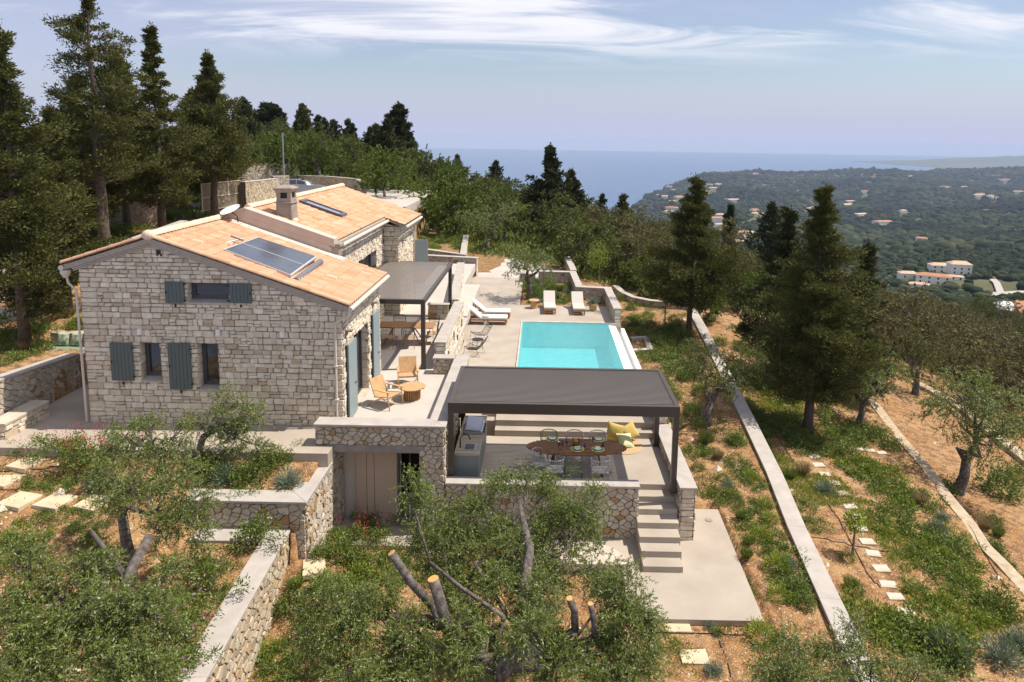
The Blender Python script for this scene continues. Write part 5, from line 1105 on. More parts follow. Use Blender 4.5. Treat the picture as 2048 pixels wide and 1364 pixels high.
# ------------------------------------------------------------------ driveway things
def car():
    p = atz(597, 392, 4.62); t = thing('parked_car', 'silver estate car with roof rails parked behind the chimney', 'car', (p[0],p[1],4.62), RAD(12))
    PAINT = mat('silver_paint', (.36,.38,.42), .3, .6, coat=.5); prof = [(-2.3,.35),(-2.33,.75),(-2.22,1.0),(-1.95,1.38),(-1.5,1.47),(0.2,1.45),(.75,1.3),(1.25,1.0),(2.1,.85),(2.3,.65),(2.3,.35)]
    def sec(y, k): return [(x, y, .35+(z-.35)*k) for x, z in prof]
    mb = MB(); ys = [(-.86,.62),(-.9,.66),(-.66,1.0),(.66,1.0),(.9,.66),(.86,.62)]; vs = []
    for y, k in ys:
        for x, z in prof: yy = y; zz_ = z if k == 1 else min(z, .98); vs.append((x*(1 if k==1 else .99), yy, zz_))
    n = len(prof); fs = [(i*n+j, (i+1)*n+j, (i+1)*n+(j+1)%n, i*n+(j+1)%n) for i in range(len(ys)-1) for j in range(n)] + [tuple(range(n)), tuple(range((len(ys)-1)*n, len(ys)*n))[::-1]]
    mb.mesh(vs, fs); mb.build('body', PAINT, t, smooth=False, bevel=.04)
    DG = mat('car_glass', (.015,.02,.03), .08, spec=.8)
    mb = MB()
    for s in (-1,1):
        def sp(x, z): k = (z-.98)/.49; return (x, s*(.9-.24*k*.98+.012), z+.012)
        for q in (((-1.95,1.05),(-1.05,1.05),(-1.05,1.40),(-1.72,1.36)),((-1.0,1.05),(-.05,1.05),(-.05,1.40),(-1.0,1.40)),((0,1.05),(.95,1.05),(.4,1.36),(0,1.40))):
            pts = [sp(*a) for a in q]; mb.mesh(pts, [(0,1,2,3) if s<0 else (3,2,1,0)])
    mb.build('side_window', DG, t); mb = MB(); mb.mesh([(.3,-.62,1.455),(.3,.62,1.455),(1.2,.72,1.045),(1.2,-.72,1.045)], [(0,3,2,1)]); mb.build('windscreen', DG, t)
    for x in (-1.45,1.4):
        for s in (-1,1): M = Matrix.Translation((x, s*.84, .33)) @ Matrix.Rotation(RAD(90),4,'X'); b = MB(); b.lathe([(.2,-.1),(.33,-.1),(.33,.1),(.2,.1)], n=20); w_ = b.build('wheel', RUBBER, t, M=M); b = MB(); b.lathe([(.21,-.09),(.21,.105)], n=14); b.build('rim', STEEL, w_, M=M)
    for s in (-1,1): b = MB(); b.tube([(-1.8,s*.6,1.5),(.1,s*.6,1.5)], .02, 6); b.build('roof_rail', BLACKM, t); b = MB(); b.sphere((.75,s*.98,1.08), (.1,.12,.08)); b.build('mirror', PAINT, t)
    b = MB(); b.box(-2.36,-.85,.8,-2.26,-.6,1.05); b.box(-2.36,.6,.8,-2.26,.85,1.05); b.build('tail_light', mat('tail_red',(.4,.02,.02),.3), t)
car()
ga, gb = Vector(atz(404,424,4.5)), Vector(atz(482,411,4.5)); d = gb-ga; t = thing('sliding_gate', 'tan vertically slatted sliding gate with white frame on the hillside driveway', 'gate', tuple(ga)); a_ = math.atan2(d.y,d.x); t.rotation_euler = (0,0,a_); Lg = d.length
mb = MB(); n = 48
for i in range(n): mb.box(Lg*i/n+.01, -.015, .12, Lg*(i+.8)/n, .015, 1.82)
mb.build('slats', mat('tan_slats', (.30,.24,.16), .6), t); mb = MB()
for x in (0,Lg*.33,Lg*.66,Lg-.06): mb.box(x,-.05,.05,x+.05,-.02,1.85)
for z in (.05,.92,1.85): mb.box(0,-.055,z,Lg,-.021,z+.05)
mb.build('frame', GUTTER, t)
h_ = hit(567,357,90); p = aty(568,357,65.5); q = aty(565,268,65.5); t = thing('lamp_pole', 'tall plain grey metal pole behind the driveway wall', 'pole', tuple(p)); mb = MB(); mb.tube([(0,0,-2.0),(q[0]-p[0],0,q[2]-p[2])], [.09,.065], 8); mb.build('pole', STEEL, t)
mb = MB(); mb.lathe([(.09,0),(.09,.12)], (q[0]-p[0],0,q[2]-p[2]), 10); mb.build('cap', STEEL, t)

# ------------------------------------------------------------------ stepping stones, hoses, drain
def slab_stone(x, y, w_, l_, rz, label, group, m=SANDST, name='stepping_stone'):
    z = G(x, y); mb = MB(); r = random.Random(int(x*100+y*10)); j = .02
    pts = [(-w_/2+r.uniform(-j,j),-l_/2+r.uniform(-j,j)),(w_/2+r.uniform(-j,j),-l_/2+r.uniform(-j,j)),(w_/2+r.uniform(-j,j),l_/2+r.uniform(-j,j)),(-w_/2+r.uniform(-j,j),l_/2+r.uniform(-j,j))]
    mb.prism(pts, -.08, .045); o = mb.build(name, m, bevel=.01); o.location = (x, y, z); o.rotation_euler = (0, 0, rz); return tag(o, label, 'stepping stone', group)
for (x, y, lb) in ((40,1005,'pale square stepping stone nearest the left edge in the middle row'),(112,1008,'pale stepping stone in the middle of the lower row by the small olive'),(188,1010,'pale stepping stone closest to the small olive trunk'),(52,928,'pale stepping stone beside the red-flowered shrub near the paving'),(12,962,'pale stepping stone cut off by the left edge'),(85,900,'stepping stone half hidden below the paving edge')):
    h = hit(x, y); slab_stone(h[0], h[1], .66, .6, RAD(-14), lb, 'stepping stones in the left flower bed')
for (x, y, lb, w_, l_) in ((1352,1254,'rectangular stepping stone touching the lower paving',.62,.46),(1388,1316,'rectangular stepping stone in the bare soil below the first',.6,.42)):
    h = hit(x, y); slab_stone(h[0], h[1], w_, l_, RAD(2), lb, 'stepping stones below the paving')
for (x, y, lb) in ((628,1137,'sandstone slab at the foot of the tall retaining wall'),):
    h = hit(x, y); slab_stone(h[0], h[1], .5, .62, RAD(20), lb, 'slabs between the retaining walls')
mb_ = [(1812,1230),(1790,1198),(1776,1173),(1762,1142),(1746,1111),(1735,1085),(1722,1060),(1716,1037),(1700,1015),(1684,991),(1668,969),(1650,952),(1637,933),(1628,915),(1596,872),(1590,855),(1583,832),(1573,812),(1560,795),(1546,785),(1536,770)]
for i, (x, y) in enumerate(mb_):
    h = hit(x, y); slab_stone(h[0], h[1], .40, .30, RAD(random.uniform(-12,12)), 'small pale stepping stone in the diagonal line right of the grey-capped wall', 'stepping stones along the right garden path', LIME)
for i, (x, y) in enumerate([(1590,783),(1610,788),(1644,787),(1661,790),(1692,897),(1718,900),(1740,904),(1763,909)]):
    h = hit(x, y); slab_stone(h[0], h[1], .36, .28, RAD(random.uniform(-20,20)), 'small pale stone in the short cross row among the right garden plants', 'stones of the cross rows in the right garden', LIME)
def hose(pts, label, r=.012):
    P = []
    for (a, b), (c, d) in zip(pts, pts[1:]):
        for k in range(8): P.append((a+(c-a)*k/8, b+(d-b)*k/8))
    W3 = []
    for a, b in P: h = hit(a, b); W3.append((h[0], h[1], h[2]+.02))
    mb = MB(); mb.tube(W3, r, 5); tag(mb.build('irrigation_hose', RUBBER), label, 'hose', 'black irrigation hoses')
hose([(1310,1270),(1400,1272),(1500,1277)], 'black irrigation hose crossing below the lower paving'); hose([(1438,1285),(1455,1330),(1462,1362)], 'black hose running to the bottom edge below the paving')
hose([(1620,1075),(1690,1090),(1760,1105),(1830,1105)], 'black hose crossing the small stepping stones'); hose([(1648,1000),(1680,1045),(1735,1150),(1765,1185)], 'black hose beside the stepping stones past the young tree')
hose([(0,945),(80,942),(160,930)], 'black hose between the left stepping stones'); hose([(0,985),(90,975),(170,968)], 'black hose below the left stepping stones'); hose([(1640,1000),(1570,900),(1535,840)], 'black hose in the upper part of the right garden')
hose([(1925,1030),(1975,1120),(2020,1190)], 'black hose along the dry stone wall at the right')
h = hit(1417,1052); mb = MB(); mb.lathe([(.09,0),(.11,.01),(.09,.02)], n=14); o = mb.build('floor_spotlight', CHIM); o.location = (h[0], h[1], -1.149); tag(o, 'small round spotlight set in the lower paving', 'spotlight')
def box_stone(): pass
h = atz(1180,1118,-1.1); mb = MB(); pts = [(1.9*0+h[0]+math.cos(a)*.95, h[1]-.35+math.sin(a)*.95) for a in np.linspace(0,math.pi,14)]; mb.prism(pts, -1.2, -1.0); o = tag(mb.build('rounded_plinth', LIME, bevel=.02), 'white rounded low plinth half hidden behind the central olive tree', 'plinth')

# ------------------------------------------------------------------ trees
def blob_tree(name, label, cat, base, blobs, trunk_r, leafm, barkm=BARKO, leaf=(.065,.018), nleaf=9000, twl=.34, seed=1, fork=None, group=None, droop=.25, stubs=(), nsub=7, barkseg=9, parent_loc=None, density=1.0, up=(0,0,.4), limbs=()):
    """base: root xyz; blobs: foliage masses (x,y,z,r) in world space; limbs run from the fork to every mass, then to its twigs, with leaves on the twigs"""
    r = np.random.default_rng(seed); base = np.array(base, float); t = thing(name, label, cat, tuple(base), 0, group)
    B = np.array(blobs, float); fork = np.array(fork if fork is not None else base + (B[:, :3].mean(0) - base) * [.35,.35,.4]); mb = MB()
    mid = (base+fork)/2 + r.normal(size=3)*[.06,.06,0]*trunk_r*6
    mb.tube([base-[0,0,.3], base+(fork-base)*.1, mid, fork], [trunk_r*1.35, trunk_r*1.12, trunk_r*.9, trunk_r*.8], barkseg)
    tot = (B[:,3]**2).sum(); C, D, tw_ = [], [], MB()
    K = max(1, int(round(len(B)/4.5))); cen = B[r.permutation(len(B))[:K], :3].copy()
    for _ in range(8):
        lab = np.argmin(((B[:, None, :3] - cen[None])**2).sum(-1), 1); cen = np.array([B[lab == q, :3].mean(0) if (lab == q).any() else cen[q] for q in range(K)])
    nodes = []
    for q in range(K):
        L_ = np.linalg.norm(cen[q]-fork); nd = fork + (cen[q]-fork)*.62 + r.normal(size=3)*.05*L_ - [0,0,.06*L_]; rr = trunk_r*(.30 if K > 3 else .6 if K > 1 else .8)*(.75+.4*r.random()*(lab == q).sum()/4.5)
        m1 = fork + (nd-fork)*.3 + r.normal(size=3)*.08*L_; m2 = fork + (nd-fork)*.7 + r.normal(size=3)*.09*L_; mb.tube([fork-(fork-mid)*.08, m1, m2, nd], [rr, rr*.85, rr*.7, rr*.55], 8); nodes.append((nd, rr*.55))
    for bi, b in enumerate(B):
        c, R_ = b[:3], b[3]; nd, rr = nodes[lab[bi]]; rr *= .62; L_ = np.linalg.norm(c-nd)
        m1 = nd + (c-nd)*.35 + r.normal(size=3)*.1*L_; m2 = nd + (c-nd)*.7 + r.normal(size=3)*.1*L_
        mb.tube([nd, m1, m2, c], [rr, rr*.8, rr*.55, rr*.3], 6)
        n = max(4, int(nsub*(1+R_)))
        for k in range(n):
            v = unit(r.normal(size=3)); e = c + v*R_*r.uniform(.5,.85); s = m2 + (c-m2)*r.uniform(0,1)
            mm = (s+e)/2 + r.normal(size=3)*.1*R_; mb.tube([s, mm, e], [rr*.3, rr*.2, rr*.08], 5, False)
            nt_ = max(2, int(nleaf*density*(b[3]**2/tot)/n/22)); 
            tv = unit(r.normal(size=(nt_,3)) + v*.9 + [0,0,-droop*.3]); st = e + (s-e)*r.uniform(0,.45,(nt_,1)) + r.normal(size=(nt_,3))*R_*.14
            ln = r.uniform(.6,1.15,(nt_,1))*twl
            q = np.linspace(.08,1,22)[None,:,None]; P = st[:,None]+tv[:,None]*ln[:,None]*q - np.array([0,0,1])*(q**2)*ln[:,None]*droop
            dd = tv[:,None]*.75 + r.normal(size=P.shape)*.48 - np.array([0,0,1])*droop*.4; C.append(P.reshape(-1,3)); D.append(dd.reshape(-1,3))
            if trunk_r > .09 and k % 2 == 0:
                for a in range(min(nt_, 3)): mb.tube([tuple(st[a]), tuple(st[a]+tv[a]*ln[a]*.6)], [.008,.004], 3, False)
    for lp_, lr_ in limbs: mb.tube(lp_, lr_, 9)
    for (p0, p1, r0, r1) in stubs:      # sawn-off limbs with a fresh pale cut
        p0, p1 = np.array(p0), np.array(p1); mb.tube([p0, (p0+p1)/2 + r.normal(size=3)*.03, p1], [r0, (r0+r1)/2, r1], 9)
    mb.build('trunk', barkm, t, world=True, smooth=True)
    if stubs:
        cb = MB()
        for (p0, p1, r0, r1) in stubs: 
            d = np.array(p1)-np.array(p0); d = d/np.linalg.norm(d); cb.tube([tuple(np.array(p1)+d*.002), tuple(np.array(p1)+d*.012)], [r1*1.0, r1*.93], 12)
        cb.build('sawn_end', CUT, t, world=True)
    C = np.concatenate(C); D = np.concatenate(D); n = len(C); s = r.uniform(.7,1.2,n)
    quads_mesh('crown', kites(C, D, leaf[0]*s, leaf[1]*s, r, up=np.array(up)*.6), leafm, t, world=True)
    return t
def wb(x, y, Y, r): p = aty(x, y, Y); return (p[0], p[1], p[2], r)
# two young olives in the upper bed
blob_tree('olive_tree', 'small olive tree with slanting dark trunk in front of the stone gable', 'tree', (-8.9,16.3,.95), [wb(440,835,16.9,.55),wb(500,830,16.9,.5),wb(470,880,16.7,.6),wb(520,890,16.8,.45),wb(400,850,17,.4),wb(455,800,17,.38)], .1, OLIVE, nleaf=14000, seed=11, fork=aty(408,870,16.8), stubs=())
blob_tree('olive_tree', 'small spreading olive with pale trunk left of the slanting one, over the red flowers', 'tree', tuple(hit(322,945)), [wb(300,860,16,.5),wb(245,870,16,.42),wb(350,870,16,.5),wb(215,905,15.7,.35),wb(330,910,15.6,.5),wb(270,915,15.6,.45)], .1, OLIVE, nleaf=12000, seed=12, fork=aty(325,900,15.9))
h = hit(262,1135)
blob_tree('olive_tree', 'thin olive with light bare trunk in the middle of the left bed', 'tree', h, [wb(220,950,14.0,.45),wb(270,985,13.6,.5),wb(330,1000,13.4,.55),wb(390,1000,13.4,.5),wb(385,1050,13.1,.5),wb(320,1060,13,.35),wb(215,1000,13.8,.4),wb(360,950,13.8,.45)], .12, OLIVE, nleaf=24000, seed=13, fork=aty(243,1020,13.6), leaf=(.06,.017))
h = hit(235,1330)
blob_tree('olive_tree', 'large bushy olive tree filling the bottom left corner with grey twisted trunk', 'tree', (h[0],h[1],0.1), [wb(250,1220,9.6,.5),wb(180,1220,9.6,.5),wb(40,1130,10.2,.55),wb(110,1190,10,.7),wb(40,1260,9.6,.7),wb(150,1290,9.4,.75),wb(260,1300,9.3,.7),wb(320,1230,9.6,.5),wb(180,1140,10.3,.45),wb(60,1340,9.1,.6),wb(200,1350,9.0,.6),wb(300,1340,9.1,.4),wb(330,1150,10.4,.3)], .2, OLIVE, nleaf=75000, seed=14, fork=aty(245,1190,9.9), leaf=(.062,.017), stubs=((aty(245,1190,9.9), aty(300,1072,10.8), .10,.075),(aty(262,1170,10.2),aty(180,1060,10.9),.06,.035)))
# the big pollarded olive in the centre foreground
h = aty(975,1370,10.6); fk = aty(990,1335,10.5)
S = [(aty(905,1290,10.8), aty(866,1158,10.8), .105, .098), (aty(868,1215,11.2), aty(783,1106,11.2), .085, .07), (aty(880,1250,11.3), aty(700,1222,11.8), .10, .05), (aty(880,1250,11.3), aty(828,1240,11.0), .11, .09),
     (aty(1150,1260,10.9), aty(1139,1197,10.8), .07, .06), (aty(1190,1280,10.9), aty(1181,1208,10.8), .06, .05)]
blob_tree('olive_tree', 'big pollarded olive tree with sawn orange stumps in front of the dining terrace wall', 'tree', tuple(h[:2])+(-1.5,), 
    [wb(640,1200,11.4,.5),wb(700,1270,10.9,.6),wb(760,1330,10.4,.62),wb(850,1330,10.4,.5),wb(690,1340,10.3,.4),wb(620,1280,10.9,.3),wb(760,1180,11.8,.42),wb(900,1190,12,.5),wb(960,1120,12.6,.62),wb(1050,1060,13.2,.7),wb(1140,1040,13.3,.62),wb(1090,990,13.6,.45),wb(1000,960,13.6,.36),wb(960,1030,13.2,.5),wb(860,1010,13.0,.4),wb(820,965,13,.28),wb(900,1060,13,.5),wb(1130,1120,12.6,.6),wb(1060,1180,12.2,.55),wb(970,1230,11.4,.5),
     wb(1090,1270,11.4,.6),wb(1200,1310,10.8,.55),wb(1270,1260,11,.6),wb(1250,1180,11.5,.55),wb(1290,1330,10.5,.45),wb(1130,1345,10.4,.6),wb(1200,1130,12.2,.4),wb(1010,1340,10.4,.3),wb(840,1110,12.6,.35),wb(1050,940,13.6,.25),wb(1190,1000,13.4,.35),wb(920,1290,10.8,.4),wb(1220,1360,10.3,.5),wb(1050,1250,10.5,.42),wb(1000,1170,11.6,.42),wb(930,1330,10.2,.35),wb(1090,1190,11.2,.42),wb(700,1200,11.1,.4),wb(820,1255,10.7,.36),wb(930,1255,10.6,.33),wb(885,1300,10.4,.3),wb(1030,1110,12.2,.45),wb(890,1110,12.3,.4)],
    .22, OLIVE, nleaf=225000, seed=15, limbs=[([aty(990,1350,10.4),aty(1070,1275,10.8),aty(1045,1190,11.4),aty(1060,1100,12.0),aty(1040,1010,12.8)],[.19,.15,.115,.085,.04]),([aty(985,1350,10.4),aty(925,1285,10.7),aty(905,1290,10.8)],[.17,.13,.12]),([aty(925,1290,10.7),aty(885,1245,11.0),aty(868,1215,11.2)],[.12,.10,.085]),([fk,aty(1080,1300,10.7),aty(1150,1262,10.9)],[.12,.09,.07]),([fk,aty(1120,1330,10.6),aty(1190,1282,10.9)],[.11,.08,.06])], fork=fk, leaf=(.062,.017), stubs=S, twl=.36, nsub=6)
h = hit(1600,1364); blob_tree('olive_tree', 'olive tree crown rising from the bottom edge at the right, over the grey-capped wall', 'tree', (h[0]+.4,h[1]-1.3,h[2]-.5), [wb(1540,1330,10.6,.45),wb(1600,1290,10.9,.45),wb(1680,1300,10.8,.5),wb(1640,1350,10.4,.5),wb(1740,1350,10.4,.42),wb(1560,1370,10.2,.5),wb(1850,1365,10.4,.4),wb(1790,1372,10.3,.45),wb(1700,1250,11.3,.22)], .14, OLIVE, nleaf=32000, seed=16, leaf=(.055,.016))
# olives further off, each with its own masses
def auto_olive(label, x, y, w_px, h_px, leafm=OLIVED, seed=1, nleaf=9000, tr=.16, leaf=(.10,.035), lean=0, base=None, name='olive_tree', trunkfrac=.3, nb=9, group=None, depth=1.0, dY=0, cat='tree'):
    h = base or hit(x, y); Y = h[1]; s = Y/F; r = random.Random(seed); H_ = h_px*s; W_ = w_px*s; B = []
    top = h[2] + H_; cz = h[2] + H_*(trunkfrac + (1-trunkfrac)/2); rz_ = H_*(1-trunkfrac)/2
    for i in range(nb):
        a = i*2.4 + r.uniform(-.3,.3); q = math.sqrt((i+.5)/nb); zc = r.uniform(-.75,.75); k = math.sqrt(1-min(.8,zc*zc)*.8)
        R_ = min(W_/2, rz_*1.6)*r.uniform(.36,.5); B.append((h[0]+lean*H_+math.cos(a)*q*(W_/2-R_*.8)*k, Y+dY+math.sin(a)*q*(W_/2-R_*.8)*k*depth, cz+zc*(rz_-R_*.55), R_))
    return blob_tree(name, label, cat, h, B, tr, leafm, leaf=leaf, nleaf=nleaf, twl=max(.3,H_*.09), seed=seed, nsub=4, group=group)
auto_olive('olive tree beside the beige loungers at the corner of the pool deck', 1063, 598, 150, 128, OLIVE, 21, 12000, .17, (.09,.028), lean=-.03, trunkfrac=.34, base=(-.62,38.4,.62))
auto_olive('sprawling olive tree with bent bare limb right of the dining pergola', 1412, 850, 260, 190, OLIVED, 22, 15000, .2, (.085,.027), lean=.12, trunkfrac=.28)
auto_olive('small leaning olive at the dry stone wall under the big cypress', 1718, 847, 190, 170, OLIVE, 23, 9000, .14, (.09,.03), lean=.08)
auto_olive('olive tree with curved trunk on the bare orange terrace at the right', 1915, 985, 300, 290, OLIVE, 24, 20000, .2, (.095,.03), lean=.10, trunkfrac=.25)
auto_olive('round olive tree rising behind the dry stone wall at the top of the orange terrace', 1830, 790, 170, 150, OLIVED, 25, 8000, .18, (.11,.038))
auto_olive('olive tree standing in shade behind the end wall of the pool deck', 980, 530, 170, 120, OLIVE, 26, 9000, .2, (.13,.045), base=(-4.2,54,.5))
auto_olive('pale green olive tree over the driveway wall beside the lamp pole', 605, 362, 110, 105, MASTIC, 27, 9000, .25, (.17,.07), base=(-22.5,68.5,5.0))
auto_olive('rounded green olive tree above the driveway left of the lamp pole', 535, 345, 110, 95, MASTIC, 28, 9000, .25, (.17,.07), base=(-28,72,5.5))
auto_olive('short olive tree at the right end of the driveway wall', 655, 362, 60, 60, MASTIC, 29, 5000, .2, (.15,.06), base=(-20.3,68.5,4.8))

def conifer_mesh(seed, H, Wd, prof, nbr, per, lsz, trunk_r, bare=.12, asc=.35, rag=.25, tlean=0):
    """returns (trunk MB, crown quads) about the origin; prof: crown half width along height 0..1"""
    r = np.random.default_rng(seed); mb = MB(); P = [(0,0,-.4)]; rad = [trunk_r*1.15]
    for k in range(1, 9): P.append((r.normal()*.02*H*.2, r.normal()*.02*H*.2, H*k/8.2)); rad.append(trunk_r*(1-k/8.6))
    mb.tube(P, rad, 8); C, D = [], []
    for i in range(nbr):
        f = bare + (1-bare)*((i+r.uniform())/nbr); wv = float(np.interp(f, *prof))*Wd*(1+r.normal()*rag); a = r.uniform(0, 2*math.pi)
        L_ = max(.25, wv); z0 = f*H*.985; dirh = np.array([math.cos(a), math.sin(a), 0]); s0 = np.array([0,0,z0 - L_*asc*.5]); end = s0 + dirh*L_ + [0,0,L_*asc + r.uniform(-.1,.25)*L_]
        mid = (s0+end)/2 + [0,0,-.10*L_]
        if L_ > .5: mb.tube([s0, mid, end], [trunk_r*.22*(1-f)+.015, trunk_r*.12*(1-f)+.01, .006], 4, False)
        # the bough carries flat, upturned sprays gathered in tufts, with gaps between the tufts and between boughs
        lat = np.cross(dirh, [0,0,1.]); nt_ = max(3, int(4 + L_*4.5)); q = r.uniform(.22 if L_ > .8 else .05, 1.02, nt_)[:,None]
        tc_ = s0*(1-q)**2 + 2*mid*q*(1-q) + end*q**2 + lat*r.normal(size=(nt_,1))*.20*L_*(1.15-q*.6) + [0,0,1]*r.normal(size=(nt_,1))*.05*L_
        m = int(per*(.35+L_/Wd*1.2)); ci = r.integers(0, nt_, m); o = r.normal(size=(m,3))*[1,1,.5]*(.05*L_+.06) 
        C.append(tc_[ci] + o); D.append(unit(o)*.45 + dirh*.45 + r.normal(size=(m,3))*.32 + [0,0,.35])
    m = int(per*.8); C.append(np.array([0,0,H*.95]) + r.normal(size=(m,3))*[.035*Wd,.035*Wd,H*.025]); D.append(np.array([0,0,.8]) + r.normal(size=(m,3))*.4)
    C = np.concatenate(C); D = np.concatenate(D); n = len(C); s = r.uniform(.6,1.25,n)
    return mb, kites(C, D, lsz[0]*s, lsz[1]*s, r)
def conifer(label, base, H, Wd, seed, nbr=130, per=190, leafm=CYP, lsz=(.2,.075), tr=None, bare=.14, asc=.35, rag=.3, prof=None, group=None, name='cypress_tree'):
    prof = prof or ([0,.12,.3,.5,.7,.87,1],[.5,.85,1,.72,.45,.18,.02]); tr = tr or H*.02
    mb, q = conifer_mesh(seed, H, Wd, prof, nbr, per, lsz, tr, bare, asc, rag); t = thing(name, label, 'tree', tuple(base), 0, group)
    mb.build('trunk', BARKC, t, smooth=True); quads_mesh('crown', q, leafm, t); return t
def cpx(label, x, ybase, ytop, wpx, seed, base=None, **k):
    b = base or hit(x, ybase); s = b[1]/F; top = aty(x, ytop, b[1]); k['nbr'] = int(k.get('nbr', 130)*.62); k['per'] = int(k.get('per', 190)*1.35); return conifer(label, b, top[2]-b[2], wpx*s/2*(.80 if wpx > 60 else .9), seed, **k)
cpx('leftmost tall ragged cypress with dark trunk beside the passage wall', 40, 722, 45, 270, 31, base=(-17.7,22.6,2.2), nbr=190, per=380, bare=.12, tr=.2, lsz=(.12,.05))
cpx('slim-trunked cypress behind the leftmost one, left of the house', 112, 658, 215, 190, 32, base=(-19.3,27,2.3), nbr=150, per=320, bare=.2, tr=.19, lsz=(.13,.052))
cpx('tallest open-crowned cypress with pale thick trunk touching the top edge', 195, 500, -35, 230, 33, base=(-21.6,33.2,3.4), nbr=120, per=280, bare=.30, asc=.3, rag=.38, tr=.30, lsz=(.15,.06), prof=([0,.3,.45,.6,.78,.9,1],[.3,.8,.8,.85,.75,.32,.03]))
cpx('cypress with double ragged top right of the tallest one', 322, 470, 52, 165, 34, base=(-21.9,39,3.8), nbr=160, per=300, bare=.16, lsz=(.16,.065))
cpx('cypress with overhanging boughs in front of the sliding gate', 418, 430, 105, 190, 35, base=(-22.2,46,4.0), nbr=160, per=300, bare=.28, tr=.26, lsz=(.18,.07), rag=.35)
cpx('dark cypress filling the gap behind the two left trunks', 60, 560, 130, 220, 36, base=(-27.5,34,3.9), nbr=130, per=180, leafm=CYPD, lsz=(.24,.09))
cpx('lower cypress behind the house ridge between the tall ones', 262, 470, 125, 140, 37, base=(-26,43,4.4), nbr=130, per=180, lsz=(.24,.09))
cpx('cypress crown behind the gate at the right of the left group', 375, 420, 180, 160, 38, base=(-28,55,5), nbr=130, per=180, leafm=CYP, lsz=(.27,.1))
cpx('bushy dark cypress at the far left edge', -30, 600, 75, 260, 39, base=(-24,29,3.6), nbr=190, per=260, lsz=(.15,.06))
cpx('full cypress crown between the two left trunks and the tallest tree', 130, 560, 150, 210, 51, base=(-25,37,4.0), nbr=190, per=260, lsz=(.18,.07))
cpx('cypress crown filling the gap between the double-topped one and the gate', 385, 440, 150, 170, 52, base=(-24.5,50,4.5), nbr=180, per=260, lsz=(.22,.09))
cpx('cypress crown just left of the double-topped tree behind the tallest one', 250, 500, 95, 180, 53, base=(-25.5,41.5,4.3), nbr=180, per=260, lsz=(.18,.07))
cpx('narrow cypress with pointed top between pool and grey-capped wall', 1377, 705, 355, 215, 41, base=(8.05,35.6,-.6), nbr=180, per=340, bare=.22, tr=.17, lsz=(.15,.06), prof=([0,.22,.35,.5,.7,.85,1],[.4,.9,1,.8,.5,.25,.04]), rag=.2)
cpx('large dense brown-green cypress with bare lower trunk in the right garden', 1625, 862, 372, 275, 42, base=(11.0,26.6,-2.05), nbr=230, per=480, bare=.17, tr=.2, lsz=(.12,.05), prof=([0,.17,.3,.45,.65,.85,1],[.5,.85,1,.9,.6,.24,.04]), rag=.2)
cpx('dark cypress behind and left of the large one in the right garden', 1562, 757, 418, 230, 43, base=(12.1,33.2,-2.2), nbr=160, per=210, bare=.2, leafm=CYPD, tr=.15, lsz=(.2,.075))
cpx('dark lower cypress tucked behind the right side of the large one', 1745, 800, 490, 150, 44, base=(15.2,31.5,-3.2), nbr=120, per=170, bare=.15, leafm=CYPD, lsz=(.2,.075))
cpx('slender columnar cypress on the slope between the two garden conifers', 1455, 520, 412, 26, 45, base=(aty(1455,500,85)[0],85,aty(1455,500,85)[2]-3), nbr=90, per=90, bare=.02, asc=1.6, rag=.1, leafm=CYPD, lsz=(.4,.16), prof=([0,.2,.6,1],[.8,1,.9,.2]))
cpx('broad dark cypress standing tallest on the wooded ridge', 798, 350, 210, 86, 46, base=(aty(798,340,92)[0],92,3.6), nbr=170, per=190, bare=.04, leafm=CYPD, lsz=(.5,.2), prof=([0,.1,.3,.6,.85,1],[.8,1,1,.7,.4,.08]))
cpx('tall dark cypress above the olives behind the pool', 1098, 470, 294, 150, 47, base=(aty(1098,470,72)[0],72,-1.0), nbr=170, per=190, bare=.03, leafm=CYPD, lsz=(.4,.15), prof=([0,.2,.4,.6,.8,1],[.9,1,.75,.42,.22,.05]), rag=.3)
cpx('lower dark cypress just right of the tall one behind the pool', 1140, 480, 342, 100, 48, base=(aty(1140,470,75)[0],75,-2), nbr=130, per=160, bare=.03, leafm=CYPD, lsz=(.4,.15))
cpx('dark round-topped pine on the ridge above the left olives', 540, 300, 211, 70, 49, base=(aty(540,300,115)[0],115,7.5), nbr=120, per=170, bare=.2, leafm=CYPD, lsz=(.6,.26), prof=([0,.2,.5,.8,1],[.4,.9,1,.85,.3]), rag=.1)
# woods: a few source trees, copied one by one
def proto_conifer(seed, H, W_, leafm, lsz, n=80, per=60, asc=.35, prof=None):
    mb, q = conifer_mesh(seed, H, W_, prof or ([0,.12,.35,.6,.85,1],[.7,.95,1,.7,.35,.06]), n, per, lsz, H*.02, .05, asc, .25); t = thing('cypress_tree', 'x', 'tree'); mb.build('trunk', BARKC, t); quads_mesh('crown', q, leafm, t); return t
def proto_bush(seed, H, W_, leafm, lsz, n=5200, name='olive_tree', cat='tree'):
    r = random.Random(seed); B = []
    for i in range(11): a = i*2.4; q = math.sqrt((i+.5)/11); R_ = W_*r.uniform(.2,.3); B.append((math.cos(a)*q*(W_/2-R_*.6), math.sin(a)*q*(W_/2-R_*.6), H*(.42+.4*(1-q*q))+r.uniform(-.1,.1)*H, R_))
    return blob_tree(name, 'x', cat, (0,0,0), B, H*.035, leafm, leaf=lsz, nleaf=n, twl=H*.14, seed=seed, nsub=2, droop=.1)
PC = [proto_conifer(61,10,2.2,CYPD,(.55,.22)), proto_conifer(62,9,1.9,CYP,(.5,.2)), proto_conifer(63,11,2.6,CYPD,(.6,.24)), proto_conifer(64,9,.9,CYPD,(.5,.2), asc=1.4, prof=([0,.2,.6,1],[.8,1,.8,.15]))]
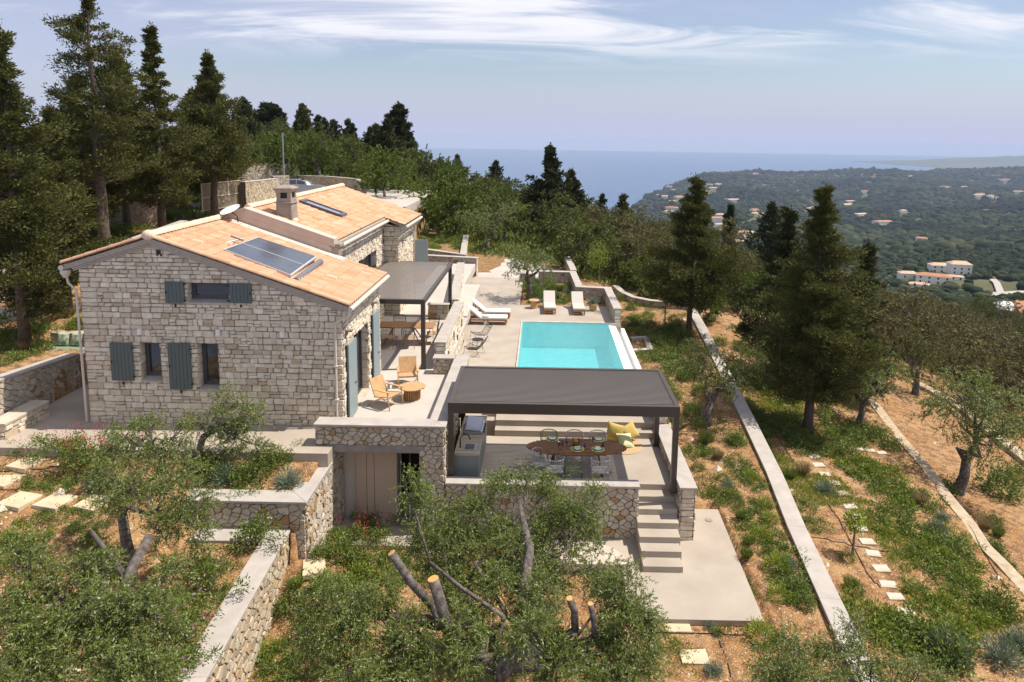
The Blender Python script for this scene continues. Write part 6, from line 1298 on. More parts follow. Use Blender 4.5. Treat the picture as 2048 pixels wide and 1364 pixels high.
PB = [proto_bush(71,5,6,OLIVED,(.22,.09),8000), proto_bush(72,5,5.5,OLIVED,(.22,.09),8000), proto_bush(73,4.5,6,MASTIC,(.22,.10),8000), proto_bush(74,5,6.5,OLIVEB,(.26,.06),8000,'wild_olive_tree'), proto_bush(75,3,4,MASTIC,(.16,.08),7000,'bush','bush'), proto_bush(76,5,6,OLIVEB,(.26,.065),8000,'wild_olive_tree')]
first = {}
def place(proto, x, y, z, sc, label, group):
    if id(proto) not in first: first[id(proto)] = 1; proto.location = (x,y,z); proto.scale = (sc,)*3; proto.rotation_euler = (0,0,random.uniform(0,6.28)); proto['label'] = label; proto['group'] = group; return proto
    return dup(proto, (x,y,z), random.uniform(0,6.28), label, group, sc*np.array([1,1,random.uniform(.88,1.12)]))
taken = []
def free(x, y, d):
    for a, b in taken:
        if (a-x)**2 + (b-y)**2 < d*d: return False
    taken.append((x, y)); return True
r_ = random.Random(5)
# wooded ridge on the left and centre
def px_of(x, y, z): q = R @ (np.array([x,y,z]) - CAM); return PX + F*q[0]/q[2], PY + F*q[1]/q[2]
cnt = 0
for k in range(6000):
    Y = math.exp(r_.uniform(math.log(50), math.log(150))); u = r_.uniform(-.5,.0); x = u*Y; z = G(x, Y); X_, Y_ = px_of(x, Y, z)
    if Y < 68 and X_ < 760: continue
    if Y < 56: continue
    if not (400 < X_ < 1020) or cnt >= 120: continue
    if not free(x, Y, 4.2): continue
    if Y > 88 and X_ < 830 and r_.random() < .75: place(PC[r_.choice([0,1,2,2,3])], x, Y, z-.3, r_.uniform(.55,1.0)*(1.05 if Y > 100 else .85), 'dark cypress among the conifers of the wooded ridge behind the house', 'cypresses of the ridge wood')
    else: place(PB[r_.choice([0,1,2,2])], x, Y, z-.4, r_.uniform(.8,1.15), 'green olive in the grove on the ridge behind the house', 'olives of the ridge grove')
    cnt += 1
print('ridge', cnt); cnt = 0
# grove behind the pool
for k in range(9000):
    Y = math.exp(r_.uniform(math.log(47), math.log(150))); u = r_.uniform(-.12,.36); x = u*Y; z = G(x, Y); X_, Y_ = px_of(x, Y, z)
    if cnt >= 150 or X_ < 880 or X_ > 1560: continue
    if Y < 52 and not (1.5 < x < 14): continue
    if -7 < x < 3 and Y < 56: continue
    if x > 4 and Y < 48.5 : continue
    if not free(x, Y, 4.0): continue
    if r_.random() < .07: place(PC[r_.choice([0,1,3])], x, Y, z-.3, r_.uniform(.5,.8), 'small dark cypress scattered in the olive grove behind the pool', 'cypresses in the grove behind the pool')
    else: place(PB[r_.choice([0,1,2,3,3,5] if X_ > 1180 else [0,1,2,2,0])], x, Y, z-.5, r_.uniform(.75,1.1), 'olive crown in the dense grove between pool and sea', 'olives of the grove behind the pool')
    cnt += 1
print('grove', cnt); cnt = 0
# slope on the right
for k in range(9000):
    Y = math.exp(r_.uniform(math.log(36), math.log(140))); u = r_.uniform(.36,.86); x = u*Y; z = G(x, Y)
    if cnt >= 170: continue
    lx = np.interp(Y, [34,38,42,50,60], [26.5,24,22,20,21])
    if x < lx: continue
    if not free(x, Y, 3.7): continue
    place(PB[r_.choice([3,5,5,3,0])], x, Y, z-.5, r_.uniform(.75,1.1), 'grey-brown wild olive on the slope below the orange terrace', 'wild olives of the right slope'); cnt += 1
print('slope', cnt)
for (x, y, s_) in ((1290,560,.75),(1330,575,.7),(1385,560,.8),(1440,640,.6),(1500,610,.7),(1250,520,.8),(1310,520,.8),(1480,560,.8),(1560,600,.8),(1700,640,.9)):
    h = hit(x, y+40); place(PB[4], h[0], h[1]+3, G(h[0],h[1]+3)-.2, s_*1.2, 'bright green bush on the bank above the curved wall', 'bushes above the curved wall')
for (x, Y, top) in ((690,97,258),(740,100,255),(757,96,254),(493,120,222),(478,120,218),(880,118,317),(915,105,310),(992,112,322),(1207,100,398),(1552,90,425)):
    z = G(aty(x,300,Y)[0], Y) ; tz_ = aty(x, top, Y)[2]; H = max(3, tz_-z); place(PC[0 if x != 915 else 1], aty(x,300,Y)[0], Y, z, H/10, 'pointed dark cypress standing out against the sea or sky on the ridge', 'skyline cypresses')
# undergrowth so that no bare ground shows in the woods
def scatter_stuff(name, label, cat, n, region, zfun, lsz, leafm, seed, cl=14, h=.25, spread=.25):
    r = np.random.default_rng(seed); P = region(r, n); m = len(P); z = ground(P[:,0], P[:,1]); z = zfun(P, z)
    c = np.repeat(np.column_stack([P, z]), cl, 0) + r.normal(size=(m*cl,3))*[spread,spread,0]; d = r.normal(size=(m*cl,3))*[.5,.5,.2] + [0,0,.8]; s = r.uniform(.5,1.2,m*cl)
    c[:,2] = ground(c[:,0], c[:,1]) if zfun(P[:1], z[:1])[0] == z[0] else c[:,2]
    o = quads_mesh(name, kites(c, d, h*s, lsz*s, r), leafm); return tag(o, label, cat, kind='stuff')
def rg_wood(r, n):
    Y = np.exp(r.uniform(math.log(46), math.log(160), n)); u = r.uniform(-.75,.95,n); P = np.column_stack([u*Y, Y])
    k = ~((P[:,0] > -24) & (P[:,0] < -8) & (P[:,1] < 68)) & ~((P[:,0] > -10) & (P[:,0] < 2.4) & (P[:,1] < 52)); return P[k]
scatter_stuff('undergrowth', 'dark green scrub covering the ground under the trees', 'scrub', 26000, rg_wood, lambda P, z: z, .16, SHRUBL, 81, 7, .55, .45)

# ------------------------------------------------------------------ garden plants
def plant_proto(kind, seed):
    r = np.random.default_rng(seed); t = thing('shrub', 'x', 'shrub')
    if kind == 'dome': n = 900; d = unit(r.normal(size=(n,3))*[1,1,.8]); d[:,2] = abs(d[:,2]); c = d*r.uniform(.25,1,(n,1))**.5*[.36,.36,.42]*(1+.25*np.sin(d[:,:1]*7+d[:,1:2]*5)); quads_mesh('foliage', kites(c, d+r.normal(size=(n,3))*.35, r.uniform(.06,.11,n), .022, r), LIMEL if seed % 2 else SHRUBL, t)
    if kind == 'round': n = 1100; d = unit(r.normal(size=(n,3))); d[:,2] = abs(d[:,2]); c = d*r.uniform(.2,1,(n,1))**.5*[.4,.4,.5]*(1+.3*np.sin(d[:,:1]*9+d[:,1:2]*6+d[:,2:]*8)); quads_mesh('foliage', kites(c, d+r.normal(size=(n,3))*.7, r.uniform(.05,.10,n), .03, r), SHRUBL, t)
    if kind == 'silver': n = 900; d = unit(r.normal(size=(n,3))); d[:,2] = abs(d[:,2])+.1; c = d*r.uniform(.1,1,(n,1))*[.3,.3,.3]; quads_mesh('foliage', kites(c, d+r.normal(size=(n,3))*.3, r.uniform(.07,.13,n), .016, r), GREYL, t)
    if kind == 'tuft': n = 420; a = r.uniform(0,6.28,n); c = np.column_stack([np.cos(a)*r.uniform(0,.1,n), np.sin(a)*r.uniform(0,.1,n), np.zeros(n)]); quads_mesh('foliage', kites(c, np.column_stack([np.cos(a)*.5,np.sin(a)*.5,np.ones(n)])+r.normal(size=(n,3))*.15, r.uniform(.25,.5,n), .014, r), DRYG if seed % 2 else SHRUBL, t)
    if kind == 'sprawl': n = 1500; cl = r.normal(size=(12,3))*[.32,.32,.05]; ci = r.integers(0,12,n); d = unit(r.normal(size=(n,3))+[0,0,.3]); c = cl[ci]+d*r.uniform(.05,.2,(n,1)); c[:,2] = abs(c[:,2]); quads_mesh('foliage', kites(c, d+r.normal(size=(n,3))*.5, r.uniform(.05,.1,n), .028, r), GRASS if seed % 2 else SHRUBL, t)
    if kind in ('red','pink'):
        n = 1900; cl = r.normal(size=(16,3))*[.34,.34,.12]+[0,0,.3]; ci = r.integers(0,16,n); d = unit(r.normal(size=(n,3))+[0,0,.3]); c = cl[ci]+d*r.uniform(.05,.22,(n,1)); c[:,2] = abs(c[:,2]); quads_mesh('foliage', kites(c, d+r.normal(size=(n,3))*.5, r.uniform(.05,.09,n), .03, r), SHRUBL, t)
        if kind == 'red':
            n = 15; b = cl[r.integers(0,16,n)]+r.normal(size=(n,3))*.12; b[:,2] = abs(b[:,2])+.22; q = np.repeat(b,9,0)+np.tile(np.linspace(0,.26,9)[:,None]*[[.1,.05,1]],(n,1))+r.normal(size=(n*9,3))*.012; tag(quads_mesh('flowers', kites(q, r.normal(size=(n*9,3))+[0,0,.5], .05, .022, r), REDF, t), kind='stuff')
        else:
            n = 40; b = cl[r.integers(0,16,n)]+unit(r.normal(size=(n,3)))*.24; b[:,2] = abs(b[:,2])+.05; q = np.repeat(b,5,0); tag(quads_mesh('flowers', kites(q, r.normal(size=(n*5,3)), .035, .03, r), PINKF, t), kind='stuff')
    return t
PP = {k: plant_proto(k.split('_')[0], s) for k, s in (('dome_l',1),('dome_g',2),('round',4),('round_b',6),('silver',8),('tuft_d',3),('tuft_g',10),('sprawl_g',5),('sprawl_s',12),('red',14),('pink',16))}
def plant(k, x, y, s, label, group=None, base=None, name=None, cat=None):
    h = base or hit(x, y); p = PP[k]
    if base is None and h[1] < 44:
        for fx_, wd in ((w2x, .45+.3*s), (w3x, .5+.3*s)):
            dx = h[0] - float(fx_(h[1]))
            if abs(dx) < wd: nx = float(fx_(h[1])) + (wd if (dx > 0 or 'right of the long' in label) else -wd); h = (nx, h[1], G(nx, h[1]))
    if id(p) not in first: first[id(p)] = 1; o = p; o.location = h; o.scale = (s,)*3; o.rotation_euler = (0,0,random.uniform(0,6.28))
    else: o = dup(p, h, random.uniform(0,6.28), None, None, s*np.array([1,1,random.uniform(.85,1.15)]))
    o['label'] = label
    if group: o['group'] = group
    elif 'group' in o: del o['group']
    if name: o.name = name
    if cat: o['category'] = cat
    return o
g1 = 'low shrubs between the dining pergola, lower paving and the grey-capped wall'
for k, pts in {'dome_l': [(1500,960,.8),(1530,1012,.85),(1520,1080,1.05),(1555,1138,1.1),(1557,1197,1.0),(1524,1282,1.15),(1545,1045,.8)], 'dome_g': [(1420,915,.8),(1415,882,.8),(1470,885,1.0),(1395,940,.7),(1462,1000,.9),(1445,960,.7),(1590,1080,.8)],
    'round': [(1345,800,1.3),(1385,830,1.3),(1400,790,1.2),(1370,760,1.2),(1470,890,1.1),(1610,1190,.9),(1400,860,.9),(1350,850,1.0),(1640,1215,.8),(1330,770,1.0),(1435,1270,.45)], 'silver': [(1455,975,.8),(1590,1140,.8),(1600,1130,.7),(1428,1350,.8),(1420,1262,.5)],
    'tuft_g': [(1492,1120,.9),(1495,1090,.8),(1410,890,1.2),(1560,1290,.7),(1480,1040,.8)], 'tuft_d': [(1408,885,1.2),(1437,920,.9)], 'sprawl_s': [(1480,935,1.2),(1440,1000,1.1),(1510,1050,1.2),(1575,1010,1.0),(1590,1050,1.1),(1600,1110,1.2),(1395,905,1.1),(1540,970,1.0),(1500,1015,1.0),(1620,1160,1.1),(1640,1190,1.0),(1505,1180,.7)]}.items():
    w_ = {'dome_l':'bright lime-green domed shrub','dome_g':'dark green domed shrub','round':'bushy mid-green shrub','silver':'small silver-grey shrub','tuft_g':'spiky green tuft','tuft_d':'dry brown grass tuft','sprawl_s':'low sprawling green plant'}[k]
    for (x, y, s) in pts: plant(k, x, y, s*.85, w_ + ' in the strip left of the long grey-capped wall', g1+': '+w_)
g2 = 'plants on the sloping garden right of the grey-capped wall'
for k, pts in {'sprawl_g': [(1560,800,1.6),(1530,780,1.2),(1750,950,1.5),(1700,930,1.4),(1860,1120,1.2),(1910,1085,1.1),(1770,1060,1.2),(1840,1100,1.2),(1740,1230,1.3),(1800,1280,1.3),(1690,1240,1.2),(1880,1240,1.4),(1930,1150,1.2),(1850,1200,1.2),(1960,1230,1.3),(2010,1270,1.3),(1900,1300,1.3),(1790,1000,1.2)],
    'sprawl_s': [(1540,850,1.4),(1560,870,1.5),(1600,880,1.4),(1680,880,1.5),(1640,900,1.2),(1500,830,1.4),(1780,1040,1.5),(1740,960,1.5),(1790,985,1.4),(1830,1010,1.4),(1680,860,1.4),(1700,880,1.2),(1720,860,1.2),(1870,1080,1.4),(1900,1110,1.3),(1950,1110,1.3),(1990,1180,1.3),(1850,1130,1.3),(1770,1270,1.4),(1840,1300,1.5),(1930,1190,1.3),(1600,900,1.2),(1570,840,1.5),(1590,855,1.6)],
    'round': [(1490,815,1.1),(1690,915,1.1),(1815,935,1.1),(1870,1090,1.0),(1900,1050,.9),(1860,1290,1.6),(1900,1330,1.4),(2000,1225,1.3),(1930,1060,.9),(1455,770,1.2),(1650,830,1.2),(1750,880,1.3),(1780,900,1.1)], 'silver': [(1650,985,1.1),(1870,1060,.9),(1880,1068,.9),(1895,1320,1.6),(2000,1330,1.5),(1885,1040,.8),(1700,1370,1.2),(2040,1300,1.2)],
    'tuft_d': [(1605,950,1.1),(1870,1065,.7),(1840,1010,1),(1970,1060,1),(1860,985,.9)], 'tuft_g': [(1590,810,1.2),(1580,960,1.0),(1960,1090,.9),(1700,1175,.8),(1990,1130,.8),(1520,880,1)], 'dome_g': [(1835,1192,.9),(1693,1120,.65),(1665,905,1),(1710,1190,.7)]}.items():
    w_ = {'sprawl_g':'patch of fresh grassy green growth','dome_g':'dark domed shrub','round':'bushy green shrub','silver':'silvery low shrub','tuft_g':'spiky green tuft','tuft_d':'dry grass tuft','sprawl_s':'low spreading dark green plant'}[k]
    for (x, y, s) in pts: plant(k, x, y, s, w_ + ' on the slope right of the long grey-capped wall', g2+': '+w_)
g3 = 'plants beside the pool on the upper slope'
for k, pts in {'round': [(1268,655,1.1),(1300,655,1.2),(1262,620,1.0),(1300,600,1.2),(1345,605,1.2),(1395,620,1.1),(1240,600,1.0),(1310,690,1.2),(1350,660,1.3),(1370,680,1.2),(1330,665,1.2),(1420,640,1.2),(1500,640,1.4),(1520,620,1.2),(1440,690,1.2),(1480,700,1.3)], 'sprawl_g': [(1275,640,1.1),(1265,663,1),(1290,632,.9),(1500,750,1.3),(1520,770,1.2),(1460,740,1.2)], 'sprawl_s': [(1340,670,1.5),(1320,680,1.5),(1360,700,1.5),(1330,710,1.6),(1300,715,1.3),(1345,725,1.5),(1380,735,1.6),(1280,610,1.2),(1480,660,1.4),(1360,750,1.5)]}.items():
    for (x, y, s) in pts: plant(k, x, y, s, {'round':'rounded green shrub','sprawl_g':'fresh grassy clump','sprawl_s':'low dark spreading plant'}[k] + ' on the earth slope right of the pool', g3+': '+k.split('_')[0]+' ones '+k[-1])
g4 = 'plants in the walled bed behind the loungers'; r_ = random.Random(9)
for i in range(46):
    x, y = r_.uniform(-.9, 3.4), r_.uniform(37.1, 42.6)
    if y > 38 and x > 2.0: x = r_.uniform(-.9,1.8)
    k = r_.choice(['round','silver','sprawl_s','tuft_g','round_b','silver']); plant(k, 0, 0, r_.uniform(.6,1.1), {'round':'green shrub','round_b':'leafy green shrub','silver':'silver-grey shrub','sprawl_s':'low spreading plant','tuft_g':'spiky tuft'}[k]+' in the stone-walled bed behind the loungers', g4+': '+k, base=(x,y,.62))
g5 = 'plants of the bed behind the rear wing'
for i in range(30):
    p = atz(r_.uniform(842,925), r_.uniform(470,500), 1.6); k = r_.choice(['round','sprawl_g','sprawl_s','sprawl_g']); plant(k, 0, 0, r_.uniform(.8,1.4), {'round':'green shrub','sprawl_g':'fresh grassy clump','sprawl_s':'low spreading plant'}[k]+' in the raised bed behind the rear wing of the house', g5+': '+k, base=(p[0],p[1],1.55))
mb = MB(); q_ = [atz(x,y,1.6) for x, y in ((838,505),(925,513),(930,468),(838,465))]; mb.prism([(q[0],q[1]) for q in q_], .5, 1.58); struct('raised_bed_soil', mb, SOIL)
g6 = 'shrubs of the upper left bed'
for k, pts in {'red': [(150,930,1.1),(190,950,1.0),(225,925,1.0),(120,915,.9)], 'round': [(430,960,1.0),(480,965,.9),(520,950,1.1),(560,930,.9),(400,940,1.0),(600,905,.6)], 'silver': [(578,975,1.2),(450,965,1.2),(200,985,1.3),(255,985,1.1),(545,900,.9)], 'sprawl_s': [(500,985,.8),(120,975,.8),(80,970,.8),(75,895,.9),(60,880,.8),(40,890,.7),(105,1035,.7),(180,1030,.6)]}.items():
    w_ = {'red':'green shrub with upright red flower spikes','round':'leafy green shrub','silver':'silver-grey rounded shrub','sprawl_s':'low green plant'}[k]
    for (x, y, s) in pts: plant(k, x, y, s, w_ + ' in the bed below the front paving', g6+': '+w_)
g7 = 'plants round the lower left bed'
for k, pts in {'pink': [(500,1095,1.1),(400,1195,1.0),(425,1150,.7),(365,1290,1.0),(350,1350,.9)], 'round': [(150,1065,.55),(185,1085,.6),(20,1100,.8),(60,1110,.6)], 'sprawl_g': [(100,1065,.5),(30,1070,.7),(0,1120,1.),(420,1150,.6),(330,1130,.6)], 'sprawl_s': [(190,1060,.5),(230,1110,.6),(440,1190,.6)]}.items():
    w_ = {'pink':'green shrub dotted with pink flowers','round':'leafy green shrub','sprawl_g':'fresh green ground plant','sprawl_s':'low dark green plant'}[k]
    for (x, y, s) in pts: plant(k, x, y, s, w_ + ' in the lower left garden inside the broad-capped wall', g7+': '+w_)
g8 = 'plants at the foot of the dining terrace wall'
for k, pts in {'red': [(700,1092,.9),(760,1095,1.0),(740,1070,.9),(665,1100,.9),(880,1075,.9),(950,1080,.9),(1020,1075,.8)], 'round': [(680,1120,1.0),(640,1115,.7),(590,1215,.9),(780,1130,1.0),(850,1100,1.0),(1080,1100,.8),(720,1135,1.0),(560,1230,.6)], 'sprawl_s': [(640,1190,.8),(620,1250,.9),(680,1180,.9),(700,1160,1),(590,1300,1.0),(560,1350,1.0),(640,1330,1.0),(820,1150,1),(760,1160,1),(900,1150,1),(1000,1150,1)], 'dome_l': [(540,1310,.7)], 'sprawl_g': [(690,1150,1.0),(630,1160,.7),(740,1175,1),(1240,1330,.8),(1330,1300,.7)], 'tuft_g': [(590,1190,.8)], 'dome_g': [(1050,1240,.8),(960,1330,.8)]}.items():
    w_ = {'red':'shrub with red flower spikes','round':'leafy green shrub','sprawl_s':'low spreading plant','dome_l':'lime-green dome shrub','sprawl_g':'fresh green ground plant','tuft_g':'spiky tuft','dome_g':'dark dome shrub'}[k]
    for (x, y, s) in pts: plant(k, x, y, s, w_ + ' in the front garden below the dining terrace', g8+': '+w_)
g9 = 'plants under the cypresses on the left'
for k, pts in {'round': [(20,680,1.2),(70,690,1.1),(85,700,.9),(155,655,.9),(60,640,1),(160,470,1.6),(240,470,1.6),(280,450,1.6),(180,480,1.8),(120,490,1.8),(225,440,1.8),(300,440,1.8),(450,415,1.4),(340,440,2)], 'sprawl_g': [(150,660,1.0),(20,640,1.2),(250,460,2),(200,455,2),(160,490,2)], 'tuft_d': [(95,650,1.2),(110,640,1.2),(140,635,1),(50,700,1)], 'sprawl_s': [(20,720,1.2),(70,660,1.1),(0,700,1.3)]}.items():
    for (x, y, s) in pts: plant(k, x, y, s, {'round':'leafy shrub','sprawl_g':'fresh green clump','tuft_d':'dry tuft','sprawl_s':'low dark plant'}[k] + ' among the cypress trunks left of the house', g9+': '+k)
for (x, y, s) in ((2030,860,1.5),(2000,990,2.0),(2035,960,1.6),(1985,1050,.9),(2010,870,1.4)): plant('round', x, y, s, 'leafy shrub on the bare orange terrace at the far right', 'shrubs on the orange terrace')
plant('tuft_g', 1995, 1075, .9, 'lone weedy tuft on the bare orange earth near the right edge')
def sapling(label, x, y, ytop, leafm, r0, n, seed, base=None):
    h = base or hit(x, y); top = aty(x, ytop, h[1]); H_ = top[2]-h[2]; t = thing('young_tree', label, 'sapling', h); r = np.random.default_rng(seed); mb = MB(); mb.tube([(0,0,-.1),(.02,0,H_*.5),(0,0,H_*.9)], [.022,.018,.01], 6)
    for k in range(7): a = k*2.4; mb.tube([(0,0,H_*(.55+.05*k)),(math.cos(a)*r0*.8,math.sin(a)*r0*.8,H_*(.65+.05*k))], [.01,.004], 4, False)
    mb.build('trunk', BARKO, t); mb = MB(); mb.tube([(.06,.03,-.1),(.06,.03,H_*.62)], .018, 6); mb.build('stake', TWIG, t)
    d = unit(r.normal(size=(n,3))); c = d*r.uniform(.1,1,(n,1))**.6*[r0,r0,r0*1.15]+[0,0,H_-r0*1.1]; quads_mesh('crown', kites(c, d+r.normal(size=(n,3))*.8, r.uniform(.07,.12,n), .05, r), leafm, t)
sapling('young staked lemon tree beside the small stepping stones', 1703, 1112, 1022, LIMEL, .3, 420, 91)
sapling('young lime-green sapling on the slope right of the pool near the curved wall', 1328, 652, 578, LIMEL, .36, 420, 92)
sapling('tall thin staked tree with a bright lime top behind the walled bed', 1196, 575, 482, LIMEL, .85, 900, 93, base=tuple(aty(1196,572,43.6)))
sapling('thin young tree with sparse yellowish leaves in the upper right garden', 1648, 850, 812, LIMEL, .3, 160, 94)
# loose ground growth nobody could count
def patchy(X, Y, s, th): return (np.sin(X*1.9*s+Y*.7*s) + np.sin(Y*2.3*s-X*1.1*s+1.3) + np.sin(X*4.1*s-Y*3.2*s+.5)*.6 + np.sin(X*.8*s+Y*1.4*s+2)*.8) > th
def rg_right(r, n):
    Y = r.uniform(10, 38, n); X = w2x(Y) + r.uniform(.4, 1, n)**1*(w3x(Y)-w2x(Y))*r.uniform(0,1.0,n); k = (X > w2x(Y)+.35) & patchy(X, Y, .8, .35) & ~((X < w2x(Y)+2.6) & (Y > 13.5) & (Y < 20)); return np.column_stack([X, Y])[k]
scatter_stuff('wild_grass', 'short green weeds and grass growing over the sloping right garden', 'grass', 30000, rg_right, lambda P, z: z, .02, GRASS, 82, 5, .13, .07)
def rg_left(r, n):
    X = r.uniform(4.3, 9.5, n); Y = r.uniform(11, 44, n); k = (X < w2x(Y)-.35) & ((X > 5.5) | (Y > 19.2) | (Y < 14.2)) & ((X > 4.5) | (Y < 17)) & patchy(X, Y, 1.1, .55); return np.column_stack([X, Y])[k]
scatter_stuff('wild_grass', 'green weeds between the terraces and the grey-capped wall', 'grass', 15000, rg_left, lambda P, z: z, .02, SHRUBL, 83, 5, .12, .08)
def rg_front(r, n):
    X = r.uniform(-16, 3.5, n); Y = r.uniform(8.3, 17, n); k = patchy(X, Y, 1.2, .75) & ~((X > -6.7) & (X < -5.4)) & ~((X > -8.9) & (X < -5.5) & (Y > 14.7) & (Y < 15.9)) & ~((X > -.4) & (Y > 14)); return np.column_stack([X, Y])[k]
scatter_stuff('wild_grass', 'green weeds in the soil of the front garden', 'grass', 17000, rg_front, lambda P, z: z, .02, GRASS, 84, 5, .10, .07)
def rg_hill(r, n):
    X = r.uniform(-32, -13.3, n); Y = r.uniform(20, 50, n); k = patchy(X, Y, .6, .0) & ~((X > -19) & (Y < 25.4)) & ~((X > -24.5) & (X < -16.3) & (Y > 23.8) & (Y < 34)); return np.column_stack([X, Y])[k]
scatter_stuff('wild_grass', 'grass and weeds on the slope under the cypresses', 'grass', 16000, rg_hill, lambda P, z: z, .04, GRASS, 85, 5, .22, .15)
# gravel and stones lying on the soil
r = np.random.default_rng(86); n = 9000; X = r.uniform(-16, 22, n); Y = 8.5 + r.uniform(0, 1, n)**1.5*32
k = ~((X > -2.6) & (X < 4.4) & (Y > 14.2)) & ~((X > -16.5) & (X < -2.4) & (Y > 17)) & ~((X > 2) & (X < 5.5) & (Y > 14.2) & (Y < 19.3)) & ~((X > -6.6) & (X < -5.5)) & (X/Y < .85) & (np.abs(X - w2x(Y)) > .4) & (np.abs(X - w3x(Y)) > .45) & ~((X < -5.5) & (X > -9.0) & (Y > 14.7) & (Y < 15.9)); X, Y = X[k], Y[k]; n = len(X)
oc = np.array([(1,0,0),(-.3,.95,0),(-.8,-.5,0),(.4,-.9,0),(0,0,.8)]); s = r.uniform(.012,.045,n)[:,None,None]*(1+(r.random(n)<.02)[:,None,None]*3); ang = r.uniform(0,6.28,n); ca, sa = np.cos(ang)[:,None], np.sin(ang)[:,None]
o3 = np.stack([oc[None,:,0]*ca-oc[None,:,1]*sa, oc[None,:,0]*sa+oc[None,:,1]*ca, np.tile(oc[None,:,2],(n,1))], -1)*s*(1+r.normal(size=(n,5,1))*.2); o3 += np.stack([X,Y,ground(X,Y)], -1)[:,None]
T = np.stack([o3[:,[0,1,4]], o3[:,[1,2,4]], o3[:,[2,3,4]], o3[:,[3,0,4]]], 1).reshape(-1,3,3)
tag(quads_mesh('gravel', T, mat('loose_stone', (.52,.44,.34), .9, col2=(.62,.56,.46), scale=3), k=3), 'loose pale stones scattered over the garden soil', 'gravel', kind='stuff')

def rg_all(r, n):
    X = r.uniform(-16, 21, n); Y = 8.5 + r.uniform(0, 1, n)**1.4*30; k = ~((X > -2.6) & (X < 4.4) & (Y > 14.2)) & ~((X > -16.5) & (X < -2.4) & (Y > 17)) & ~((X > 2) & (X < 5.5) & (Y > 14.2) & (Y < 19.3)) & (X/Y < .85) & (np.abs(X-w2x(Y)) > .35) & (np.abs(X-w3x(Y)) > .4) & ~((X > -6.6) & (X < -5.4)) & ~((X > -9) & (X < -5.4) & (Y > 14.7) & (Y < 15.9)) & (patchy(X, Y, .9, -.4)); return np.column_stack([X, Y])[k]
r = np.random.default_rng(87); P = rg_all(r, 30000); m = len(P); c = np.column_stack([P, ground(P[:,0],P[:,1])+.012]); d = r.normal(size=(m,3))*[1,1,.12]
tag(quads_mesh('leaf_litter', kites(c, d, r.uniform(.03,.10,m), r.uniform(.006,.02,m), r), leafmat('litter', [(.10,.06,.03),(.22,.15,.08),(.34,.25,.14),(.06,.05,.02)], 0, .9)), 'dry leaves and straw lying on the garden soil', 'leaf litter', kind='stuff')

# ------------------------------------------------------------------ far land
def far_house(px_, py_, w_px, d_m, h_m, rz, label, roofc, stor=1, base=None, group=None, wallm=None):
    h = base or hit(px_, py_); s = h[1]/F; W_ = w_px*s/2*(1.5 if h[1] > 900 else 1); h_m *= (1.6 if h[1] > 900 else 1); D_m = d_m/2; t = thing('far_house', label, 'house', (h[0],h[1],h[2]-1), rz, group)
    mb = MB(); mb.box(-W_,-D_m,0,W_,D_m,h_m+1); mb.build('wall', wallm or WHITE, t)
    mb = MB(); o = .4; zt = h_m+1.02; mb.mesh([(-W_-o,-D_m-o,zt),(W_+o,-D_m-o,zt),(W_+o,D_m+o,zt),(-W_-o,D_m+o,zt),(-W_*.6,0,zt+min(2.2,D_m*.4)),(W_*.6,0,zt+min(2.2,D_m*.4))], [(0,1,5,4),(1,2,5),(2,3,4,5),(3,0,4),(3,2,1,0)]); mb.build('roof', roofc, t)
    n = max(2, int(W_*2/4.5)); mb = MB()
    for st in range(stor):
        for i in range(n):
            x = -W_ + (i+.5)*2*W_/n
            if h[1] < 1000: mb = MB(); mb.box(x-.6,-D_m-.06,1.9+st*3,x+.6,-D_m+.02,3.4+st*3); mb.build('window', mat('far_window', (.04,.05,.06), .3), t)
    return t
FR = mat('far_roof', (.45,.22,.12), .9, var=.2, scale=.5); FRP = mat('far_roof_pale', (.58,.40,.27), .9, var=.2, scale=.5); CREAMW = mat('far_cream_wall', (.68,.58,.45), .8)
far_house(1866, 568, 62, 9, 6, RAD(-28), 'long white apartment row with red-brown roof in the valley', FR, 2, group='valley buildings')
far_house(1878, 545, 38, 9, 6, RAD(-8), 'white two-storey house with orange roof left of the biggest valley house', FRP, 2, group='valley buildings')
far_house(1917, 548, 38, 11, 8, RAD(-12), 'biggest plain white house in the valley', FRP, 2, group='valley buildings')
far_house(1815, 556, 34, 8, 4, RAD(-10), 'low pale pink-roofed building left of the long white row', FRP, 1, group='valley buildings')
far_house(1838, 575, 36, 6, 2.5, RAD(-25), 'narrow pale terrace building below the long white row', FRP, 1, group='valley buildings')
far_house(1905, 560, 38, 5, 3, RAD(-20), 'small white annexe right of the long row', FRP, 1, group='valley buildings')
far_house(2008, 650, 26, 6, 3.5, RAD(-25), 'white house near the right edge on the lower road', WHITE, 1, group='valley buildings')
far_house(2036, 652, 26, 8, 3.5, RAD(-25), 'orange-roofed house cut by the right edge', FR, 1, group='valley buildings')
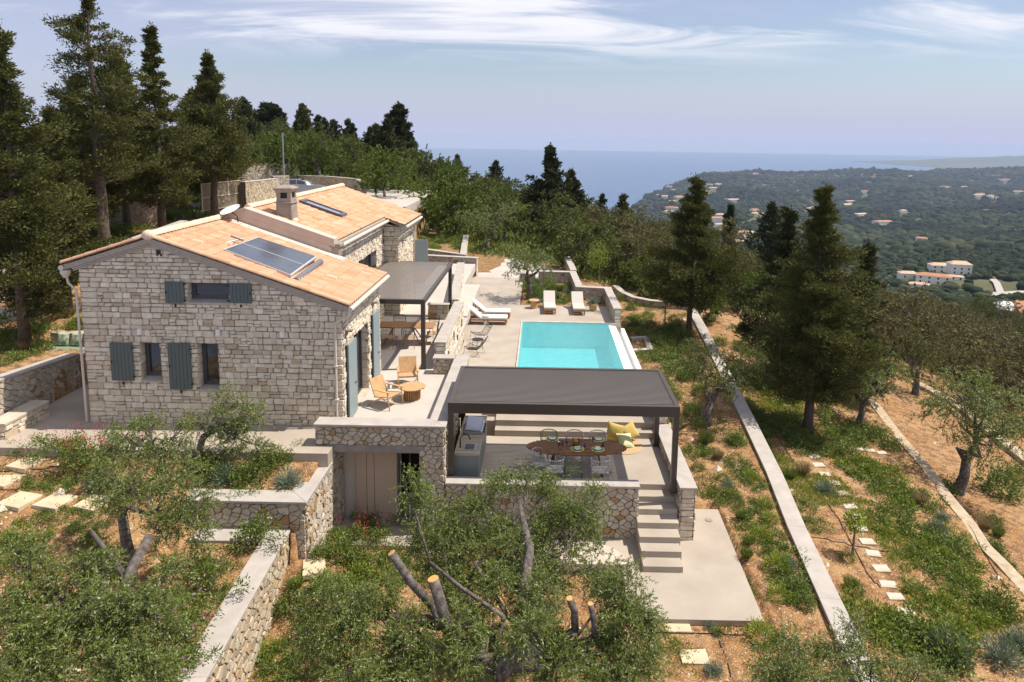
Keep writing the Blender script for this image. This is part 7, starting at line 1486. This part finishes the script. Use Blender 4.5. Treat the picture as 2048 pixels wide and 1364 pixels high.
for i, (x, y, w_) in enumerate(((1767,450,26),(1722,432,20),(1806,425,9),(1842,488,14),(1578,523,14),(1700,405,12),(1730,386,9),(1692,412,24),(1515,432,16),(1508,425,12),(1470,402,24),(1430,375,12),(1418,372,10),(1428,378,14),(1437,370,10),(1405,388,18),(1412,384,12),(1360,382,22),(1340,376,10),(1358,396,12),(1332,395,12),(1345,420,18),(1338,426,12),(1440,435,12),(1435,445,20),(1345,405,10),(1318,392,10),(1485,475,20),(1500,472,14),(1475,488,16),(1490,485,12),(1465,492,14),(1440,455,14),(1630,420,10),(1620,420,9),(1624,448,12),(2010,362,14),(2036,386,14),(1990,398,12),(1960,392,12),(1955,393,14),(1980,394,10),(1890,377,12),(1928,376,8),(1820,354,6),(1510,350,8),(1640,342,8),(1648,341,6),(1600,385,8),(1385,445,12),(1400,455,14))):
    far_house(x, y, w_, w_*1.2*hit(x,y)[1]/F*.7, 4 if i % 3 else 6, RAD(random.uniform(-35,35)), 'small white or cream house with tiled roof scattered on the distant wooded slopes', [FR,FRP,FRP][i%3], group='houses scattered over the distant slopes', wallm=[WHITE,CREAMW][i%2])
def far_patch(name, pts, m, lift=.6):
    W3 = [hit(*p) for p in pts]; mb = MB(); 
    for (a, b) in zip(W3, W3[1:]):
        w_ = 2.4; mb.poly([(a[0]-w_,a[1],G(a[0]-w_,a[1])+lift),(b[0]-w_,b[1],G(b[0]-w_,b[1])+lift),(b[0]+w_,b[1],G(b[0]+w_,b[1])+lift),(a[0]+w_,a[1],G(a[0]+w_,a[1])+lift)][::-1] if b[1] < a[1] else [(a[0]-w_,a[1],G(a[0]-w_,a[1])+lift),(a[0]+w_,a[1],G(a[0]+w_,a[1])+lift),(b[0]+w_,b[1],G(b[0]+w_,b[1])+lift),(b[0]-w_,b[1],G(b[0]-w_,b[1])+lift)])
    return struct(name, mb, m)
ROADM = mat('road_surface', (.42,.38,.33), .9, var=.1)
far_patch('valley_road', [(1985,562),(1993,570),(1996,578),(2000,588),(2006,592)], ROADM, 1.5)
mb = MB()
def strip(pts, w_):
    W3 = [hit(*p) for p in pts]
    for a, b in zip(W3, W3[1:]): mb.poly([(a[0],a[1]-w_,a[2]+1.5),(b[0],b[1]-w_,b[2]+1.5),(b[0],b[1]+w_,b[2]+1.5),(a[0],a[1]+w_,a[2]+1.5)])
strip([(1940,600),(1960,597),(1985,592),(2006,592),(2048,590),(2080,590)], 5); struct('valley_road', mb, ROADM)
mb = MB(); strip([(1950,615),(1975,613),(2000,616)], 9); strip([(2000,605),(2025,608),(2045,612)], 10); struct('bare_field', mb, mat('bare_earth_far', (.50,.38,.26), .95, var=.2, scale=.1))
# the wooded slopes: clumps of crowns with real volume
phi = (1+5**.5)/2; ico = unit(np.array([(-1,phi,0),(1,phi,0),(-1,-phi,0),(1,-phi,0),(0,-1,phi),(0,1,phi),(0,-1,-phi),(0,1,-phi),(phi,0,-1),(phi,0,1),(-phi,0,-1),(-phi,0,1)], float))
icf = np.array([(0,11,5),(0,5,1),(0,1,7),(0,7,10),(0,10,11),(1,5,9),(5,11,4),(11,10,2),(10,7,6),(7,1,8),(3,9,4),(3,4,2),(3,2,6),(3,6,8),(3,8,9),(4,9,5),(2,4,11),(6,2,10),(8,6,7),(9,8,1)])
def far_wood(name, label, n, y0, y1, u0, u1, rad, seed, zmin=-261, zs=(.55,.95), gap=.0):
    r = np.random.default_rng(seed); Y = np.sqrt(r.uniform(y0**2, y1**2, n)) if y1 < 1200 else np.exp(r.uniform(math.log(y0), math.log(y1), n)); U = r.uniform(u0, u1, n); X = U*Y; Z = ground(X, Y)
    dens = np.sin(X/55+Y/90)+np.sin(Y/70-X/120+1)+np.sin(X/23-Y/31)*.7; k = (Z > zmin) & (dens > -2.45 + gap*2*r.random(n))
    ok = k.copy()
    for hx, hy, hr in CLEAR: hr = hr + rad[1]; ok &= ~(((X-hx)**2 + (Y-hy)**2 < hr**2) | ((np.abs(X-hx*Y/hy) < hr*.7) & (Y < hy) & (Y > hy*(.955 if hy < 900 else .93))))
    X, Y, Z = X[ok], Y[ok], Z[ok]; n = len(X); s = r.uniform(*rad, n)*(1 + .5*(r.random(n) < .08)); V = ico[None]*(1 + r.normal(size=(n,12,1))*.2)*s[:,None,None]*np.stack([np.ones(n), np.ones(n), r.uniform(*zs, n)], -1)[:,None]
    V = V + np.stack([X, Y, Z + s*.35], -1)[:,None]; F_ = V[:, icf].reshape(-1, 3, 3)
    me = bpy.data.meshes.new(name); me.vertices.add(n*12); me.vertices.foreach_set('co', V.astype(np.float32).reshape(-1)); idx = (icf[None] + (np.arange(n)*12)[:,None,None]).reshape(-1).astype(np.int32)
    me.loops.add(len(idx)); me.loops.foreach_set('vertex_index', idx); me.polygons.add(n*20); me.polygons.foreach_set('loop_start', np.arange(0, n*60, 3, dtype=np.int32)); me.polygons.foreach_set('loop_total', np.full(n*20, 3, dtype=np.int32)); me.update(calc_edges=True)
    return tag(link_mesh(name, me, FARWM), label, 'woodland', kind='stuff')
FARWM = leafmat('far_wood_crown', [(0.010,0.020,0.008),(0.024,0.035,0.014),(0.040,0.050,0.022),(0.016,0.025,0.010),(0.070,0.072,0.036),(0.028,0.040,0.016)], 0, 0.95, 0.1)
nn = FARWM.node_tree.nodes; ll = FARWM.node_tree.links; co_ = nn.new('ShaderNodeTexCoord'); mp_ = nn.new('ShaderNodeMapping'); mp_.inputs['Scale'].default_value = (.0045,.0028,0); nz_ = nn.new('ShaderNodeTexNoise'); nz_.inputs['Scale'].default_value = 1.0; nz_.inputs['Detail'].default_value = 7
ll.new(co_.outputs['Object'], mp_.inputs[0]); ll.new(mp_.outputs[0], nz_.inputs['Vector']); mr_ = nn.new('ShaderNodeMapRange'); mr_.inputs['From Min'].default_value = .42; mr_.inputs['From Max'].default_value = .58; ll.new(nz_.outputs[0], mr_.inputs['Value'])
mx_ = nn.new('ShaderNodeMix'); mx_.data_type = 'RGBA'; mx_.blend_type = 'MULTIPLY'; ll.new(mr_.outputs[0], mx_.inputs[0]); ll.new([q for q in nn if q.type == 'VALTORGB'][0].outputs[0], mx_.inputs[6]); mx_.inputs[7].default_value = (.36,.44,.42,1); ll.new(mx_.outputs[2], nn['Principled BSDF'].inputs['Base Color'])
CLEAR = [(o.location.x, o.location.y, 8 if o.location.y < 1000 else 12) for o in COL.objects if o.name.startswith('far_house')]
for p in ((1990,575),(1996,585),(1960,597),(2000,592),(2030,590)): h = hit(*p); CLEAR.append((h[0],h[1],4))
far_wood('far_forest', 'olive woods covering the nearer valley slopes', 32000, 200, 900, -.3, 1.0, (1.8,4.0), 101, gap=.3)
far_wood('far_forest', 'dense woods on the slopes down to the coast', 42000, 800, 2600, -.2, 1.0, (3.5,9), 102, gap=.4)
far_wood('far_forest', 'hazy woods on the farthest hills above the sea', 34000, 2400, 5400, -.2, 1.0, (6,14), 103, gap=.3)
# lone dark cypress row on the far right slope
r = random.Random(33); 
for i in range(26):
    x = 1962 + i*4.5 + r.uniform(-2,2); y = 404 + (x-1962)*.04 + r.uniform(-2,6); h = hit(x, y); place(PC[3], h[0], h[1], h[2]-2, r.uniform(1.6,2.6), 'dark cypress in the distant row on the far right slope', 'distant cypress row')
# ------------------------------------------------------------------ air
mb = MB(); mb.prism([(-17800,-60),(17800,-60),(17800,17600),(-17800,17600)], -292, 34); hz = mb.build('haze', bpy.data.materials.new('haze_air')); tag(hz, 'thin blue-grey haze filling the air towards the sea', 'haze', kind='stuff')
hm = hz.data.materials[0]; hm.use_nodes = True; n = hm.node_tree.nodes; n.remove(n['Principled BSDF']); v = n.new('ShaderNodeVolumePrincipled'); v.inputs['Color'].default_value = (.62,.76,1,1); v.inputs['Density'].default_value = 0.000068; v.inputs['Anisotropy'].default_value = .0
hm.node_tree.links.new(v.outputs[0], n['Material Output'].inputs['Volume'])
